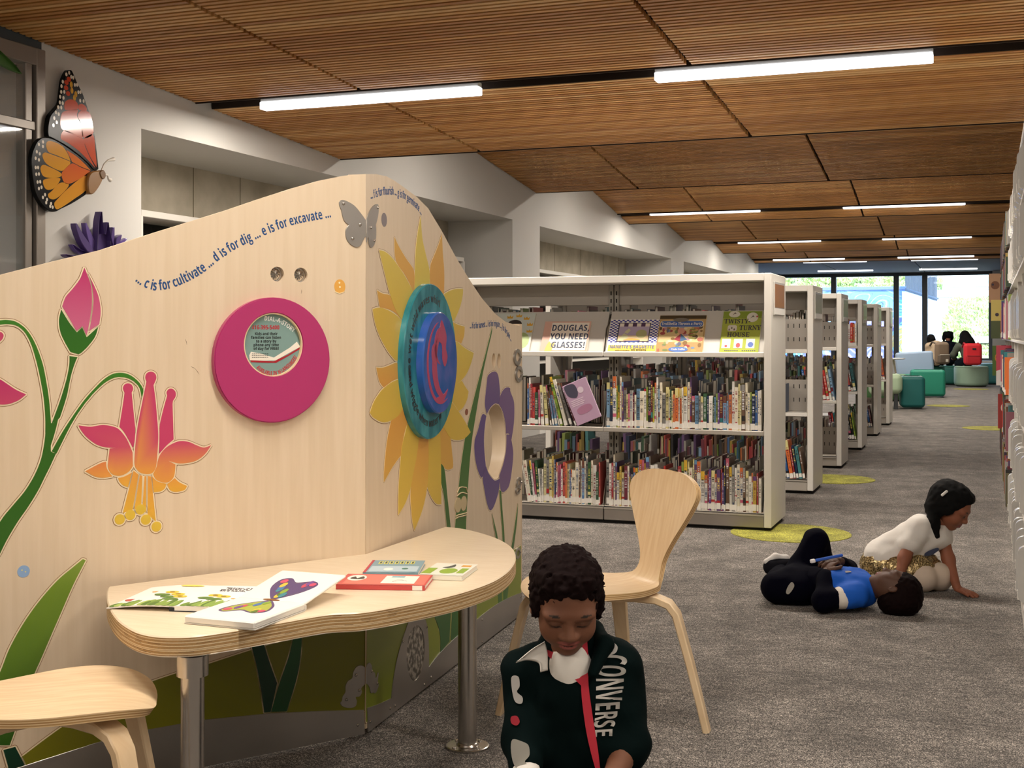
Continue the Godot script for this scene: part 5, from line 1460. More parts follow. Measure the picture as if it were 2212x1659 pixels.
func make_book_stuff() -> void:
	# one picture with 80 printed spines: coloured grounds with bands and title-like dashes
	var im := Image.create(512, 1024, false, Image.FORMAT_RGB8)
	var r := RandomNumberGenerator.new()
	r.seed = 77
	for k in 80:
		var ci: int = k % 20
		var base := hx(BOOK_COLS[ci][1])
		base = Color.from_hsv(base.h, clampf(base.s * r.randf_range(0.7, 1.0), 0, 1), clampf(base.v * r.randf_range(0.88, 1.08), 0, 1))
		var dark := base.get_luminance() < 0.38
		var ink: Color = [hx("f0ece0"), hx("e8d06a"), hx("e0e4ea")][r.randi() % 3] if dark else [hx("23262c"), hx("7a1f28"), hx("1f3a6a"), hx("2f2a26")][r.randi() % 4]
		var x0 := (k % 16) * 32
		var y0 := (k / 16) * 200
		im.fill_rect(Rect2i(x0, y0, 32, 200), base)
		if r.randf() < 0.45:
			var o := hx(BOOK_COLS[r.randi() % 20][1])
			im.fill_rect(Rect2i(x0, y0, 32, r.randi_range(10, 50)), o)
		if r.randf() < 0.3:
			im.fill_rect(Rect2i(x0, y0 + r.randi_range(120, 160), 32, r.randi_range(6, 24)), hx(BOOK_COLS[r.randi() % 20][1]))
		var y := y0 + r.randi_range(14, 40)
		var e := y0 + r.randi_range(100, 150)
		var big := r.randf() < 0.5
		while y < e:
			var l := r.randi_range(2, 6)
			var a := r.randi_range(7, 11) if not big else r.randi_range(4, 8)
			if r.randf() < 0.8:
				im.fill_rect(Rect2i(x0 + a, y, 32 - 2 * a, l), ink)
				if r.randf() < 0.6: im.fill_rect(Rect2i(x0 + a + 3, y + 1, maxi(2, 26 - 2 * a), maxi(1, l - 2)), base)
			y += l + r.randi_range(1, 4)
		if r.randf() < 0.35: im.fill_rect(Rect2i(x0 + 9, y0 + 160, 14, 14), hx(BOOK_COLS[r.randi() % 20][1]))
	var tex := ImageTexture.create_from_image(im)
	for k in 80:
		var m := StandardMaterial3D.new()
		m.albedo_texture = tex
		m.roughness = 0.32
		m.uv1_scale = Vector3(32.0 / 512, 200.0 / 1024, 1)
		m.uv1_offset = Vector3((k % 16) * 32.0 / 512, (k / 16) * 200.0 / 1024, 0)
		spine_mats.append(m)
	var cu := MB.new()
	var plain := [Vector2(0.08, 0.985), Vector2(0.1, 0.985), Vector2(0.1, 0.99), Vector2(0.08, 0.99)]
	cu.quad(Vector3(0.1, 0, 0), Vector3(0.9, 0, 0), Vector3(0.9, 1, 0), Vector3(0.1, 1, 0), [Vector2(0.1, 0.99), Vector2(0.9, 0.99), Vector2(0.9, 0.01), Vector2(0.1, 0.01)])
	cu.quad(Vector3(0, 0, -0.012), Vector3(0.1, 0, 0), Vector3(0.1, 1, 0), Vector3(0, 1, -0.012), [Vector2(0.02, 0.99), Vector2(0.1, 0.99), Vector2(0.1, 0.01), Vector2(0.02, 0.01)])
	cu.quad(Vector3(0.9, 0, 0), Vector3(1, 0, -0.012), Vector3(1, 1, -0.012), Vector3(0.9, 1, 0), [Vector2(0.9, 0.99), Vector2(0.98, 0.99), Vector2(0.98, 0.01), Vector2(0.9, 0.01)])
	for s in [[0.0, 0.13], [0.87, 1.0]]:
		var a := Vector3(s[0], 0, -1)
		var b := Vector3(s[1], 1, -0.012)
		cu.quad(Vector3(a.x, 0, -1), Vector3(a.x, 0, b.z), Vector3(a.x, 1, b.z), Vector3(a.x, 1, -1), plain)
		cu.quad(Vector3(b.x, 0, b.z), Vector3(b.x, 0, -1), Vector3(b.x, 1, -1), Vector3(b.x, 1, b.z), plain)
		cu.quad(Vector3(a.x, 1, b.z), Vector3(b.x, 1, b.z), Vector3(b.x, 1, -1), Vector3(a.x, 1, -1), plain)
		cu.quad(Vector3(a.x, 0, -1), Vector3(b.x, 0, -1), Vector3(b.x, 0, b.z), Vector3(a.x, 0, b.z), plain)
		cu.quad(Vector3(b.x, 0, -1), Vector3(a.x, 0, -1), Vector3(a.x, 1, -1), Vector3(b.x, 1, -1), plain)
	cover_unit = cu.done()
	pages_unit = boxm(Vector3(0.13, 0.012, -0.985), Vector3(0.87, 0.988, -0.006)).done()
	label_unit = boxm(Vector3(-0.02, 0, -0.3), Vector3(1.02, 1, 0.001)).done()
	pages_mat = mat(hx("dcd5c6"), 0.85)
	label_mat = mat(hx("eeebe4"), 0.6)

func book(at: Transform3D, t: float, h: float, d: float, design: int, label: String, group: String, called := "picture_book", sticker := true) -> Node3D:
	var o := thing(called, label, "book", Vector3.ZERO, 0.0, group)
	o.transform = at
	var sc := Transform3D(Basis.from_scale(Vector3(t, h, d)), Vector3.ZERO)
	part("cover", cover_unit, spine_mats[design], o, sc)
	part("pages", pages_unit, pages_mat, o, sc)
	if sticker:
		part("spine_label", label_unit, label_mat, o, Transform3D(Basis.from_scale(Vector3(t, rng.randf_range(0.026, 0.04), 0.02)), Vector3(0, rng.randf_range(0.002, 0.012), 0.0006)))
	return o

func rest(at: Transform3D, t: float, h: float, d: float, design: int) -> void:
	rest_covers.append([at * Transform3D(Basis.from_scale(Vector3(t, h, d)), Vector3.ZERO), hx(BOOK_COLS[design % 20][1]).lerp(hx("5f5a54"), 0.3 + 0.03 * (design % 7)).darkened(0.05 * (design % 9))])

func make_ranges() -> void:
	make_book_stuff()
	for i in 6: bookcase_range(i)
	front_books()
	display_books()

const RX := -1.232   # the ranges' end at the aisle
const BAY := 0.985

func bookcase_range(i: int) -> void:
	var z0 := -7.49 - 1.9 * i
	var where := ["first low white bookcase from the play panel, with picture books on display", "second white bookcase along the aisle, its end panel next behind the first", "third white bookcase end along the aisle", "4th white bookcase end along the aisle, with orange spines on its top shelf", "5th white bookcase end along the aisle", "last white bookcase of the row, next to the green seats"]
	var t := thing("bookcase", where[i], "bookcase", Vector3(RX, 0, z0), 0.0, "white bookcases in a row along the aisle")
	var white: Material = M.shelf
	var grey := mat(hx("b0a99f"), 0.5, 0.1)
	var D := 0.56
	for x in [0.0, -2.0 * BAY - 0.042]:
		part("end_panel", boxm(Vector3(x, 0.025, -D), Vector3(x + 0.042, 1.52, 0), 0.003), white, t)
	part("canopy", boxm(Vector3(-2 * BAY, 1.476, -D), Vector3(0, 1.52, 0), 0.003), white, t)
	part("base", boxm(Vector3(-2 * BAY, 0.0, -D + 0.05), Vector3(0.03, 0.03, -0.05)), M.dark, t)
	for b in 2:
		var x1 := -BAY * b - 0.002
		var x0 := -BAY * (b + 1) + 0.002
		part("centre_panel", boxm(Vector3(x0, 1.345, -D / 2 - 0.012), Vector3(x1, 1.476, -D / 2 + 0.012), 0.003), grey, t)
		for s in 2:
			var m := MB.new()
			m.xf = Transform3D() if s == 0 else Transform3D(Basis(Vector3.UP, PI), Vector3(x0 + x1, 0, -D))
			m.box(Vector3(x0, 0.02, -0.05), Vector3(x1, 0.09, -0.018), 0.004)
			part("kick_plate", m, M.steel if i == 0 else grey, t)
			m = MB.new()
			m.xf = Transform3D() if s == 0 else Transform3D(Basis(Vector3.UP, PI), Vector3(x0 + x1, 0, -D))
			m.box(Vector3(x0, 0.098, -0.26), Vector3(x1, 0.108, -0.012), 0.002)
			m.box(Vector3(x0, 0.088, -0.02), Vector3(x1, 0.108, -0.012), 0.002)
			part("shelf", m, grey, t)
			m = MB.new()
			m.xf = Transform3D() if s == 0 else Transform3D(Basis(Vector3.UP, PI), Vector3(x0 + x1, 0, -D))
			m.box(Vector3(x0, 0.576, -0.25), Vector3(x1, 0.588, -0.012), 0.002)
			m.box(Vector3(x0, 0.563, -0.02), Vector3(x1, 0.59, -0.010), 0.003)
			part("shelf", m, white if i > 0 else grey, t)
			m = MB.new()
			m.xf = Transform3D() if s == 0 else Transform3D(Basis(Vector3.UP, PI), Vector3(x0 + x1, 0, -D))
			m.box(Vector3(x0, 1.03, -0.25), Vector3(x1, 1.04, -0.012), 0.002)
			m.box(Vector3(x0, 1.024, -0.018), Vector3(x1, 1.054, -0.008), 0.003)
			part("shelf", m, white, t)
			# side brackets and slotted book stops
			for y in [0.108, 0.588, 1.04]:
				for x in [x0 + 0.004, x1 - 0.006]:
					var br := MB.new()
					br.xf = basis3(Vector3(0, 0, -1), Vector3.UP, Vector3(1, 0, 0), Vector3(x, y, 0)) if s == 0 else basis3(Vector3(0, 0, 1), Vector3.UP, Vector3(-1, 0, 0), Vector3(x, y, -D))
					br.prism(PackedVector2Array([Vector2(0.03, 0), Vector2(0.26, 0), Vector2(0.26, 0.22), Vector2(0.21, 0.22), Vector2(0.10, 0.16)]), -0.0015, 0.0015)
					part("bracket", br, grey, t)
			if i == 0 and s == 0:
				m = MB.new()
				m.xf = basis3(Vector3(0, 0, -1), Vector3.UP, Vector3(1, 0, 0))
				m.prism(PackedVector2Array([Vector2(0.03, 1.045), Vector2(0.036, 1.042), Vector2(0.19, 1.30), Vector2(0.184, 1.304)]), x0 + 0.006, x1 - 0.006, 0.0, true, false)
				part("display_board", m, mat(hx("c6c3bd"), 0.45), t)
	# slotted uprights at the middle and the ends
	for x in [-BAY - 0.018, -BAY + 0.018, -0.03, -2 * BAY + 0.03]:
		var u := part("upright", boxm(Vector3(x - 0.015, 0.03, -D / 2 - 0.03), Vector3(x + 0.015, 1.476, -D / 2 + 0.03), 0.003), mat(hx("9a958c"), 0.45, 0.3), t)
		if i == 0:
			var m := MB.new()
			for k in 27: m.box(Vector3(x - 0.004, 0.16 + k * 0.048, -D / 2 + 0.029), Vector3(x + 0.004, 0.185 + k * 0.048, -D / 2 + 0.0306))
			var so := part("slots", m, M.dark, u)
			so.set_meta("kind", "stuff")
	# the sign in its clear holder on the aisle side
	var h := part("sign_holder", boxm(Vector3(0.042, 1.275, -0.47), Vector3(0.05, 1.475, -0.07), 0.002), mat(hx("cfccc6"), 0.15), t)
	part("sign_card", boxm(Vector3(0.0502, 1.32, -0.45), Vector3(0.0512, 1.46, -0.09)), mat([hx("a8744c"), hx("a59c90"), hx("a89f90"), hx("b0a690"), hx("b0a898"), hx("d3e0e8")][i], 0.2), h)
	part("paper_strip", boxm(Vector3(0.0502, 1.28, -0.46), Vector3(0.0514, 1.316, -0.08)), mat(hx("e6e4e0"), 0.6), h)
	if i > 0: side_books(i, t)
	# books on the far side and, behind the first range, along the whole of it
	for s in ([1] if i == 0 else [0, 1]):
		for tier in 3:
			if i > 2 and tier != 1: continue
			var y: float = [0.108, 0.59, 1.042][tier]
			var x := -2.0 * BAY + 0.02
			while x < -0.03:
				if s == 0 and x > -0.26: break
				var th := rng.randf_range(0.006, 0.026)
				if rng.randf() < 0.02: x += rng.randf_range(0.05, 0.15)
				if x + th > -0.03: break
				var hh := rng.randf_range(0.2, 0.31)
				if x + th > -BAY - 0.01 and x < -BAY + 0.01:
					x = -BAY + 0.012
					continue
				var tf := Transform3D(Basis(Vector3(0, 0, 1), rng.randf_range(-0.03, 0.03)), Vector3(RX + x, y, z0 - 0.035)) if s == 0 else Transform3D(Basis(Vector3.UP, PI) * Basis(Vector3(0, 0, 1), rng.randf_range(-0.03, 0.03)), Vector3(RX + x + th, y, z0 - D + 0.035))
				rest(tf, th, hh, rng.randf_range(0.17, 0.21), rng.randi())
				x += th + 0.0006

func stop_plate(t: Node3D, y: float) -> void:
	# a slotted sheet-metal book stop standing on an empty end of a shelf
	var g := mat(hx("a8a198"), 0.45, 0.2)
	var m := MB.new()
	m.box(Vector3(-0.30, y, -0.252), Vector3(-0.012, y + 0.235, -0.244), 0.002)
	m.box(Vector3(-0.30, y, -0.252), Vector3(-0.296, y + 0.235, -0.03), 0.001)
	var p := part("book_stop", m, g, t)
	for r in 2:
		for k in 6:
			part("slot", boxm(Vector3(-0.05 - 0.042 * k, y + 0.07 + 0.1 * r, -0.2445), Vector3(-0.044 - 0.042 * k, y + 0.1 + 0.1 * r, -0.2428)), M.dark, p)

func side_books(i: int, t: Node3D) -> void:
	var names := ["", "second", "third", "4th", "5th", "last"]
	var plan := [[], [2, 2, 1], [2, 1, 2], [1, 1, 1], [2, 2, 1], [2, 1, 2]]   # top, middle, bottom: 1 books, 2 an empty stop
	for tier in 3:
		var y: float = [1.042, 0.59, 0.108][tier]
		if plan[i][tier] == 2:
			stop_plate(t, y)
			continue
		var x := RX - 0.012
		var n := 0
		while x > RX - 0.24:
			n += 1
			var th := rng.randf_range(0.012, 0.026)
			x -= th + 0.001 + (0.004 if tier > 0 else 0.0)
			var hh := rng.randf_range(0.22, 0.3)
			var k := rng.randi() % 80
			if i == 3 and tier == 0: k = [6, 4, 26, 16, 44, 66, 6, 4, 36, 17][n % 10]
			var lean := 0.0 if tier == 0 else 0.16
			var tf := Transform3D(Basis(Vector3(0, 0, 1), lean), Vector3(x, y, t.position.z - 0.02))
			book(tf, th, hh, 0.19, k, "%s picture book, %s from the aisle on the %s shelf of the %s bookcase" % [BOOK_COLS[k % 20][0], ordinal(n), ["top", "middle", "bottom"][tier], names[i]], "picture books at the aisle end of the bookcases")

func front_books() -> void:
	var z := -7.49 - 0.022
	for shelf in 2:
		for bay in 2:
			var y: float = [0.5905, 0.1085][shelf]
			var xl: float = RX - BAY + 0.014 if bay == 0 else RX - BAY - 0.5
			var xr: float = RX - 0.012 if bay == 0 else RX - BAY - 0.012
			var x := xl
			var n := 0
			var px := xl
			var ptop := Vector2(xl, 0.0)
			while true:
				var th := rng.randf_range(0.006, 0.012) if rng.randf() < 0.5 else rng.randf_range(0.013, 0.023)
				n += 1
				var k := rng.randi() % 80
				if rng.randf() < 0.34: k = [1, 4, 17, 21, 24, 41, 15, 44, 61, 64, 77][rng.randi() % 11]
				var big := sin(n * 0.37 + bay * 2.0 + shelf) > 0.25
				var hh := rng.randf_range(0.25, 0.315) if big else rng.randf_range(0.2, 0.262)
				var u := (px - xl) / (xr - xl)
				if shelf == 0 and bay == 0 and u > 0.55 and u < 0.8: hh = rng.randf_range(0.19, 0.225)
				var lean := rng.randf_range(-0.006, 0.006)
				if shelf == 0 and bay == 1: lean = clampf((u - 0.12) * 0.75, 0.0, 0.42)
				if shelf == 1 and bay == 1: lean = maxf(0.0, 0.2 - n * 0.02)
				var xx := maxf(px, ptop.x + ptop.y * tan(lean)) + 0.0006
				if xx + th > xr or (shelf == 0 and bay == 1 and (xx - xl) / (xr - xl) > 0.66): break
				px = xx + th * cos(lean) + th * sin(lean) * tan(lean)
				ptop = Vector2(xx + th * cos(lean) - hh * sin(lean), th * sin(lean) + hh * cos(lean))
				var tf := Transform3D(Basis(Vector3(0, 0, 1), lean), Vector3(xx, y, z - rng.randf() * 0.012))
				var thick := "thin" if th < 0.012 else "thick" if th > 0.019 else "slim"
				book(tf, th, hh, rng.randf_range(0.18, 0.21), k, "%s %s picture book, %s from the left on the %s shelf, %s bay" % [thick, BOOK_COLS[k % 20][0], ordinal(n), ["middle", "bottom"][shelf], ["right", "left"][bay]], "picture books on the %s shelf" % ["middle", "bottom"][shelf])
	# a pink picture book that leans with its cover turned to the room
	var p := thing("picture_book", "pale pink picture book leaning cover-outward at the end of the slanting row", "book", Vector3(RX - BAY - 0.165, 0.593, -7.49 - 0.012), 0.0, "picture books on the middle shelf")
	p.rotation = Vector3(0.0, 0.0, 0.40)
	part("cover", boxm(Vector3(0, 0, -0.012), Vector3(0.165, 0.262, 0), 0.001), mat(hx("c4a3c0"), 0.3), p)
	var m := MB.new()
	m.col = lin(hx("4c4a5e"))
	m.prism(crv([-0.15, 0.255, -0.09, 0.25, -0.08, 0.2, -0.1, 0.165, -0.14, 0.18, -0.155, 0.21]), 0.0, 0.0005)
	m.col = lin(hx("b57f9e"))
	m.prism(crv([-0.13, 0.09, -0.09, 0.105, -0.04, 0.1, -0.03, 0.07, -0.07, 0.055, -0.12, 0.06]), 0.0, 0.0005)
	m.col = lin(hx("e6d3e2"))
	m.prism(circ(Vector2(-0.06, 0.2), 0.02, 14), 0.0, 0.0006)
	for i in 4: m.prism(rect(-0.15, 0.15 - i * 0.011, -0.06 - 0.01 * (i % 2), 0.155 - i * 0.011), 0.0, 0.0005)
	part("cover_picture", m, vmat(0.4), p, Transform3D(Basis(), Vector3(0.165, 0, 0)))
	part("pages", boxm(Vector3(0.003, 0.003, -0.02), Vector3(0.163, 0.259, -0.012)), pages_mat, p)

func cover_board(at: Vector3, w: float, h: float, called: String, label: String, col: Color) -> Node3D:
	# a picture book standing face-out on the sloping display board: local x right, y up the cover, z out of it
	var o := thing(called, label, "book", at, 0.0, "picture books shown face-out on the top shelf")
	o.rotation.x = -0.535
	part("cover", boxm(Vector3(0, 0, -0.009), Vector3(w, h, 0), 0.001), mat(col, 0.25), o)
	part("pages", boxm(Vector3(0.003, 0.002, -0.0095), Vector3(w + 0.0015, h - 0.003, -0.002)), pages_mat, o)
	return o

func display_books() -> void:
	var bold := font("Droid Sans")
	var serif := font("Droid Serif")
	var Y := 1.052
	var Z := -7.49 - 0.022
	# 1 pink title book
	var o := cover_board(Vector3(-2.635, Y, Z), 0.305, 0.222, "display_book", "pink landscape picture book asking about glasses, face-out in the left-hand bay", hx("dcb3a4"))
	var m := MB.new()
	m.col = lin(hx("eee6da"))
	m.prism(rect(0.05, 0.012, 0.295, 0.212), 0.0, 0.0005)
	m.col = lin(hx("e0b860"))
	m.prism(crv([0.03, 0.0, 0.03, 0.0, 0.04, 0.05, 0.055, 0.075, 0.065, 0.06, 0.09, 0.07, 0.085, 0.045, 0.075, 0.0, 0.075, 0.0]), 0.0004, 0.0012)
	part("cover_picture", m, vmat(0.4), o)
	m = MB.new()
	var tl := ["DOUGLAS,", "YOU NEED", "GLASSES!"]
	for i in 3: write(m, tl[i], bold, 0.06, Vector2(0.178, 0.152 - i * 0.062), 0.0012, 0.86, 0.5)
	part("lettering", m, mat(hx("39455f"), 0.5), o)
	# 2 checked title book
	o = cover_board(Vector3(-2.205, Y, Z), 0.315, 0.235, "display_book", "blue and white checked picture book about a baguette, leftmost in the right-hand bay", hx("f0eee8"))
	m = MB.new()
	for r in 17:
		for c in 22:
			if (r + c) % 2 == 0: continue
			var x := 0.004 + c * 0.01443
			var y := 0.068 + r * 0.0096
			if x > 0.062 and x < 0.25 and y > 0.075 and y < 0.205: continue
			m.col = lin(hx("3c3f9a"))
			m.prism(rect(x, y, minf(0.313, x + 0.0144), y + 0.0096), 0.0, 0.0004)
	m.col = lin(hx("2c2a30"))
	m.prism(rect(0.058, 0.072, 0.262, 0.208), 0.0, 0.0006)
	m.col = lin(hx("b6a9c4"))
	m.prism(rect(0.064, 0.078, 0.256, 0.202), 0.0, 0.0008)
	m.col = lin(hx("d8c39a"))
	m.prism(rect(0.064, 0.078, 0.256, 0.118), 0.0, 0.001)
	m.col = lin(hx("b0b07e"))
	m.prism(circ(Vector2(0.21, 0.13), 0.035, 16, 0.03), 0.0, 0.0011)
	for i in 7:
		m.col = lin(hx("4f3557") if i % 2 else hx("ece2d4"))
		m.prism(rect(0.066 + i * 0.027, 0.182, 0.093 + i * 0.027, 0.204), 0.0, 0.0012)
	m.col = lin(hx("cfd0a6"))
	m.prism(P([0.066, 0.085, 0.1, 0.135, 0.13, 0.115, 0.115, 0.085]), 0.0, 0.0013)
	m.prism(P([0.1, 0.14, 0.125, 0.168, 0.14, 0.155, 0.122, 0.13]), 0.0, 0.0013)
	m.col = lin(hx("4d5a9c"))
	m.prism(crv([0.1, 0.082, 0.16, 0.07, 0.205, 0.08, 0.19, 0.088, 0.12, 0.088]), 0.0, 0.0014)
	m.col = lin(hx("d9a65a"))
	m.prism(crv([0.105, 0.088, 0.15, 0.098, 0.2, 0.09, 0.2, 0.083, 0.15, 0.081, 0.105, 0.082]), 0.0, 0.0016)
	m.col = lin(hx("e4c95c"))
	m.prism(rect(0.012, 0.006, 0.312, 0.05), 0.0, 0.0006)
	part("cover_picture", m, vmat(0.4), o)
	m = MB.new()
	write(m, "NANETTE'S BAGUETTE", bold, 0.032, Vector2(0.162, 0.026), 0.0012, 0.84, 0.5)
	part("lettering", m, mat(hx("5a6496"), 0.5), o)
	m = MB.new()
	write(m, "Mo Willems", bold, 0.017, Vector2(0.16, 0.0095), 0.0012, 1.0, 0.0)
	write(m, "words and pictures by", font("Droid Sans", false), 0.009, Vector2(0.15, 0.0095), 0.0012, 1.0, 1.0)
	part("lettering", m, M.black_ink, o)
	# 3 party book with a blue banner
	o = cover_board(Vector3(-1.893, Y, Z), 0.29, 0.262, "display_book", "brightly painted picture book with a blue title banner and a crowd of creatures", hx("b79a6c"))
	m = MB.new()
	var r := RandomNumberGenerator.new()
	r.seed = 5
	m.col = lin(hx("4a3b2a"))
	m.prism(rect(0.002, 0.236, 0.288, 0.26), 0.0, 0.0004)
	m.col = lin(hx("d6bf8c"))
	m.prism(rect(0.01, 0.07, 0.28, 0.2), 0.0, 0.0004)
	for i in 60:
		m.col = lin(hx(["8a6a44", "c9a267", "7d8a5a", "b06a5a", "6c6f86", "d8b9a0", "93a06a", "a04a4a", "e0d2b0", "5d4a3a", "b58f9c", "7a8fae"][r.randi() % 12]))
		var p := Vector2(r.randf_range(0.016, 0.274), r.randf_range(0.01, 0.185))
		m.prism(circ(p, r.randf_range(0.007, 0.02), 9, r.randf_range(0.006, 0.018)), 0.0, 0.0005 + i * 0.00001)
	for i in 5:
		m.col = lin(hx("8d8a4a"))
		m.prism(circ(Vector2(0.215, 0.1 + i * 0.02), 0.026 - i * 0.003, 12, 0.007), 0.0, 0.0013)
	m.col = lin(hx("d29a86"))
	m.prism(circ(Vector2(0.145, 0.15), 0.022, 16), 0.0, 0.0014)
	m.col = lin(hx("9a3f4a"))
	m.prism(P([0.105, 0.09, 0.145, 0.132, 0.145, 0.075]), 0.0, 0.0014)
	m.col = lin(hx("4d6a8e"))
	m.prism(P([0.145, 0.132, 0.188, 0.088, 0.145, 0.075]), 0.0, 0.0014)
	m.col = lin(hx("e9e2cc"))
	m.prism(rrect(0.008, 0.176, 0.276, 0.222, 0.018), 0.0, 0.0015)
	m.col = lin(hx("3f62ac"))
	m.prism(rrect(0.011, 0.179, 0.273, 0.219, 0.016), 0.0, 0.0018)
	m.col = lin(hx("7a746a"))
	m.prism(circ(Vector2(0.135, 0.228), 0.05, 20, 0.014), 0.0, 0.002)
	m.col = lin(hx("5f7fc0"))
	m.prism(circ(Vector2(0.14, 0.02), 0.06, 20, 0.018), 0.0, 0.0018)
	part("cover_picture", m, vmat(0.35), o)
	m = MB.new()
	write(m, "Trollbella Throws a Party", serif, 0.027, Vector2(0.142, 0.191), 0.0022, 0.72, 0.5)
	write(m, "Chris Colfer", serif, 0.016, Vector2(0.14, 0.015), 0.0022, 0.9, 0.5)
	part("lettering", m, mat(hx("efe8d2"), 0.5), o)
	# 4 green house book
	o = cover_board(Vector3(-1.502, Y, Z), 0.232, 0.288, "display_book", "tall lime green picture book about a house, rightmost on display", hx("a9b54e"))
	m = MB.new()
	m.col = lin(hx("869a34"))
	m.prism(rect(0.0, 0.24, 0.232, 0.288), 0.0, 0.0003)
	m.col = lin(hx("dcd8cc"))
	m.prism(circ(Vector2(0.068, 0.267), 0.034, 20, 0.022), 0.0, 0.0006)
	m.prism(circ(Vector2(0.178, 0.245), 0.034, 20, 0.034), 0.0, 0.0006)
	m.prism(rrect(0.035, 0.148, 0.09, 0.19, 0.012), 0.0, 0.0006)
	for i in 3: m.prism(rect(0.01 + i * 0.072, 0.03, 0.062 + i * 0.072, 0.095), 0.0, 0.0006)
	m.col = lin(hx("c04a4e"))
	m.prism(circ(Vector2(0.108, 0.05), 0.013, 12, 0.017), 0.0, 0.001)
	m.prism(circ(Vector2(0.036, 0.045), 0.008, 10), 0.0, 0.001)
	m.prism(circ(Vector2(0.205, 0.25), 0.006, 10), 0.0, 0.001)
	m.col = lin(hx("4f68b4"))
	m.prism(circ(Vector2(0.182, 0.055), 0.017, 12, 0.018), 0.0, 0.001)
	m.col = lin(hx("6a625a"))
	for q in [Vector2(0.068, 0.267), Vector2(0.178, 0.245)]: m.prism(P([q.x - 0.012, q.y - 0.008, q.x + 0.002, q.y + 0.014, q.x + 0.012, q.y + 0.002, q.x, q.y + 0.003]), 0.0, 0.0011)
	for q in [[0.045, 0.158], [0.06, 0.17], [0.075, 0.16]]: m.prism(circ(Vector2(q[0], q[1]), 0.004, 8, 0.008), 0.0, 0.001)
	part("cover_picture", m, vmat(0.4), o)
	m = MB.new()
	write(m, "TWISTY-", serif, 0.044, Vector2(0.01, 0.202), 0.001, 0.82)
	write(m, "TURNY", serif, 0.044, Vector2(0.105, 0.156), 0.001, 0.82)
	write(m, "HOUSE", serif, 0.044, Vector2(0.035, 0.108), 0.001, 0.86)
	for i in 14: m.prism(rect(0.03 + i * 0.012 + (0.02 if i > 6 else 0.0), 0.01, 0.038 + i * 0.012 + (0.02 if i > 6 else 0.0), 0.016), 0.0, 0.0008)
	part("lettering", m, mat(hx("40384a"), 0.5), o)
	# 5 pale book with crowns, half hidden by the play panel
	o = cover_board(Vector3(-2.97, Y, Z), 0.26, 0.285, "display_book", "pale picture book with little crowns, half hidden behind the play panel", hx("c9d2cc"))
	m = MB.new()
	m.col = lin(hx("3a3432"))
	m.prism(circ(Vector2(0.13, 0.2), 0.05, 18, 0.035), 0.0, 0.0005)
	m.col = lin(hx("9fb27a"))
	m.prism(circ(Vector2(0.2, 0.08), 0.05, 16, 0.06), 0.0, 0.0004)
	m.col = lin(hx("d9a63a"))
	for q in [[0.09, 0.255], [0.15, 0.265], [0.205, 0.245], [0.235, 0.2], [0.24, 0.15]]:
		var x: float = q[0]
		var y: float = q[1]
		m.prism(P([x - 0.018, y - 0.01, x + 0.018, y - 0.01, x + 0.02, y + 0.012, x + 0.009, y, x, y + 0.014, x - 0.009, y, x - 0.02, y + 0.012]), 0.0, 0.0008)
	part("cover_picture", m, vmat(0.4), o)

func finish_rest() -> void:
	# the books that are too many to single out, as one thing
	var o := thing("shelved_books", "the many further books crowding the backs of the bookcases", "book")
	o.set_meta("kind", "stuff")
	for w in 2:
		var mm := MultiMesh.new()
		mm.transform_format = MultiMesh.TRANSFORM_3D
		mm.use_colors = true
		mm.mesh = cover_unit if w == 0 else pages_unit
		mm.instance_count = rest_covers.size()
		for i in rest_covers.size():
			mm.set_instance_transform(i, rest_covers[i][0])
			mm.set_instance_color(i, lin(rest_covers[i][1]) if w == 0 else lin(hx("d8d0c0")))
		var n := MultiMeshInstance3D.new()
		n.name = ["covers", "pages"][w]
		n.multimesh = mm
		n.material_override = vmat(0.4)
		n.set_meta("kind", "stuff")
		o.add_child(n)

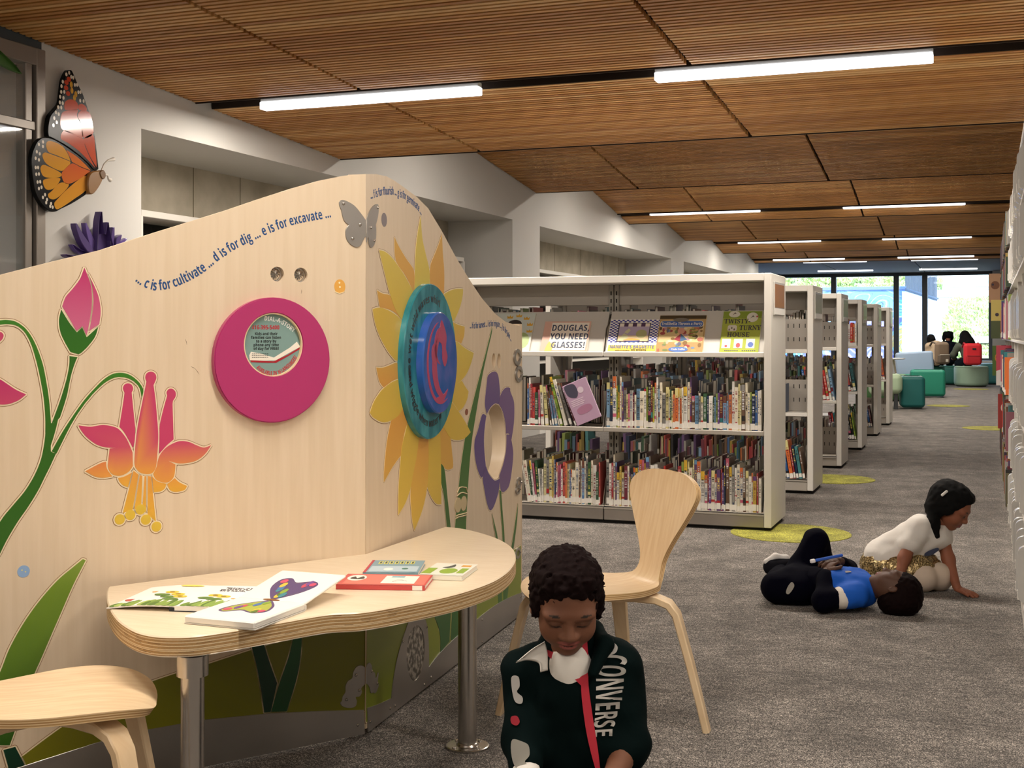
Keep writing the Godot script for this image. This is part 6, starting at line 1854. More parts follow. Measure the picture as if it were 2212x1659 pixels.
# ------------------------------------------------------------------ the tall shelving at the right edge
func make_side_shelves() -> void:
	var t := thing("tall_bookcase", "tall grey metal shelving along the right edge of the aisle, crammed with books", "bookcase", Vector3(0.13, 0, -4.6))
	var g := mat(hx("c9c5bf"), 0.4, 0.15)
	var L := 8.6
	part("back_panel", boxm(Vector3(0.29, 0.03, -L), Vector3(0.31, 1.99, 0)), g, t)
	part("canopy", boxm(Vector3(0.0, 1.955, -L), Vector3(0.31, 1.99, 0), 0.004), M.shelf, t)
	part("kick_plate", boxm(Vector3(0.0, 0.0, -L), Vector3(0.03, 0.075, 0), 0.003), M.shelf, t)
	for b in 10:
		part("upright", boxm(Vector3(0.02, 0.03, -0.955 * b - 0.012), Vector3(0.31, 1.96, -0.955 * b), 0.002), g, t)
	var ys := [0.08, 0.43, 0.78, 1.13, 1.46, 1.73]
	for y in ys:
		part("shelf", boxm(Vector3(0.0, y - 0.014, -L), Vector3(0.29, y, 0), 0.002), M.shelf, t)
	# clear-lidded grey holders in the near bays
	var hm := StandardMaterial3D.new()
	hm.albedo_color = hx("cfcdc9")
	hm.roughness = 0.22
	hm.metallic_specular = 0.6
	var shelf_names := ["bottom", "second", "third", "4th", "5th", "top"]
	for s in 6:
		for k in 16:
			var z := -5.45 - k * 0.185 - rng.randf() * 0.03
			var m := MB.new()
			var h := rng.randf_range(0.2, 0.245) if s < 5 else 0.19
			m.xf = basis3(Vector3(-1, 0, 0), Vector3.UP, Vector3(0, 0, -1))
			m.prism(rrect(-0.17, 0.0, 0.0, h, 0.03), 0.0, rng.randf_range(0.026, 0.05), 0.006)
			var o := thing("plastic_holder", "pale grey plastic holder, %s from the near end on the %s tall shelf" % [ordinal(k + 1), shelf_names[s]], "holder", Vector3(0.125 - rng.randf() * 0.02, ys[s], z), 0.0, "grey plastic holders on the tall shelving")
			part("case", m, hm, o)
			part("spine_label", boxm(Vector3(-0.0015, 0.012, -0.024), Vector3(0.02, 0.05, -0.002), 0.0005), label_mat, o)
	# books further along, some pulled forward so that their covers show
	for s in 6:
		var z := -8.55
		var n := 0
		var pull := [0.03, 0.045, 0.07, 0.06, 0.03, 0.02]
		while z > -13.0:
			var th := rng.randf_range(0.012, 0.03)
			var tf := Transform3D(Basis(Vector3.UP, -PI / 2), Vector3(0.12 - rng.randf() * 0.02, ys[s], z))
			var hh := rng.randf_range(0.2, 0.29) if s < 4 else rng.randf_range(0.17, 0.22)
			if rng.randf() < 0.13 and n < 9:
				n += 1
				var k := rng.randi() % 80
				tf.origin.x = 0.125 - pull[s] * (0.35 + 0.65 * (z + 8.0) / -5.0)
				book(tf, th, hh, 0.2, k, "%s book pulled forward, cover showing, %s along the %s tall shelf" % [BOOK_COLS[k % 20][0], ordinal(n), shelf_names[s]], "books pulled forward on the tall shelving", "library_book")
			else: rest(tf, th, hh, 0.2, rng.randi())
			z -= th + 0.002
	# a few face-on covers at the edge of the aisle
	var spots := [["brown", 0.005, 1.46, -12.6, 0.12, 0.27, "b98f6c"], ["yellow and dark green", 0.02, 1.13, -10.9, 0.16, 0.31, "c9b565"], ["pink and white", 0.055, 0.78, -10.2, 0.16, 0.3, "cf4f62"], ["green", 0.035, 0.78, -12.7, 0.16, 0.28, "55702e"], ["red and white", 0.07, 0.43, -10.6, 0.16, 0.27, "a83a36"]]
	for q in spots:
		var x: float = q[1]
		var w: float = q[4]
		var h: float = q[5]
		var o := thing("library_book", "%s book standing out face-on from the tall shelving" % q[0], "book", Vector3(x, q[2], q[3]), 0.0, "books standing out from the tall shelving")
		part("cover", boxm(Vector3(0, 0, -0.004), Vector3(w + 0.06, h, 0), 0.001), mat(hx(q[6]), 0.35), o)
		part("pages", boxm(Vector3(0.003, 0.003, -0.014), Vector3(w + 0.058, h - 0.003, -0.004)), pages_mat, o)
		var m := MB.new()
		m.col = lin([hx("7b4f33"), hx("4d5632"), hx("f0ece6"), hx("c98a3a"), hx("e8ddd0")][spots.find(q)])
		if q[0] == "pink and white": m.prism(P([0.0, 0.0, w, 0.0, w, h * 0.55, 0.0, h * 0.36]), 0.0, 0.0005)
		elif q[0] == "yellow and dark green": m.prism(rect(0.0, 0.0, w, h * 0.46), 0.0, 0.0005)
		else: m.prism(circ(Vector2(w * 0.45, h * 0.6), w * 0.32, 18), 0.0, 0.0005)
		m.col = lin(hx("3a2d3c"))
		m.prism(circ(Vector2(w * 0.28, h * 0.62), w * 0.09, 12), 0.0, 0.0008)
		part("cover_picture", m, vmat(0.4), o)

# ------------------------------------------------------------------ seats by the far window
func soft_box(lo: Vector3, hi: Vector3, r: float) -> MB:
	var m := MB.new()
	var mid := (lo + hi) / 2
	var h := (hi - lo) / 2
	m.xf = Transform3D(Basis(), mid)
	var rows := []
	for i in 17:
		var a := -PI / 2 + PI * i / 16
		var row := []
		for k in 32:
			var b := TAU * (k + 0.5) / 32
			var d := Vector3(cos(a) * cos(b), sin(a), cos(a) * sin(b))
			row.append(Vector3(signf(d.x) * (h.x - r), signf(d.y) * (h.y - r), signf(d.z) * (h.z - r)) + d * r)
		rows.append(row)
	m.grid(rows, true)
	m.xf = Transform3D()
	return m

func pouf(at: Vector3, r: float, h: float, c: Color, label: String) -> void:
	var t := thing("ottoman", label, "ottoman", at, 0.0, "round upholstered ottomans")
	var m := MB.new()
	m.lathe([[0.0, 0.02], [r * 0.9, 0.02], [r * 0.97, 0.05], [r, 0.1], [r, h - 0.07], [r * 0.985, h - 0.03], [r * 0.94, h - 0.008], [r * 0.85, h], [0.0, h]], 40, true)
	part("upholstery", m, mat(c, 0.55), t)
	m = MB.new()
	m.lathe([[r * 0.86, 0.0], [r * 0.86, 0.03]], 32)
	part("plinth", m, M.dark, t)
	m = MB.new()
	m.lathe([[r * 0.99, h - 0.036], [r * 1.004, h - 0.032], [r * 0.985, h - 0.026]], 40)
	part("seam", m, mat(c.darkened(0.2), 0.6), t)

func make_lounge() -> void:
	pouf(Vector3(-0.37, 0, -30.9), 0.375, 0.47, hx("a3c0a8"), "pale green round ottoman under the girl with the red backpack")
	pouf(Vector3(-1.29, 0, -30.6), 0.36, 0.47, hx("1d7a6c"), "dark teal round ottoman under the girl with the brown backpack")
	pouf(Vector3(0.18, 0, -32.5), 0.42, 0.5, hx("2f6f70"), "dark teal ottoman at the far right, by the window wall")
	pouf(Vector3(-0.86, 0, -31.9), 0.34, 0.45, hx("2b6d62"), "teal ottoman behind, under the girl who faces the room")
	for q in [[-1.12, -25.4, "1f8a70", "2f8f7a", "9db4cf", "green lounge chair with a pale blue back, nearer the girls", 1.0], [-1.25, -21.3, "0e5f5c", "a9bf9f", "a9bf9f", "dark teal lounge chair with a sage seat, just past the last bookcase", 0.0]]:
		var t := thing("lounge_chair", q[5], "armchair", Vector3(q[0], 0, q[1]), 0.12, "upholstered lounge chairs")
		part("side", soft_box(Vector3(-0.29 if q[6] > 0.5 else -0.1, 0.02, -0.02), Vector3(0.33 if q[6] > 0.5 else 0.28, 0.52, 0.42), 0.07), mat(hx(q[2]), 0.55), t)
		part("seat", soft_box(Vector3(-0.55, 0.18, -0.62), Vector3(0.3, 0.46, 0.0), 0.09), mat(hx(q[3]), 0.55), t)
		if q[6] > 0.5:
			part("backrest", soft_box(Vector3(-0.5, 0.4, -0.16), Vector3(0.19, 0.86, -0.02), 0.05), mat(hx(q[4]), 0.6), t, Transform3D(Basis(Vector3(0, 0, 1), 0.06), Vector3.ZERO))
		else:
			part("arm", soft_box(Vector3(-0.46, 0.24, 0.2), Vector3(-0.07, 0.56, 0.6), 0.1), mat(hx("a9bf9f"), 0.55), t)
			part("leg", boxm(Vector3(-0.2, 0.0, 0.46), Vector3(-0.14, 0.26, 0.52), 0.004), M.frame, t)
	pouf(Vector3(-1.75, 0, -23.6), 0.4, 0.47, hx("3e6a3a"), "moss green ottoman with a pale rim between the lounge chairs")
	var t := thing("side_table", "small white side table with a slanting leg beside the lounge chairs", "table", Vector3(-1.75, 0, -24.4))
	var m := MB.new()
	m.lathe([[0.3, 0.72], [0.32, 0.73], [0.32, 0.745], [0.0, 0.745]], 32)
	part("tabletop", m, mat(hx("e4e6ea"), 0.35), t)
	for k in 3:
		m = MB.new()
		var a := TAU * k / 3 + 0.4
		m.tube([Vector3(cos(a) * 0.12, 0.725, sin(a) * 0.12), Vector3(cos(a) * 0.26, 0.0, sin(a) * 0.26)], [0.018, 0.014], 10)
		part("leg", m, mat(hx("b9ad98"), 0.5), t)
	# small books at the end of the last bookcase
	# ------------------------------------------------ wall niches hold white bookcases
	for q in [[-9.9, 5.6, "first"], [-17.4, 5.8, "second"], [-24.9, 5.9, "third"]]:
		var n := thing("niche_bookcase", "white bookcase standing inside the %s deep wall niche" % q[2], "bookcase", Vector3(-5.5, 0, q[0]), 0.0, "white bookcases in the wall niches")
		var L: float = q[1] / 2
		part("top", boxm(Vector3(-0.16, 1.955, -L), Vector3(0.18, 2.0, L), 0.003), M.shelf, n)
		for e in [-1.0, 1.0]: part("side_panel", boxm(Vector3(-0.16, 0, e * L - 0.02), Vector3(0.18, 1.96, e * L + 0.02), 0.002), M.shelf, n)
		part("back_panel", boxm(Vector3(-0.17, 0, -L), Vector3(-0.155, 1.96, L)), M.dark, n)
		for y in [0.08, 0.45, 0.82, 1.19, 1.56]: part("shelf", boxm(Vector3(-0.15, y - 0.02, -L), Vector3(0.17, y, L), 0.002), M.shelf, n)
		for y in [1.19, 1.56]:
			var z := -L + 0.05
			while z < L - 0.06:
				var th := rng.randf_range(0.015, 0.035)
				rest(Transform3D(Basis(Vector3.UP, PI / 2), Vector3(-5.5 + 0.13, y, q[0] + z + th)), th, rng.randf_range(0.2, 0.3), 0.2, rng.randi())
				z += th + 0.002 if rng.randf() < 0.96 else 0.2

# ------------------------------------------------------------------ butterfly, flower and leaf on the left wall
func make_wall_decor() -> void:
	var wf := basis3(Vector3(0, 0, -1), Vector3.UP, Vector3(1, 0, 0), Vector3(-4.93, 0, 0))
	var t := thing("wall_butterfly", "big orange and black monarch butterfly cut-out fixed high on the white wall", "wall decoration")
	t.transform = wf
	var blk := mat(hx("0e0f10"), 0.25).duplicate()
	blk.metallic_specular = 0.3
	var m := MB.new()
	m.prism(crv([6.1001, 2.1264, 6.1001, 2.1264, 6.0642, 2.1126, 6.0004, 2.1515, 5.9031, 2.1945, 5.8082, 2.2272, 5.7156, 2.2484, 5.6767, 2.2553, 5.6767, 2.2553, 5.6715, 2.2886, 5.6767, 2.3252, 5.6922, 2.3725, 5.7353, 2.4157, 5.7749, 2.4586, 5.7882, 2.5246, 5.8015, 2.5908, 5.8351, 2.6474, 5.8581, 2.6583, 5.8757, 2.6508, 5.9168, 2.594, 5.9584, 2.546, 5.9933, 2.4869, 6.0286, 2.4272, 6.0499, 2.3742, 6.0713, 2.2927, 6.0857, 2.2191]), 0.03, 0.06, 0.003)
	part("upper_wing", m, blk, t, Transform3D(), "black upper wing with orange cells")
	m = MB.new()
	m.prism(crv([6.0313, 2.1079, 6.0313, 2.1079, 5.9819, 2.1438, 5.8849, 2.1866, 5.7903, 2.2194, 5.698, 2.2423, 5.6207, 2.24, 5.5763, 2.2158, 5.5512, 2.1814, 5.5325, 2.1436, 5.5262, 2.0989, 5.53, 2.0467, 5.5387, 1.995, 5.5512, 1.9436, 5.5763, 1.9022, 5.6207, 1.8622, 5.6721, 1.8403, 5.7176, 1.8427, 5.7637, 1.8623, 5.8576, 1.9032, 5.9679, 1.9606, 5.9679, 1.9606, 5.9889, 2.0281]), 0.05, 0.075, 0.003)
	part("lower_wing", m, blk, t, Transform3D(), "black lower wing with yellow cells")
	var red := hx("c8533a")
	var org := hx("dc8a3a")
	var yel := hx("d9a33c")
	m = MB.new()
	for q in [[6.0828, 2.1337, 6.0828, 2.1337, 6.0713, 2.2172, 6.0499, 2.3178, 5.9723, 2.2877, 5.9793, 2.2514, 6.0286, 2.1833], [6.0713, 2.1276, 6.0713, 2.1276, 6.0215, 2.1823, 5.9793, 2.2421, 5.9653, 2.282, 5.9168, 2.2888, 5.8082, 2.3093, 5.7749, 2.2589, 5.8486, 2.2375, 5.9445, 2.2001], [6.0471, 2.3221, 6.0442, 2.3922, 6.0144, 2.4436, 5.9445, 2.4414, 5.9168, 2.409, 5.9445, 2.3671, 5.9653, 2.2913], [5.9584, 2.2903, 5.9445, 2.3578, 5.91, 2.4079, 5.9168, 2.4414, 5.8621, 2.4323, 5.7882, 2.4063, 5.7709, 2.349, 5.7882, 2.3108, 5.8621, 2.2991], [5.8082, 2.4279, 5.8082, 2.4643, 5.8418, 2.4884, 5.8894, 2.4921, 5.9168, 2.4738, 5.91, 2.443, 5.8486, 2.43], [5.9237, 2.4472, 5.9237, 2.4703, 5.9514, 2.4825, 5.9863, 2.4717, 5.9933, 2.4514, 5.9584, 2.4437]]:
		m.grad = [lin(red), lin(hx("c9604a")), q[1] - 0.4, q[1] + 0.4]
		m.prism(crv(q), 0.059, 0.0606)
	m.grad = null
	m.col = lin(hx("c8462c"))
	for q in [[5.8418, 2.6029], [5.8216, 2.5808], [5.8189, 2.5502], [5.8351, 2.5211]]: m.prism(circ(v2(q), 0.018, 12, 0.014), 0.059, 0.0606)
	m.col = lin(yel)
	for q in [[5.8621, 2.5765], [5.8676, 2.5435], [5.9004, 2.5282], [5.8894, 2.506]]: m.prism(circ(v2(q), 0.012, 12, 0.018), 0.059, 0.0606)
	m.col = lin(hx("e8dfcf"))
	for q in [[5.8216, 2.6265], [5.8445, 2.6401], [5.8621, 2.6206], [5.8785, 2.6191], [5.8921, 2.5802], [5.9113, 2.5838], [5.9224, 2.5442], [5.9403, 2.5474], [5.9376, 2.4987], [5.9667, 2.5009], [5.7922, 2.5799], [5.7815, 2.5524], [5.7789, 2.5202], [5.8042, 2.5247], [5.7709, 2.4915], [5.7975, 2.4898], [5.7683, 2.4593], [5.7909, 2.4586], [5.755, 2.4298], [5.7789, 2.432], [5.7353, 2.3976], [5.7577, 2.3922], [5.7222, 2.3639], [5.7419, 2.3444], [5.7156, 2.3223]]: m.prism(circ(v2(q), 0.0085, 10, 0.011), 0.059, 0.0606)
	var up_ := part("wing_cells", m, mat(Color.WHITE, 0.12, 0.0, "vc"), t.get_child(0))
	m = MB.new()
	for q in [[5.6399, 2.1938, 5.6399, 2.1938, 5.6463, 2.2197, 5.685, 2.2288, 5.7637, 2.2156, 5.8104, 2.1812, 5.8373, 2.1391, 5.8373, 2.1391, 5.7242, 2.156, 5.6592, 2.1652], [5.6105, 2.1364, 5.6271, 2.1582, 5.6656, 2.1571, 5.7903, 2.1421, 5.8373, 2.1299, 5.7903, 2.0876, 5.7505, 2.0736, 5.6463, 2.0966], [5.5953, 2.0635, 5.6105, 2.0876, 5.6463, 2.0877, 5.7505, 2.0646, 5.7571, 2.0427, 5.698, 2.0268, 5.6207, 2.0267], [5.6143, 1.9948, 5.6399, 2.0156, 5.7373, 2.0314, 5.7505, 2.0193, 5.698, 1.9684, 5.6399, 1.9576], [5.6553, 1.9325, 5.685, 1.9536, 5.7505, 2.0058, 5.8238, 2.0049, 5.777, 1.9543, 5.7111, 1.9114, 5.6656, 1.9112], [5.7046, 1.8837, 5.7242, 1.9082, 5.8306, 1.992, 5.9679, 2.0722, 5.9777, 1.9988, 5.8576, 1.9216, 5.7505, 1.8638, 5.7176, 1.858]]:
		m.grad = [lin(yel), lin(hx("d8923c")), q[1] - 0.15, q[1] + 0.15]
		m.prism(crv(q), 0.074, 0.0756)
	for q in [[5.8037, 2.1967, 5.8037, 2.1967, 5.8849, 2.1728, 5.9539, 2.1402, 6.01, 2.1071, 6.01, 2.1071, 5.9262, 2.1182, 5.8509, 2.1362, 5.8509, 2.1362], [5.7637, 2.0571, 5.7903, 2.0876, 5.8509, 2.1271, 5.9262, 2.1135, 6.0072, 2.103, 6.0072, 2.103, 5.9262, 2.0534, 5.8306, 2.0103, 5.7837, 2.0141]]:
		m.grad = [lin(org), lin(hx("cf5f3c")), q[1] - 0.2, q[1] + 0.1]
		m.prism(crv(q), 0.074, 0.0756)
	m.grad = null
	m.col = lin(hx("e8dfcf"))
	for q in [[5.5826, 2.1964], [5.6143, 2.2151], [5.6143, 2.1902], [5.5662, 2.1544], [5.5889, 2.1468], [5.5575, 2.1179], [5.5826, 2.1124], [5.5575, 2.0677], [5.5763, 2.07], [5.5625, 2.0313], [5.5826, 2.0354], [5.5725, 1.9901], [5.5927, 1.9941], [5.5826, 1.9559], [5.6029, 1.9652], [5.6143, 1.9105], [5.6309, 1.9273], [5.6399, 1.8846], [5.6463, 1.9021], [5.6721, 1.8671], [5.6786, 1.883], [5.6915, 1.8645]]: m.prism(circ(v2(q), 0.008, 10, 0.01), 0.074, 0.0756)
	part("wing_cells", m, mat(Color.WHITE, 0.12, 0.0, "vc"), t.get_child(1))
	m = MB.new()
	m.prism(crv([5.9642, 2.043, 5.9853, 2.0874, 6.0348, 2.1074, 6.0922, 2.1096, 6.0995, 2.0727, 6.0634, 2.0168, 6.0135, 1.972, 5.9712, 1.9741]), 0.06, 0.095, 0.006)
	part("body", m, mat(hx("8a6230"), 0.35), t)
	m = MB.new()
	m.prism(crv([6.0615, 2.101, 6.0932, 2.119, 6.1149, 2.1027, 6.1106, 2.0738, 6.0816, 2.0657]), 0.07, 0.1, 0.004)
	part("head", m, mat(hx("6e4c24"), 0.35), t)
	for q in [[6.0932, 2.119, 6.1149, 2.1548, 6.1515, 2.1832, 6.2032, 2.1966], [6.1149, 2.0932, 6.1485, 2.0944, 6.1544, 2.0742, 6.1735, 2.0687]]:
		m = MB.new()
		var pts := []
		for i in range(0, q.size(), 2): pts.append(Vector3(q[i], q[i + 1], 0.085))
		m.tube(pts, [0.004, 0.005, 0.006, 0.013], 8)
		part("antenna", m, mat(hx("d9d2c6"), 0.4), t)
	t = thing("wall_flower", "purple spiky flower cut-out on the wall just above the play panel", "wall decoration")
	t.transform = wf
	var pm := mat(hx("4c3a72"), 0.35)
	var fl := [[6.1145, 1.6065, 6.1145, 1.6065, 6.0499, 1.6404, 6.0499, 1.6404, 6.0074, 1.7407, 5.9933, 1.8031, 5.9933, 1.8031, 6.0074, 1.8043, 6.0074, 1.8043, 6.0713, 1.7172, 6.1073, 1.644, 6.1073, 1.644], [6.0004, 1.6373, 6.0004, 1.6373, 5.9445, 1.6895, 5.9031, 1.7605, 5.8962, 1.7923, 5.8962, 1.7923, 5.91, 1.7934, 5.91, 1.7934, 5.9723, 1.7287, 6.0286, 1.6766, 6.057, 1.6314, 6.057, 1.6314], [6.2321, 1.6614, 6.2321, 1.6614, 6.0713, 1.6512, 6.0713, 1.6512, 6.0785, 1.7461, 6.0857, 1.8222, 6.103, 1.8777, 6.103, 1.8777, 6.1174, 1.879, 6.1174, 1.879, 6.1261, 1.7971, 6.1436, 1.751, 6.1612, 1.821, 6.1612, 1.821, 6.1758, 1.8222, 6.1758, 1.8222, 6.1847, 1.7732, 6.2172, 1.6893], [6.0286, 1.6109, 6.0286, 1.6109, 5.9445, 1.6246, 5.9031, 1.6497, 5.8826, 1.6714, 5.8826, 1.6714, 5.9004, 1.6726, 5.9004, 1.6726, 5.9584, 1.6487, 6.0286, 1.6391, 6.0286, 1.6391], [6.2172, 1.6412, 6.2172, 1.6412, 6.2054, 1.7077, 6.2247, 1.7955, 6.2247, 1.7955, 6.2441, 1.799, 6.2441, 1.799, 6.2441, 1.7489, 6.2396, 1.6908, 6.2621, 1.6536, 6.2621, 1.6536], [6.2471, 1.6527, 6.2471, 1.6527, 6.2441, 1.7296, 6.2998, 1.7579, 6.2998, 1.7579, 6.2847, 1.7228, 6.2696, 1.6831, 6.2696, 1.6831], [6.2621, 1.6536, 6.2621, 1.6536, 6.2771, 1.703, 6.3763, 1.744, 6.3763, 1.744, 6.3686, 1.7288, 6.2998, 1.6851], [5.9863, 1.5898, 5.9863, 1.5898, 5.8486, 1.593, 5.8082, 1.609, 5.8082, 1.609, 5.8216, 1.6125, 5.8216, 1.6125, 5.9445, 1.606, 5.9445, 1.606]]
	for i in fl.size():
		m = MB.new()
		m.prism(crv(fl[i]), 0.02 + 0.006 * (i % 3), 0.05 + 0.012 * (i % 3), 0.003)
		part("petal", m, pm if i % 3 else mat(hx("5e4a8c"), 0.35), t)
	t = thing("wall_leaf", "green leaf cut-out hanging before the office glass at the top left", "wall decoration")
	t.transform = wf
	m = MB.new()
	m.prism(crv([5.2384, 2.6785, 5.2384, 2.6785, 5.3078, 2.6637, 5.3787, 2.6314, 5.4388, 2.6004, 5.4851, 2.5659, 5.4851, 2.5659, 5.4146, 2.5696, 5.3431, 2.5812, 5.2384, 2.5941, 5.2384, 2.5941]), 0.03, 0.05, 0.003)
	part("leaf", m, mat(hx("456f2c"), 0.5), t)
	part("hanger", boxm(Vector3(5.45, 2.6, 0.0), Vector3(5.46, 2.61, 0.035)), M.frame, t)

# ------------------------------------------------------------------ outside the far windows
func make_outside() -> void:
	var gr := tri_mat(noise_tex(0.03, hx("8fa35c"), hx("c3cb8c"), 512, 512, 91, 5, 0.25, 0.75), Vector3(0.5, 0.5, 0.5), 0.95, true)
	struct("ground_outside", boxm(Vector3(-40, -0.3, -90), Vector3(40, -0.05, -36.25)), tri_mat(noise_tex(0.03, hx("9a9a94"), hx("b5b4ac"), 256, 256, 92, 4, 0.25, 0.75), Vector3(0.4, 0.4, 0.4), 0.95, true))
	# grassy slope
	var m := MB.new()
	var nz := FastNoiseLite.new()
	nz.seed = 4
	nz.frequency = 0.25
	var rows := []
	for i in 30:
		var row := []
		var z := -44.0 - i * 0.55
		for k in 40:
			var x := 8.0 - k * 0.30
			var s := clampf((x + 2.4) / 1.0, 0.0, 1.0)
			var h := (i / 29.0) * 3.0 * s + nz.get_noise_2d(x * 3.0, z * 3.0) * 0.3 - 0.1
			row.append(Vector3(x, h, z))
		rows.append(row)
	m.grid(rows)
	struct("hill_outside", m, gr)
	# tufts on the slope and along the top of the mural wall
	var leaf := MB.new()
	var r := RandomNumberGenerator.new()
	r.seed = 8
	for i in 14:
		var d := Vector3(r.randf_range(-1, 1), r.randf_range(0.3, 1.2), r.randf_range(-1, 1)).normalized()
		var s := d.cross(Vector3(r.randf(), 0.2, r.randf())).normalized() * 0.05
		var p := Vector3(r.randf_range(-0.12, 0.12), 0, r.randf_range(-0.12, 0.12))
		leaf.tri(p - s, p + s, p + d * r.randf_range(0.2, 0.42))
	var mm := MultiMesh.new()
	mm.transform_format = MultiMesh.TRANSFORM_3D
	mm.use_colors = true
	mm.mesh = leaf.done()
	mm.instance_count = 9000
	for i in 9000:
		var x := r.randf_range(-2.2, 7.0)
		var z := r.randf_range(-44.2, -59.0)
		var y := (-44.0 - z) / 0.55 / 29.0 * 3.0 * clampf((x + 2.4) / 1.0, 0.0, 1.0) - 0.05
		if i > 7000:
			x = r.randf_range(-13.0, -1.6)
			z = r.randf_range(-47.6, -50.0)
			y = 2.75 + (-47.6 - z) * 0.5
		var sc := r.randf_range(0.35, 0.85)
		mm.set_instance_transform(i, Transform3D(Basis(Vector3.UP, r.randf() * TAU) * Basis.from_scale(Vector3.ONE * sc), Vector3(x, y, z)))
		mm.set_instance_color(i, lin([hx("a3b56c"), hx("bcc684"), hx("8ca45e"), hx("d4d29c"), hx("a8bd8a"), hx("c8cfa0")][r.randi() % 6]))
	var gi := MultiMeshInstance3D.new()
	gi.name = "hillside_plants"
	gi.multimesh = mm
	var gm := vmat(0.8).duplicate()
	gm.backlight_enabled = true
	gm.backlight = Color(0.4, 0.45, 0.2)
	gi.material_override = gm
	tag(gi, "bright weeds and bushes covering the slope outside the far windows", "plants", "", "stuff")
	add_child(gi)
	# mural wall
	var mural := mural_tex()
	var mt := StandardMaterial3D.new()
	mt.albedo_texture = mural
	mt.roughness = 0.85
	var w := thing("mural_wall", "long outdoor wall painted with blue, violet and yellow swirls beyond the windows", "wall", Vector3(0, 0, -46.6))
	part("wall_core", boxm(Vector3(-15, -0.1, -0.35), Vector3(-2.6, 2.78, -0.01)), mat(hx("8aa0b4"), 0.9), w)
	m = MB.new()
	m.quad(Vector3(-15, -0.1, 0), Vector3(-2.6, -0.1, 0), Vector3(-2.6, 2.78, 0), Vector3(-15, 2.78, 0))
	part("mural", m, mt, w)
	part("coping", boxm(Vector3(-15, 2.78, -0.4), Vector3(-2.55, 2.9, 0.05), 0.01), mat(hx("5d6f94"), 0.8), w)
	var w2 := thing("ramp_wall", "pale blue-white painted wall that slopes down beside the outdoor ramp", "wall")
	m = MB.new()
	m.xf = basis3(Vector3(0.29, 0, 0.957), Vector3.UP, Vector3(-0.957, 0, 0.29), Vector3(-2.6, 0, -46.6))
	m.prism(P([0, -0.1, 4.2, -0.1, 4.2, 2.25, 0, 2.72]), 0.0, 0.25)
	part("wall_core", m, tri_mat(noise_tex(0.02, hx("c2d8ee"), hx("f0f4f8"), 256, 256, 94, 5, 0.3, 0.7), Vector3(0.8, 0.3, 0.8), 0.85, true), w2)
	# metal fence above it
	var f := thing("metal_fence", "dark vertical-bar fence along the top of the ramp wall", "fence")
	var fx := basis3(Vector3(0.29, 0, 0.957), Vector3.UP, Vector3(-0.957, 0, 0.29), Vector3(-2.72, 0, -46.6))
	var fm := mat(hx("4c5560"), 0.6, 0.3)
	for k in 26:
		var y := 2.72 - 0.112 * k * 0.16
		part("bar", boxm(Vector3(k * 0.16, y, -0.02), Vector3(k * 0.16 + 0.035, y + 1.5, 0.02)), fm, f, fx)
	m = MB.new()
	m.bar([Vector3(0, 2.82, 0), Vector3(4.2, 2.34, 0)], [0.05, 0.05], [0.05, 0.05], Vector3(0, 0, 1))
	part("rail", m, fm, f, fx)
	# path and building on the hill
	struct("path_outside", boxm(Vector3(-0.7, 0.9, -49.2), Vector3(7.0, 1.14, -48.0), 0.02), mat(hx("c9ccd0"), 0.8))
	var b := thing("building", "white building with a band of windows at the top of the slope", "building", Vector3(0, 0, -62))
	part("wall_face", boxm(Vector3(-3.4, 2.0, -4), Vector3(14, 6.2, 0)), mat(hx("e6e8ea"), 0.8), b)
	for k in 6:
		var wn := part("window", boxm(Vector3(-2.9 + k * 2.3, 3.5, -0.05), Vector3(-1.1 + k * 2.3, 3.85, 0.03), 0.01), mat(hx("9fb2c0"), 0.15), b)
		part("window_sill", boxm(Vector3(-2.95 + k * 2.3, 3.42, 0.0), Vector3(-1.05 + k * 2.3, 3.5, 0.12)), mat(hx("d0d4d8"), 0.7), wn)
	part("string_course", boxm(Vector3(-3.4, 2.95, 0), Vector3(14, 3.03, 0.08)), mat(hx("b4b8bc"), 0.8), b)
	for q in [[-10.5, -52.0, 2.6], [-6.8, -53.0, 3.0], [-13.5, -53.5, 3.2], [-4.3, -54.0, 2.6]]:
		var t := thing("tree", "leafy tree behind the mural wall, %s" % ["second from the left", "third from the left", "leftmost", "nearest the fence"][[[-10.5], [-6.8], [-13.5], [-4.3]].find([q[0]])], "tree", Vector3(q[0], 2.0, q[1]), 0.0, "trees behind the mural wall")
		m = MB.new()
		m.tube([Vector3(0, -2.2, 0), Vector3(0.05, 0.5, 0), Vector3(0, q[2] * 0.7, 0.1)], [0.12, 0.09, 0.04], 8)
		part("trunk", m, mat(hx("5d4a38"), 0.9), t)
		m = MB.new()
		for i in 420:
			var d := Vector3(r.randf_range(-1, 1), r.randf_range(-1, 1), r.randf_range(-1, 1))
			if d.length() > 1.0: continue
			var p := Vector3(d.x * 1.7, q[2] * 0.55 + d.y * q[2] * 0.5, d.z * 1.2)
			var s := Vector3(r.randf_range(-1, 1), r.randf_range(-1, 1), r.randf_range(-1, 1)).normalized() * 0.16
			var s2 := s.cross(Vector3(r.randf(), r.randf(), r.randf())).normalized() * 0.12
			m.quad(p - s, p + s2, p + s, p - s2)
		var cr := part("crown", m, mat(hx("6f8f50"), 0.8), t)
		cr.set_meta("kind", "stuff")

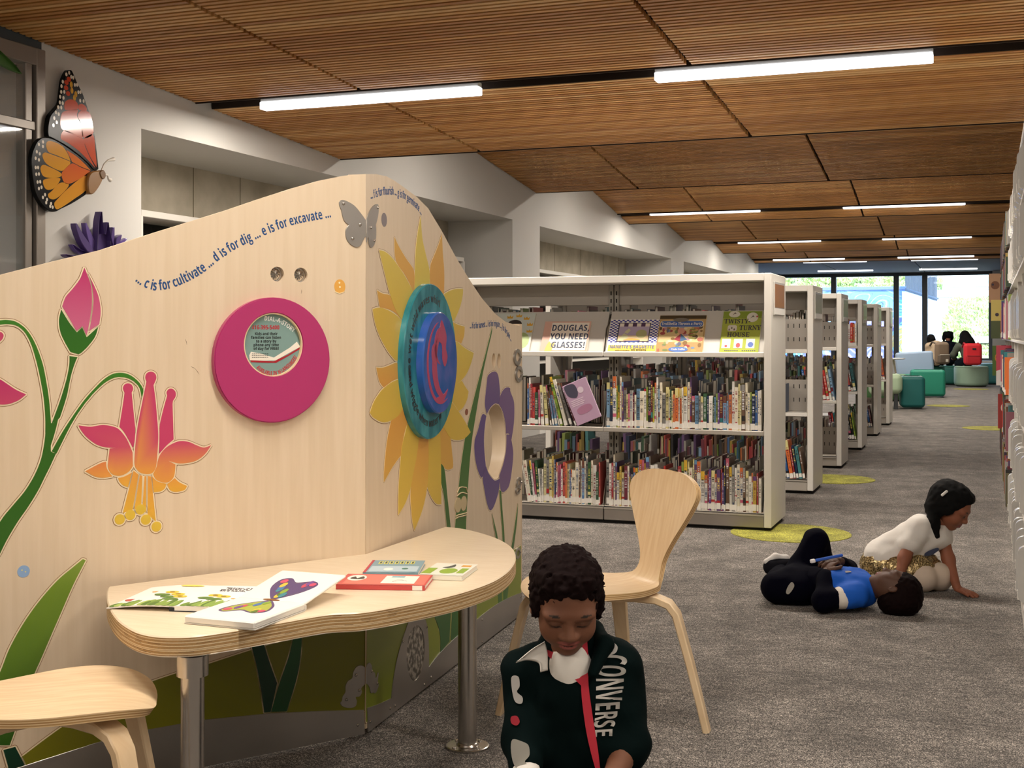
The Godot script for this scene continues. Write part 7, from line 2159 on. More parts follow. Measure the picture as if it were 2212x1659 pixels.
func mural_tex() -> ImageTexture:
	var W := 768
	var H := 180
	var im := Image.create(W, H, false, Image.FORMAT_RGB8)
	var a := FastNoiseLite.new()
	a.seed = 15
	a.frequency = 0.006
	a.fractal_octaves = 2
	for y in H:
		for x in W:
			var u := x * 1.0
			var v := y * 1.0
			var n := a.get_noise_2d(u, v * 1.4)
			var n2 := a.get_noise_2d(u + 300.0, v * 1.4 + 90.0)
			var s := sin((n * 9.0 + n2 * 5.0) * 3.2)
			var c := hx("4a9ade").lerp(hx("7fcaf0"), clampf(0.5 + n * 1.6, 0, 1))
			if x < 420: c = c.lerp(hx("6a74c4"), 0.4)
			if v > 60.0 and n2 > 0.08: c = hx("4a58c0").lerp(hx("8a7fd0"), clampf(s * 0.5 + 0.5, 0, 1))
			if x > 560 and n2 < -0.1 and v > 40.0: c = hx("d9c95a")
			if absf(s) < 0.16: c = hx("3a4aa0")
			elif s > 0.93: c = hx("cfe6f6")
			if v < 22.0: c = c.lerp(hx("6a74a8"), 0.6)
			im.set_pixel(x, y, c)
	return ImageTexture.create_from_image(im)

# ------------------------------------------------------------------ people: smooth bodies meshed from joints
class Sdf:
	var A := PackedVector3Array()
	var D := PackedVector3Array()
	var R := PackedVector3Array()   # capsule: r0, r1 - r0, 1 / |d|^2; ellipsoid: radii
	var inv := []
	var kind := PackedInt32Array()  # 0 capsule, 1 ellipsoid, 2 carved ellipsoid, 3 paint only
	var K := PackedFloat32Array()
	var C := PackedColorArray()
	var k := 0.02
	var col := Color.WHITE
	var noise: FastNoiseLite
	var bump := 0.0

	func cap(a: Vector3, b: Vector3, r0: float, r1: float) -> void:
		A.append(a)
		D.append(b - a)
		R.append(Vector3(r0, r1 - r0, 1.0 / maxf((b - a).length_squared(), 1e-8)))
		inv.append(null)
		kind.append(0)
		K.append(k)
		C.append(col)

	func chain(pts: Array, rad: Array) -> void:
		for i in pts.size() - 1: cap(pts[i], pts[i + 1], rad[i], rad[i + 1])

	func ell(c: Vector3, r: Vector3, b := Basis(), carve := 1) -> void:
		A.append(c)
		D.append(Vector3.ZERO)
		R.append(r)
		inv.append(b.inverse())
		kind.append(carve)
		K.append(k)
		C.append(col)

	func one(i: int, p: Vector3) -> float:
		if kind[i] == 0:
			var pa := p - A[i]
			var h := clampf(pa.dot(D[i]) * R[i].z, 0.0, 1.0)
			return (pa - D[i] * h).length() - (R[i].x + R[i].y * h)
		var q: Vector3 = inv[i] * (p - A[i]) / R[i]
		var k0 := q.length()
		var k1 := (q / R[i]).length()
		return k0 * (k0 - 1.0) / maxf(k1, 1e-6)

	func at(p: Vector3, ids: PackedInt32Array) -> float:
		var d := 1e3
		for i in ids:
			if kind[i] == 3: continue
			var e := one(i, p)
			var kk := K[i]
			if kind[i] == 2:
				e = -e
				var h := maxf(kk - absf(d - e), 0.0) / kk
				d = maxf(d, e) + h * h * kk * 0.25
			else:
				var h := maxf(kk - absf(d - e), 0.0) / kk
				d = minf(d, e) - h * h * kk * 0.25
		if bump > 0.0: d += noise.get_noise_3dv(p) * bump
		return d

	func all() -> PackedInt32Array:
		return PackedInt32Array(range(A.size()))

	func colour(p: Vector3, ids: PackedInt32Array) -> Color:
		var best := 1e9
		var c := col
		for i in ids:
			if kind[i] == 2: continue
			var e := one(i, p)
			if kind[i] == 3:
				if e < 0.0:
					best = -9.0
					c = C[i]
			elif e < best:
				best = e
				c = C[i]
		return c

	func mesh(m: MB, cell: float) -> void:
		var lo := Vector3.INF
		var hi := -Vector3.INF
		for i in A.size():
			if kind[i] >= 2: continue
			var r: float = maxf(R[i].x, R[i].x + R[i].y) if kind[i] == 0 else maxf(R[i].x, maxf(R[i].y, R[i].z))
			for q in [A[i], A[i] + D[i]]:
				lo = lo.min(q - Vector3.ONE * r)
				hi = hi.max(q + Vector3.ONE * r)
		lo -= Vector3.ONE * (cell * 3 + bump)
		hi += Vector3.ONE * (cell * 3 + bump)
		var n := Vector3i(((hi - lo) / cell).ceil()) / 4 * 4 + Vector3i(5, 5, 5)
		var sx := 1
		var sy := n.x
		var sz := n.x * n.y
		var f := PackedFloat32Array()
		f.resize(n.x * n.y * n.z)
		f.fill(9.0)
		var every := all()
		var blocks := []
		var rad := cell * 4.0 * 0.87
		for bz in range(0, n.z - 1, 4):
			for by in range(0, n.y - 1, 4):
				for bx in range(0, n.x - 1, 4):
					var c := lo + Vector3(bx + 2, by + 2, bz + 2) * cell
					var ids := PackedInt32Array()
					var near := 1e9
					for i in every:
						var e := one(i, c)
						if e < rad * 1.6 + K[i] + bump:
							ids.append(i)
							if kind[i] < 2: near = minf(near, e)
					if near > rad * 1.5 + bump + 0.02: continue
					var d0 := at(c, ids)
					if absf(d0) > rad * 1.7 + bump * 2.0 + 0.01:
						if d0 < 0.0:
							for z in range(bz, mini(bz + 5, n.z)):
								for y in range(by, mini(by + 5, n.y)):
									for x in range(bx, mini(bx + 5, n.x)):
										var w := x + y * sy + z * sz
										if f[w] == 9.0: f[w] = -9.0
						continue
					blocks.append([bx, by, bz, ids])
					for z in range(bz, mini(bz + 5, n.z)):
						for y in range(by, mini(by + 5, n.y)):
							for x in range(bx, mini(bx + 5, n.x)):
								var w := x + y * sy + z * sz
								if absf(f[w]) >= 9.0: f[w] = at(lo + Vector3(x, y, z) * cell, ids)
		var vid := {}
		var v0 := m.v.size()
		var i0 := m.ix.size()
		var offs := [0, sx, sy, sx + sy, sz, sx + sz, sy + sz, sx + sy + sz]
		var edges := [[0, 1], [2, 3], [4, 5], [6, 7], [0, 2], [1, 3], [4, 6], [5, 7], [0, 4], [1, 5], [2, 6], [3, 7]]
		var crn := [Vector3(0, 0, 0), Vector3(1, 0, 0), Vector3(0, 1, 0), Vector3(1, 1, 0), Vector3(0, 0, 1), Vector3(1, 0, 1), Vector3(0, 1, 1), Vector3(1, 1, 1)]
		var cells := []
		for b in blocks:
			for z in range(b[2], mini(b[2] + 4, n.z - 1)):
				for y in range(b[1], mini(b[1] + 4, n.y - 1)):
					for x in range(b[0], mini(b[0] + 4, n.x - 1)):
						var w: int = x + y * sy + z * sz
						var neg := 0
						for o in offs:
							if f[w + o] < 0.0: neg += 1
						if neg == 0 or neg == 8: continue
						var s := Vector3.ZERO
						var cnt := 0
						for e in edges:
							var fa := f[w + offs[e[0]]]
							var fb := f[w + offs[e[1]]]
							if (fa < 0.0) != (fb < 0.0):
								s += crn[e[0]].lerp(crn[e[1]], clampf(fa / (fa - fb), 0.0, 1.0))
								cnt += 1
						var p := lo + (Vector3(x, y, z) + s / cnt) * cell
						m.col = colour(p, b[3])
						vid[w] = m.vert(p, Vector3.UP)
						cells.append(w)
		for w in cells:
			var fw := f[w]
			for ax in 3:
				var da: int = [sx, sy, sz][ax]
				var d1: int = [sy, sz, sx][ax]
				var d2: int = [sz, sx, sy][ax]
				if (fw < 0.0) == (f[w + da] < 0.0): continue
				if not (vid.has(w - d1) and vid.has(w - d2) and vid.has(w - d1 - d2)): continue
				var a: int = vid[w]
				var b: int = vid[w - d1]
				var c: int = vid[w - d1 - d2]
				var d: int = vid[w - d2]
				if fw < 0.0: m.ix.append_array(PackedInt32Array([a, c, b, a, d, c]))
				else: m.ix.append_array(PackedInt32Array([a, b, c, a, c, d]))
		m.smooth_from(v0, i0)

func sdf(c: Color, k := 0.02) -> Sdf:
	var s := Sdf.new()
	s.col = lin(c)
	s.k = k
	return s

func drape(src: MB, on: Sdf, dir: Vector3, gap := 0.0015) -> MB:
	# lay a flat mesh on a body: move each point along dir until it touches
	var ids := on.all()
	for i in src.v.size():
		var p := src.v[i]
		var lift := p - dir * p.dot(dir)
		for s in 40:
			var d := on.at(p, ids) - gap
			if d < 0.0004: break
			p += dir * d * 0.9
		src.v[i] = p
	return src

func fine(poly: PackedVector2Array, step := 0.008) -> MB:
	# a flat patch cut fine enough to drape
	var m := MB.new()
	var b := Rect2(poly[0], Vector2.ZERO)
	for p in poly: b = b.expand(p)
	var y := b.position.y
	while y < b.end.y:
		var x := b.position.x
		while x < b.end.x:
			for q in Geometry2D.intersect_polygons(poly, rect(x, y, x + step, y + step)):
				if Geometry2D.is_polygon_clockwise(q): q.reverse()
				m.cap(q, 0.0)
			x += step
		y += step
	return m

func head(s: Sdf, c: Vector3, b: Basis, H: float, skin: Color, lip: Color, eyes := true) -> void:
	var f := func(x: float, y: float, z: float) -> Vector3: return c + b * (Vector3(x, y, z) * H)
	s.col = lin(skin)
	s.k = 0.09 * H
	s.ell(f.call(0, 0.12, -0.06), Vector3(0.355, 0.37, 0.43) * H, b)
	s.k = 0.14 * H
	s.ell(f.call(0, -0.15, 0.08), Vector3(0.285, 0.34, 0.30) * H, b)
	s.k = 0.10 * H
	for e in [-1.0, 1.0]:
		s.ell(f.call(0.15 * e, -0.19, 0.20), Vector3(0.13, 0.13, 0.13) * H, b)
		s.ell(f.call(0.13 * e, 0.055, 0.31), Vector3(0.14, 0.05, 0.08) * H, b)
	s.ell(f.call(0, -0.42, 0.20), Vector3(0.12, 0.09, 0.11) * H, b)
	s.k = 0.05 * H
	s.col = lin(skin.darkened(0.22))
	for e in [-1.0, 1.0]: s.ell(f.call(0.14 * e, -0.03, 0.42), Vector3(0.10, 0.05, 0.075) * H, b, 2)
	s.k = 0.02 * H
	for e in [-1.0, 1.0]:
		s.col = lin(skin.darkened(0.12))
		s.ell(f.call(0.14 * e, -0.025, 0.315), Vector3(0.075, 0.055, 0.06) * H, b)
		s.col = lin(hx("120c0a"))
		s.ell(f.call(0.14 * e, -0.06, 0.365), Vector3(0.07, 0.009, 0.03) * H, b, 3)
		if eyes: s.ell(f.call(0.14 * e, -0.03, 0.368), Vector3(0.035, 0.032, 0.03) * H, b, 3)
		s.col = lin(hx("17100c"))
		s.ell(f.call(0.155 * e, 0.085, 0.375), Vector3(0.075, 0.012, 0.035) * H, b, 3)
	s.col = lin(skin.lightened(0.04))
	s.k = 0.05 * H
	s.cap(f.call(0, 0.0, 0.355), f.call(0, -0.15, 0.425), 0.03 * H, 0.052 * H)
	for e in [-1.0, 1.0]: s.ell(f.call(0.06 * e, -0.165, 0.39), Vector3(0.042, 0.035, 0.05) * H, b)
	s.k = 0.025 * H
	s.col = lin(lip)
	s.ell(f.call(0, -0.265, 0.345), Vector3(0.105, 0.026, 0.055) * H, b)
	s.ell(f.call(0, -0.32, 0.335), Vector3(0.09, 0.032, 0.055) * H, b)
	s.col = lin(hx("2a1210"))
	s.ell(f.call(0, -0.291, 0.385), Vector3(0.085, 0.008, 0.03) * H, b, 3)
	s.col = lin(skin)
	s.k = 0.03 * H
	for e in [-1.0, 1.0]:
		s.ell(f.call(0.365 * e, -0.06, -0.02), Vector3(0.035, 0.105, 0.065) * H, b)
		s.ell(f.call(0.395 * e, -0.05, 0.0), Vector3(0.02, 0.06, 0.035) * H, b, 2)

func hand(s: Sdf, w: Vector3, d: Vector3, n: Vector3, L: float, curl: float, thumb: float) -> void:
	# w wrist, d towards the fingers, n out of the back of the hand, thumb +1 / -1 the side it leaves from
	d = d.normalized()
	n = (n - d * n.dot(d)).normalized()
	var side := d.cross(n).normalized() * thumb
	s.k = 0.008 * L / 0.13
	s.ell(w + d * L * 0.28, Vector3(L * 0.23, L * 0.1, L * 0.3), Basis(side, n, side.cross(n)))
	s.k = 0.004 * L / 0.13
	var lens := [0.40, 0.46, 0.43, 0.33]
	for i in 4:
		var root := w + d * L * (0.47 - absf(i - 1.2) * 0.02) + side * L * (0.165 - 0.11 * i)
		var dd := (d + side * (0.16 - 0.11 * i)).normalized()
		var pts := [root - dd * L * 0.1, root]
		var ang := 0.0
		for j in 3:
			ang += curl * [0.5, 0.8, 0.6][j]
			pts.append(pts[-1] + (dd * cos(ang) - n * sin(ang)) * L * lens[i] * [0.46, 0.31, 0.25][j])
		var r: float = L * [0.066, 0.069, 0.066, 0.058][i]
		s.chain(pts, [r * 1.05, r * 1.05, r, r * 0.92, r * 0.8])
	var t0 := w + d * L * 0.12 + side * L * 0.13
	var td := (d * 0.7 + side * 0.75 - n * 0.25).normalized()
	s.chain([t0, t0 + td * L * 0.22, t0 + td * L * 0.22 + (td + d * 0.5 - n * curl * 0.4).normalized() * L * 0.2, t0 + td * L * 0.22 + (td * 0.6 + d - n * curl * 0.7).normalized() * L * 0.33], [L * 0.09, L * 0.082, L * 0.072, L * 0.056])

func cloth_mat(rough := 0.9) -> StandardMaterial3D:
	var m := vmat(rough + 0.001)
	m.metallic_specular = 0.2
	return m

func hair_mat() -> StandardMaterial3D:
	if not M.has("hair"):
		M.hair = vmat(0.8).duplicate()
		M.hair.metallic_specular = 0.25
	return M.hair

func fuzz(seed_: int, freq: float) -> FastNoiseLite:
	var n := FastNoiseLite.new()
	n.seed = seed_
	n.frequency = freq
	n.fractal_octaves = 2
	return n

func make_people() -> void:
	reading_boy()
	kneeling_girl()
	lying_boy()
	far_girls()

func person(label: String, at: Vector3, cam_turn := 0.359) -> Node3D:
	return thing("person", label, "person", at, cam_turn, "")

func mesh_part(called: String, s: Sdf, cell: float, m: Material, t: Node, label := "") -> MeshInstance3D:
	var b := MB.new()
	s.mesh(b, cell)
	return part(called, b, m, t, Transform3D(), label)

func reading_boy() -> void:
	var t := person("young boy in a black jacket with white lettering, sitting on the carpet looking down", Vector3(-0.8478, 0, -2.6187))
	var skin := hx("6f452f")
	var neck := Vector3(-0.004, 0.462, -0.01)
	var hb := Basis(Vector3.UP, 0.05) * Basis(Vector3.RIGHT, 0.40)
	var hc := Vector3(-0.009, 0.58, 0.03)
	var sl := Vector3(-0.105, 0.415, -0.03)
	var sr := Vector3(0.113, 0.415, -0.04)
	var el := Vector3(-0.102, 0.285, 0.03)
	var er := Vector3(0.124, 0.27, 0.01)
	var wl := Vector3(-0.095, 0.225, 0.14)
	var wr := Vector3(0.068, 0.215, 0.15)
	# the body: one surface
	var m := MB.new()
	var s := sdf(skin, 0.02)
	s.cap(Vector3(0, 0.14, -0.05), Vector3(0, 0.4, -0.03), 0.085, 0.07)
	s.cap(neck - Vector3(0, 0.03, 0.01), hc + Vector3(0, -0.06, -0.02), 0.036, 0.034)
	s.chain([sl, el, wl], [0.036, 0.03, 0.021])
	s.chain([sr, er, wr], [0.036, 0.031, 0.022])
	for e in [-1.0, 1.0]: s.chain([Vector3(0.06 * e, 0.11, -0.04), Vector3(0.18 * e, 0.17, 0.11), Vector3(0.06 * e, 0.05, 0.16)], [0.055, 0.042, 0.03])
	s.mesh(m, 0.010)
	s = sdf(skin)
	head(s, hc, hb, 0.2, skin, hx("8a4a42"), false)
	s.mesh(m, 0.0032)
	s = sdf(skin)
	s.cap(wl, wl + (wl - el).normalized() * 0.01, 0.02, 0.019)
	hand(s, wl, Vector3(0.55, -0.15, 0.5), Vector3(-0.2, 0.8, 0.4), 0.115, 0.65, -1.0)
	s.mesh(m, 0.003)
	s = sdf(skin)
	s.cap(wr, wr + (wr - er).normalized() * 0.01, 0.021, 0.02)
	hand(s, wr, Vector3(-0.6, -0.1, 0.45), Vector3(0.2, 0.8, 0.4), 0.115, 0.6, 1.0)
	s.mesh(m, 0.003)
	part("body", m, vmat(0.62), t)
	# short curly hair
	s = sdf(hx("0d0907"), 0.02)
	s.noise = fuzz(3, 55.0)
	s.bump = 0.0075
	s.ell(hc + hb * Vector3(0, 0.034, -0.022), Vector3(0.0785, 0.078, 0.092), hb)
	s.ell(hc + hb * Vector3(0, 0.0, -0.05), Vector3(0.073, 0.075, 0.062), hb)
	s.ell(hc + hb * Vector3(0, 0.07, 0.012), Vector3(0.066, 0.038, 0.056), hb)
	for e in [-1.0, 1.0]: s.ell(hc + hb * Vector3(0.067 * e, 0.0, 0.012), Vector3(0.011, 0.034, 0.018), hb)
	s.k = 0.012
	s.ell(hc + hb * Vector3(0, -0.022, 0.092), Vector3(0.06, 0.084, 0.062), hb, 2)
	mesh_part("hair", s, 0.0036, hair_mat(), t)
	# white shirt at the collar
	s = sdf(hx("d8d4cc"), 0.015)
	s.cap(Vector3(-0.012, 0.43, 0.0), Vector3(0.012, 0.43, 0.0), 0.046, 0.046)
	s.cap(Vector3(0.0, 0.41, 0.012), Vector3(0.0, 0.45, 0.01), 0.04, 0.036)
	mesh_part("shirt", s, 0.008, cloth_mat(), t)
	# jacket
	var black := hx("0c0d12")
	var j := sdf(black, 0.03)
	j.noise = fuzz(11, 9.0)
	j.bump = 0.008
	j.cap(Vector3(-0.02, 0.17, -0.04), Vector3(-0.018, 0.37, -0.02), 0.1, 0.082)
	j.cap(Vector3(0.04, 0.17, -0.04), Vector3(0.036, 0.37, -0.02), 0.105, 0.085)
	j.cap(sl + Vector3(0.02, -0.005, 0), sr - Vector3(0.02, 0.005, 0), 0.05, 0.05)
	j.cap(sl + Vector3(0.05, 0.02, 0), sr - Vector3(0.05, -0.02, 0), 0.045, 0.05)
	j.cap(Vector3(0.07, 0.43, -0.02), Vector3(0.062, 0.485, -0.03), 0.035, 0.022)
	j.cap(Vector3(0.06, 0.46, -0.02), Vector3(0.11, 0.435, -0.03), 0.036, 0.044)
	j.chain([sl, el, el.lerp(wl, 0.6)], [0.046, 0.04, 0.034])
	j.chain([sr, er, er.lerp(wr, 0.16)], [0.05, 0.045, 0.042])
	j.k = 0.012
	j.ell(Vector3(-0.004, 0.475, 0.06), Vector3(0.036, 0.052, 0.075), Basis(), 2)
	mesh_part("jacket", j, 0.007, cloth_mat(0.85), t)
	# stand-up collar with white lining on one side
	s = sdf(black, 0.012)
	s.chain([Vector3(0.045, 0.435, 0.06), Vector3(0.074, 0.485, 0.01), Vector3(0.055, 0.50, -0.06), Vector3(-0.04, 0.49, -0.065), Vector3(-0.066, 0.465, -0.02)], [0.012, 0.019, 0.02, 0.018, 0.014])
	mesh_part("collar", s, 0.006, cloth_mat(0.85), t)
	var fl := MB.new()
	fl.xf = Transform3D(Basis(Vector3.RIGHT, -0.55), Vector3(0, 0.46, 0.036)) * Transform3D(Basis(), Vector3(0, -0.46, 0))
	fl.prism(crv([-0.118, 0.452, -0.118, 0.452, -0.085, 0.48, -0.056, 0.498, -0.056, 0.498, -0.05, 0.47, -0.05, 0.436, -0.05, 0.436, -0.066, 0.432, -0.066, 0.432, -0.07, 0.452, -0.095, 0.458]), -0.004, 0.004, 0.002)
	part("collar_lining", fl, mat(hx("cfcbc4"), 0.9), t, Transform3D(Basis(), Vector3(0, 0, 0.0)), "white inside of the turned-down collar")
	# red zip, the lettering and badges laid on the cloth
	var into := Vector3(0, 0, -1)
	var put := Transform3D(Basis(), Vector3(0, 0, 0.35))
	var red := mat(hx("c2283c"), 0.55)
	var z := fine(crv([0.024, 0.49, 0.024, 0.49, 0.036, 0.495, 0.036, 0.495, 0.038, 0.45, 0.036, 0.41, 0.042, 0.36, 0.05, 0.31, 0.056, 0.27, 0.06, 0.235, 0.06, 0.235, 0.05, 0.235, 0.05, 0.235, 0.038, 0.28, 0.028, 0.33, 0.02, 0.40, 0.024, 0.45]))
	for i in z.v.size(): z.v[i] = put * z.v[i]
	part("zip", drape(z, j, into, 0.003), red, t)
	z = fine(crv([-0.068, 0.476, -0.068, 0.476, -0.03, 0.466, 0.0, 0.446, 0.026, 0.42, 0.026, 0.42, 0.026, 0.404, 0.026, 0.404, -0.004, 0.43, -0.036, 0.452]))
	for i in z.v.size(): z.v[i] = put * z.v[i]
	part("zip", drape(z, j, into, 0.003), red, t)
	var w := MB.new()
	var turn := Transform3D(Basis(Vector3(0, 0, 1), -PI / 2 - 0.06), Vector3(0.056, 0.468, 0.35))
	var bold := font("Droid Sans")
	var x := 0.0
	var sizes := [0.090, 0.088, 0.084, 0.08, 0.074, 0.068, 0.062, 0.056]
	for i in 8:
		var g := glyph("CONVERSE"[i], bold)
		w.add(g[0], turn * Transform3D(Basis.from_scale(Vector3(0.0335, sizes[i], 0.02)), Vector3(x, g[2] * sizes[i] * 1.0, 0)))
		x += g[1] * 0.0335 - 0.0005
	part("lettering", drape(w, j, into, 0.0025), mat(hx("d6d2cb"), 0.8), t)
	for q in [[[0.072, 0.479, 0.08, 0.488, 0.092, 0.487, 0.102, 0.478, 0.098, 0.468, 0.084, 0.464, 0.074, 0.47], "cfcbc6"], [[-0.128, 0.415, -0.113, 0.42, -0.11, 0.4, -0.116, 0.388, -0.104, 0.378, -0.106, 0.366, -0.122, 0.372], "c9c6c2"], [[-0.128, 0.34, -0.116, 0.343, -0.11, 0.333, -0.117, 0.326, -0.128, 0.329], "b83040"], [[-0.125, 0.3, -0.095, 0.297, -0.09, 0.282, -0.1, 0.27, -0.085, 0.258, -0.11, 0.252, -0.127, 0.272], "b5b2a8"]]:
		z = fine(crv(q[0]), 0.006)
		for i in z.v.size(): z.v[i] = put * z.v[i]
		part("badge", drape(z, j, into, 0.0025), mat(hx(q[1]), 0.8), t)
	s = sdf(hx("d0cbc4"), 0.01)
	s.cap(el.lerp(wl, 0.62), el.lerp(wl, 0.78), 0.033, 0.03)
	mesh_part("cuff", s, 0.006, cloth_mat(), t, "white cuff")
	# dark trousers with a white side stripe
	s = sdf(hx("0d0d11"), 0.03)
	s.noise = fuzz(5, 9.0)
	s.bump = 0.006
	s.cap(Vector3(-0.05, 0.11, -0.06), Vector3(0.05, 0.11, -0.06), 0.1, 0.1)
	for e in [-1.0, 1.0]: s.chain([Vector3(0.06 * e, 0.105, -0.04), Vector3(0.185 * e, 0.165, 0.09), Vector3(0.08 * e, 0.06, 0.15)], [0.068, 0.056, 0.042])
	mesh_part("trousers", s, 0.009, cloth_mat(), t)
	var st := fine(P([0.17, 0.225, 0.176, 0.228, 0.215, 0.18, 0.222, 0.12, 0.214, 0.12, 0.206, 0.175]), 0.008)
	for i in st.v.size(): st.v[i] = put * st.v[i]
	part("stripe", drape(st, s, into, 0.003), mat(hx("d8d5d0"), 0.8), t)
	for e in [-1.0, 1.0]:
		s = sdf(hx("26262a"), 0.015)
		s.cap(Vector3(0.07 * e, 0.035, 0.15), Vector3(-0.05 * e, 0.032, 0.17 + 0.03 * e), 0.034, 0.03)
		mesh_part("shoe", s, 0.008, cloth_mat(), t)
	# the white book he holds
	var bk := thing("open_book", "white open book held low in the seated boy's hands", "book", t.transform * Vector3(0.0, 0.205, 0.19), 0.359 + 0.25)
	bk.rotation.x = -0.35
	for e in [-1.0, 1.0]:
		var bm := boxm(Vector3(minf(0, e * 0.075), -0.003, -0.05), Vector3(maxf(0, e * 0.075), 0.003, 0.05), 0.001)
		part("page", bm, mat(hx("e6e2da"), 0.6), bk, Transform3D(Basis(Vector3(0, 0, 1), 0.18 * e), Vector3.ZERO))

func kneeling_girl() -> void:
	# her frame: x to the right, z towards the camera
	var t := person("girl in white T-shirt and gold sequin skirt kneeling with a hand on the carpet", Vector3(-0.2668, 0, -6.1409))
	t.position = Vector3(0, 0, 0) + girl_at(1990.0, 5.85)
	var skin := hx("8a5238")
	var hc := Vector3(0.122, 0.372, 0.06)
	var hb := Basis(Vector3.UP, 1.0) * Basis(Vector3.RIGHT, 0.5)
	var sa := Vector3(-0.045, 0.275, 0.08)
	var sb := Vector3(0.082, 0.268, 0.0)
	var ea := Vector3(-0.118, 0.15, 0.13)
	var wa := Vector3(-0.16, 0.045, 0.17)
	var eb := Vector3(0.098, 0.135, 0.08)
	var wb := Vector3(0.098, 0.035, 0.18)
	var m := MB.new()
	var s := sdf(skin, 0.02)
	s.cap(Vector3(-0.17, 0.11, -0.02), Vector3(0.02, 0.27, 0.03), 0.075, 0.06)
	s.cap(Vector3(0.03, 0.285, 0.035), hc + Vector3(-0.02, -0.06, -0.01), 0.032, 0.03)
	s.chain([sa, ea, wa], [0.034, 0.027, 0.019])
	s.chain([sb, eb, wb], [0.034, 0.028, 0.019])
	s.mesh(m, 0.010)
	s = sdf(skin)
	head(s, hc, hb, 0.195, skin, hx("8a4a44"))
	s.mesh(m, 0.0042)
	s = sdf(skin)
	s.cap(wb, wb + Vector3(0.002, -0.008, 0.01), 0.019, 0.018)
	hand(s, wb + Vector3(0.0, -0.012, 0.0), Vector3(0.45, -0.12, 0.75), Vector3(0, 1, 0), 0.115, 0.12, -1.0)
	s.mesh(m, 0.0032)
	s = sdf(skin)
	s.cap(wa, wa + Vector3(0, -0.01, 0.01), 0.019, 0.018)
	hand(s, wa + Vector3(0, -0.012, 0.0), Vector3(-0.2, -0.12, 0.8), Vector3(0, 1, 0), 0.115, 0.12, 1.0)
	s.mesh(m, 0.0035)
	part("body", m, vmat(0.62), t)
	# hair, tied back, with a white clip
	s = sdf(hx("15100e"), 0.025)
	s.noise = fuzz(9, 30.0)
	s.bump = 0.005
	s.ell(hc + hb * Vector3(0, 0.032, -0.028), Vector3(0.08, 0.081, 0.094), hb)
	s.ell(hc + hb * Vector3(0, 0.07, 0.015), Vector3(0.064, 0.034, 0.056), hb)
	s.ell(hc + hb * Vector3(0, -0.02, -0.06), Vector3(0.07, 0.075, 0.052), hb)
	s.chain([hc + Vector3(-0.085, 0.0, 0.0), hc + Vector3(-0.098, -0.07, 0.03), hc + Vector3(-0.085, -0.125, 0.05)], [0.034, 0.026, 0.012])
	for e in [-1.0, 1.0]: s.ell(hc + hb * Vector3(0.068 * e, 0.005, 0.0), Vector3(0.012, 0.045, 0.026), hb)
	s.k = 0.015
	s.ell(hc + hb * Vector3(0, -0.032, 0.095), Vector3(0.085, 0.088, 0.075), hb, 2)
	mesh_part("hair", s, 0.006, hair_mat(), t)
	part("hair_clip", boxm(Vector3(-0.018, -0.006, -0.004), Vector3(0.018, 0.006, 0.004), 0.003), mat(hx("e6e3de"), 0.4), t, Transform3D(Basis(Vector3(0, 0, 1), 0.7), hc + Vector3(-0.06, 0.07, 0.072)))
	# shirt
	var j := sdf(hx("dedad4"), 0.03)
	j.noise = fuzz(6, 9.0)
	j.bump = 0.008
	j.cap(Vector3(-0.175, 0.125, 0.0), Vector3(-0.01, 0.255, 0.03), 0.092, 0.078)
	j.cap(Vector3(-0.13, 0.12, 0.03), Vector3(0.045, 0.235, 0.05), 0.075, 0.06)
	j.cap(sa, sb, 0.05, 0.05)
	j.cap(sa, sa.lerp(ea, 0.5), 0.05, 0.05)
	j.cap(sb, sb.lerp(eb, 0.38), 0.048, 0.046)
	mesh_part("shirt", j, 0.009, cloth_mat(), t)
	var z := fine(crv([-0.02, 0.165, 0.03, 0.19, 0.05, 0.185, 0.045, 0.16, 0.0, 0.14]), 0.01)
	for i in z.v.size(): z.v[i] += Vector3(0, 0, 0.4)
	part("print", drape(z, j, Vector3(0, 0, -1), 0.002), mat(hx("39415a"), 0.8), t, Transform3D(), "dark print on the shirt front")
	# gold sequin skirt
	s = sdf(hx("b08a4c"), 0.03)
	s.noise = fuzz(7, 40.0)
	s.bump = 0.006
	s.cap(Vector3(-0.19, 0.095, 0.0), Vector3(-0.06, 0.085, 0.06), 0.09, 0.088)
	s.cap(Vector3(-0.12, 0.085, 0.0), Vector3(0.01, 0.09, 0.05), 0.088, 0.068)
	s.cap(Vector3(-0.13, 0.08, 0.08), Vector3(-0.03, 0.082, 0.10), 0.07, 0.062)
	var gold := tri_mat(noise_tex(0.09, hx("4a3a22"), hx("f0d8a0"), 256, 256, 33, 2, 0.35, 0.68), Vector3(5, 5, 5), 0.28, false, "", 0.75)
	mesh_part("skirt", s, 0.0065, gold, t, "gold sequin skirt")
	# white tights: knees to the front, shins folded under, and shoes
	s = sdf(hx("c9b9a8"), 0.02)
	s.chain([Vector3(-0.16, 0.085, 0.02), Vector3(-0.03, 0.06, 0.13), Vector3(-0.14, 0.04, -0.02)], [0.06, 0.058, 0.04])
	s.chain([Vector3(-0.1, 0.085, -0.02), Vector3(0.046, 0.06, 0.1), Vector3(-0.09, 0.04, -0.06)], [0.06, 0.06, 0.04])
	s.cap(Vector3(-0.12, 0.04, -0.02), Vector3(-0.24, 0.06, 0.0), 0.04, 0.03)
	mesh_part("tights", s, 0.008, cloth_mat(0.8), t)
	s = sdf(hx("ddd8d0"), 0.015)
	s.chain([Vector3(-0.235, 0.105, 0.02), Vector3(-0.215, 0.05, 0.05)], [0.028, 0.034])
	mesh_part("shoe", s, 0.008, cloth_mat(), t)
	s = sdf(hx("c8404a"), 0.01)
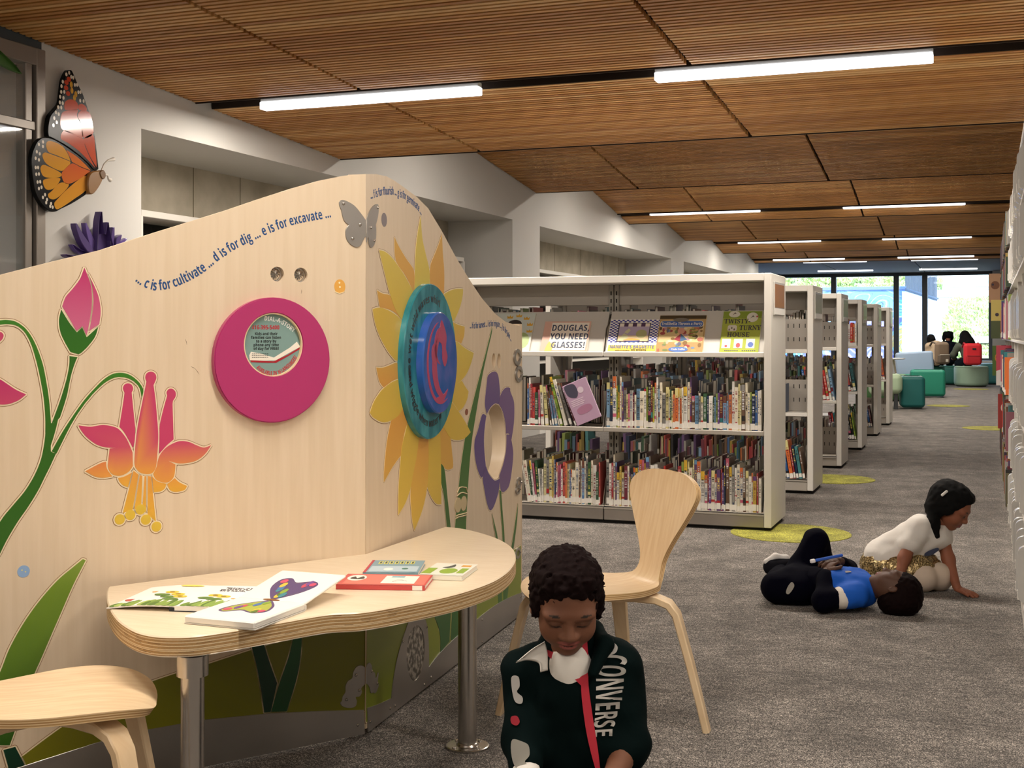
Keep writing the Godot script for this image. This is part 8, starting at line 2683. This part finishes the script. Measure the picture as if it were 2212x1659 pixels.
	s.cap(Vector3(-0.21, 0.05, 0.075), Vector3(-0.2, 0.035, 0.08), 0.018, 0.018)
	mesh_part("shoe_toe", s, 0.006, cloth_mat(), t)

func girl_at(px: float, d: float) -> Vector3:
	# a point on the floor at distance d before the camera, px to the side as the photograph shows it
	var x := (px - 1106.0) / 2742.0 * d
	return Vector3(0.93625 * x - 0.35134 * d, 0, -0.35134 * x - 0.93625 * d)

func lying_boy() -> void:
	var t := person("boy in a blue shirt lying on his back on the carpet, knees bent", girl_at(1850.0, 5.42))
	var skin := hx("4f3020")
	var hb := Basis(Vector3(0.25, -0.25, -0.93).normalized(), Vector3(0.9, 0.1, 0.22).normalized(), Vector3(-0.1, 0.95, 0.2)).orthonormalized()
	var hc := Vector3(0.118, 0.098, 0.15)
	var sn := Vector3(-0.04, 0.075, 0.15)   # shoulders: near and far
	var sf := Vector3(-0.02, 0.085, -0.03)
	var en := Vector3(-0.185, 0.052, 0.165)
	var wn := Vector3(-0.145, 0.155, 0.06)
	var ef := Vector3(-0.005, 0.135, -0.12)
	var wf := Vector3(-0.065, 0.185, -0.02)
	var m := MB.new()
	var s := sdf(skin, 0.02)
	s.cap(Vector3(-0.2, 0.08, -0.04), Vector3(-0.02, 0.08, 0.06), 0.068, 0.07)
	s.cap(Vector3(0.0, 0.08, 0.08), hc + Vector3(-0.05, -0.01, -0.02), 0.034, 0.032)
	s.chain([sn, en, wn], [0.034, 0.028, 0.019])
	s.chain([sf, ef, wf], [0.034, 0.028, 0.019])
	s.mesh(m, 0.010)
	s = sdf(skin)
	head(s, hc, hb, 0.195, skin, hx("6a3a34"), false)
	s.mesh(m, 0.0042)
	s = sdf(skin)
	hand(s, wn, Vector3(0.35, 0.35, -0.35), Vector3(-0.6, 0.5, 0.5), 0.105, 0.75, 1.0)
	s.mesh(m, 0.0032)
	s = sdf(skin)
	hand(s, wf, Vector3(-0.7, 0.05, 0.25), Vector3(0.1, 0.9, 0.3), 0.11, 0.55, 1.0)
	s.mesh(m, 0.0032)
	part("body", m, vmat(0.62), t)
	s = sdf(hx("0d0908"), 0.02)
	s.noise = fuzz(13, 55.0)
	s.bump = 0.006
	s.ell(hc + hb * Vector3(0, 0.034, -0.022), Vector3(0.077, 0.078, 0.092), hb)
	s.ell(hc + hb * Vector3(0, 0.0, -0.05), Vector3(0.073, 0.075, 0.06), hb)
	s.k = 0.012
	s.ell(hc + hb * Vector3(0, -0.03, 0.085), Vector3(0.062, 0.082, 0.055), hb, 2)
	mesh_part("hair", s, 0.006, hair_mat(), t)
	var blue := hx("1f56b4")
	var j := sdf(blue, 0.025)
	j.noise = fuzz(8, 10.0)
	j.bump = 0.008
	j.cap(Vector3(-0.105, 0.085, 0.05), Vector3(0.0, 0.085, 0.085), 0.083, 0.07)
	j.cap(Vector3(-0.09, 0.088, -0.02), Vector3(-0.005, 0.09, 0.02), 0.082, 0.075)
	j.cap(sn, sn.lerp(en, 0.28), 0.052, 0.052)
	mesh_part("shirt", j, 0.008, cloth_mat(0.6), t)
	var z := fine(P([-0.055, 0.0, -0.03, 0.0, -0.03, 0.012, -0.055, 0.012]), 0.006)
	for i in z.v.size(): z.v[i] = Vector3(z.v[i].x - 0.015, 0.4, 0.09 - z.v[i].y)
	part("badge", drape(z, j, Vector3(0, -1, 0), 0.003), mat(hx("d0ccd0"), 0.7), t)
	s = sdf(hx("d6d0c6"), 0.012)
	s.cap(sn.lerp(en, 0.3), sn.lerp(en, 0.46), 0.05, 0.047)
	mesh_part("sleeve_band", s, 0.007, cloth_mat(), t, "white end of the short sleeve")
	s = sdf(hx("0b0b0e"), 0.02)
	s.noise = fuzz(18, 10.0)
	s.bump = 0.005
	s.cap(Vector3(-0.2, 0.08, -0.03), Vector3(-0.1, 0.085, 0.03), 0.08, 0.083)
	s.chain([sn.lerp(en, 0.45), en, en.lerp(wn, 0.85)], [0.042, 0.042, 0.03])
	s.chain([sf, ef, ef.lerp(wf, 0.75)], [0.042, 0.038, 0.03])
	mesh_part("undershirt", s, 0.008, cloth_mat(), t, "black long-sleeved top under the shirt")
	s = sdf(hx("0b0b0f"), 0.025)
	s.noise = fuzz(19, 9.0)
	s.bump = 0.006
	s.cap(Vector3(-0.26, 0.08, -0.05), Vector3(-0.2, 0.08, -0.04), 0.082, 0.085)
	s.chain([Vector3(-0.25, 0.075, 0.0), Vector3(-0.335, 0.068, -0.03), Vector3(-0.275, 0.09, -0.24)], [0.07, 0.062, 0.045])
	s.chain([Vector3(-0.23, 0.1, -0.1), Vector3(-0.135, 0.255, -0.15), Vector3(-0.05, 0.07, -0.26)], [0.068, 0.05, 0.04])
	mesh_part("trousers", s, 0.009, cloth_mat(), t)
	z = fine(crv([0.0, 0.0, 0.02, 0.035, 0.012, 0.05, -0.005, 0.03, -0.012, 0.005]), 0.006)
	for i in z.v.size(): z.v[i] = Vector3(z.v[i].x - 0.3, z.v[i].y + 0.06, 0.4)
	part("badge", drape(z, s, Vector3(0, 0, -1), 0.003), mat(hx("9a958c"), 0.7), t)
	s = sdf(hx("1b1b1e"), 0.015)
	s.cap(Vector3(-0.315, 0.12, -0.24), Vector3(-0.24, 0.125, -0.25), 0.036, 0.034)
	var sh := mesh_part("shoe", s, 0.007, cloth_mat(), t)
	s = sdf(hx("e0dcd8"), 0.012)
	s.chain([Vector3(-0.34, 0.145, -0.235), Vector3(-0.295, 0.167, -0.25), Vector3(-0.245, 0.158, -0.255), Vector3(-0.21, 0.125, -0.25)], [0.012, 0.013, 0.013, 0.012])
	mesh_part("sole", s, 0.005, cloth_mat(), sh, "white sole")
	s = sdf(hx("1b1b1e"), 0.015)
	s.cap(Vector3(-0.06, 0.04, -0.26), Vector3(-0.07, 0.035, -0.17), 0.034, 0.03)
	mesh_part("shoe", s, 0.008, cloth_mat(), t)
	# the blue toy in his hands
	var toy := thing("toy", "slim blue toy with a white end held in the lying boy's hands", "toy", t.transform * Vector3(-0.15, 0.2, 0.015), 0.359)
	toy.rotation.z = 0.2
	part("stick", boxm(Vector3(-0.03, -0.006, -0.006), Vector3(0.09, 0.006, 0.006), 0.003), mat(hx("2b59b8"), 0.4), toy)
	part("end_cap", boxm(Vector3(-0.052, -0.008, -0.008), Vector3(-0.03, 0.008, 0.008), 0.003), mat(hx("e4e2e6"), 0.4), toy)

func far_girls() -> void:
	var d := 28.7
	var dat := [
		["girl with long black hair, seen from behind on the pale green ottoman", 2092.0, hx("5d6258"), hx("20242e"), 0.0, 28.9],
		["girl in a beige jacket bending forward, a brown backpack on her back", 2022.0, hx("b9a58c"), hx("2b2b33"), 0.0, 28.6],
		["girl in a dark jacket facing the room between two friends", 2052.0, hx("161a22"), hx("16161c"), PI, 30.0]]
	for i in 3:
		var q: Array = dat[i]
		var t := person(q[0], girl_at(q[1], q[5]), 0.359 + (0.0 if i < 2 else PI))
		var skin := hx("8a563e")
		var lean: float = [0.05, 0.16, 0.1][i]
		var side: float = [-0.12, 0.05, 0.05][i]
		var hip := Vector3(0, 0.6, 0.02)
		var chest := Vector3(side * 0.5, 0.9, -lean * 0.5)
		var hc := Vector3([-0.07, -0.06, 0.0][i], [1.14, 1.06, 1.14][i], -lean - 0.03)
		if i == 2:
			chest.z = lean * 0.5
			hc.z = lean + 0.03
		var hb := Basis(Vector3.UP, 0.0 if i == 2 else PI) * Basis(Vector3.RIGHT, 0.25)
		var m := MB.new()
		var s := sdf(skin, 0.03)
		var fz := 1.0 if i == 2 else -1.0
		s.cap(hip, chest, 0.11, 0.11)
		s.cap(chest + Vector3(0, 0.08, 0), hc, 0.05, 0.05)
		for e in [-1.0, 1.0]:
			s.chain([chest + Vector3(0.16 * e, 0.02, 0), Vector3(0.2 * e + side, 0.72, 0.1 * fz), Vector3(0.1 * e + side, 0.66, 0.3 * fz)], [0.045, 0.038, 0.028])
			s.chain([hip + Vector3(0.09 * e, 0, 0), Vector3(0.11 * e, 0.5, 0.36 * fz), Vector3(0.11 * e, 0.09, 0.36 * fz)], [0.08, 0.06, 0.045])
		s.mesh(m, 0.018)
		s = sdf(skin)
		head(s, hc, hb, 0.22, skin, hx("84463e"))
		s.mesh(m, 0.008)
		for e in [-1.0, 1.0]:
			s = sdf(skin)
			hand(s, Vector3(0.1 * e + side, 0.66, 0.3 * fz), Vector3(-0.3 * e, -0.2, 0.8 * fz), Vector3(0, 1, 0), 0.16, 0.5, -e * fz)
			s.mesh(m, 0.007)
		part("body", m, vmat(0.55), t)
		s = sdf(q[2], 0.04)
		s.noise = fuzz(20 + i, 6.0)
		s.bump = 0.012
		s.cap(hip + Vector3(0, 0.02, 0), chest, 0.135, 0.15)
		s.cap(chest + Vector3(-0.13, 0.03, 0), chest + Vector3(0.13, 0.03, 0), 0.085, 0.085)
		for e in [-1.0, 1.0]: s.chain([chest + Vector3(0.17 * e, 0.02, 0), Vector3(0.21 * e + side, 0.72, 0.08 * fz), Vector3(0.12 * e + side, 0.66, 0.27 * fz)], [0.075, 0.06, 0.045])
		mesh_part("jacket", s, 0.018, cloth_mat(), t)
		s = sdf(q[3], 0.04)
		for e in [-1.0, 1.0]: s.chain([hip + Vector3(0.08 * e, -0.01, 0), Vector3(0.11 * e, 0.52, 0.36 * fz), Vector3(0.11 * e, 0.1, 0.36 * fz)], [0.1, 0.075, 0.06])
		mesh_part("trousers", s, 0.018, cloth_mat(), t)
		for e in [-1.0, 1.0]:
			s = sdf(hx("c9c6c2"), 0.02)
			s.cap(Vector3(0.11 * e, 0.045, 0.34 * fz), Vector3(0.11 * e, 0.035, 0.48 * fz), 0.045, 0.035)
			mesh_part("shoe", s, 0.014, cloth_mat(), t)
		s = sdf(hx("0f0e10"), 0.03)
		s.noise = fuzz(30 + i, 10.0)
		s.bump = 0.01
		s.ell(hc + hb * Vector3(0, 0.03, -0.02), Vector3(0.092, 0.098, 0.11), hb)
		if i == 0:
			s.chain([hc + Vector3(0, 0.02, 0.05), hc + Vector3(0.06, -0.14, 0.1), hc + Vector3(0.16, -0.26, 0.13)], [0.11, 0.14, 0.07])
			s.chain([hc + Vector3(0, 0.0, 0.04), hc + Vector3(-0.05, -0.14, 0.08), hc + Vector3(-0.1, -0.22, 0.06)], [0.1, 0.1, 0.05])
		elif i == 1: s.chain([hc + Vector3(0, 0.0, 0.04), hc + Vector3(-0.05, -0.08, 0.05)], [0.1, 0.05])
		else:
			for e in [-1.0, 1.0]: s.chain([hc + Vector3(0.075 * e, 0.07, 0), hc + Vector3(0.1 * e, -0.02, 0.02), hc + Vector3(0.085 * e, -0.12, 0.03)], [0.05, 0.035, 0.02])
			s.k = 0.02
			s.ell(hc + hb * Vector3(0, -0.03, 0.1), Vector3(0.07, 0.09, 0.06), hb, 2)
		mesh_part("hair", s, 0.014, hair_mat(), t)
	backpack(girl_at(2099.0, 28.55), 0.359 - 0.15, hx("d0202c"), hx("b81a26"), "bright red backpack worn by the long-haired girl on the pale ottoman", 0.20, 0.5, 0.5)
	backpack(girl_at(2029.0, 28.3), 0.359 + 0.2, hx("7d6a57"), hx("62564a"), "brown backpack with a white zip worn by the girl in beige", 0.165, 0.5, 0.53)

func backpack(at: Vector3, turn: float, c: Color, c2: Color, label: String, w: float, h: float, y: float) -> void:
	var t := thing("backpack", label, "backpack", at, turn)
	var m := soft_box(Vector3(-w, y, 0.02), Vector3(w, y + h * 0.98, 0.19), 0.085)
	part("pack", m, mat(c, 0.7), t)
	m = soft_box(Vector3(-w * 0.84, y + 0.01, 0.12), Vector3(w * 0.84, y + h * 0.44, 0.24), 0.05)
	part("front_pocket", m, mat(c2, 0.7), t)
	part("zip", boxm(Vector3(-w * 0.72, y + h * 0.40, 0.232), Vector3(w * 0.72, y + h * 0.43, 0.242), 0.002), mat(hx("d8d0c4") if w < 0.18 else c2.darkened(0.3), 0.5), t)
	part("label_patch", boxm(Vector3(w * 0.1, y + h * 0.1, 0.23), Vector3(w * 0.5, y + h * 0.22, 0.24), 0.001) if w < 0.18 else boxm(Vector3(-w * 0.1, y + h * 0.68, 0.185), Vector3(w * 0.3, y + h * 0.76, 0.197), 0.001), mat(hx("d9d4ca") if w < 0.18 else hx("201a1a"), 0.7), t)
	for e in [-1.0, 1.0]:
		m = MB.new()
		m.tube([Vector3(e * w * 0.6, y + h * 0.9, 0.03), Vector3(e * w * 0.75, y + h * 0.98, -0.08), Vector3(e * w * 0.85, y + h * 0.8, -0.16)], 0.022, 8)
		part("strap", m, mat(c2, 0.8), t)
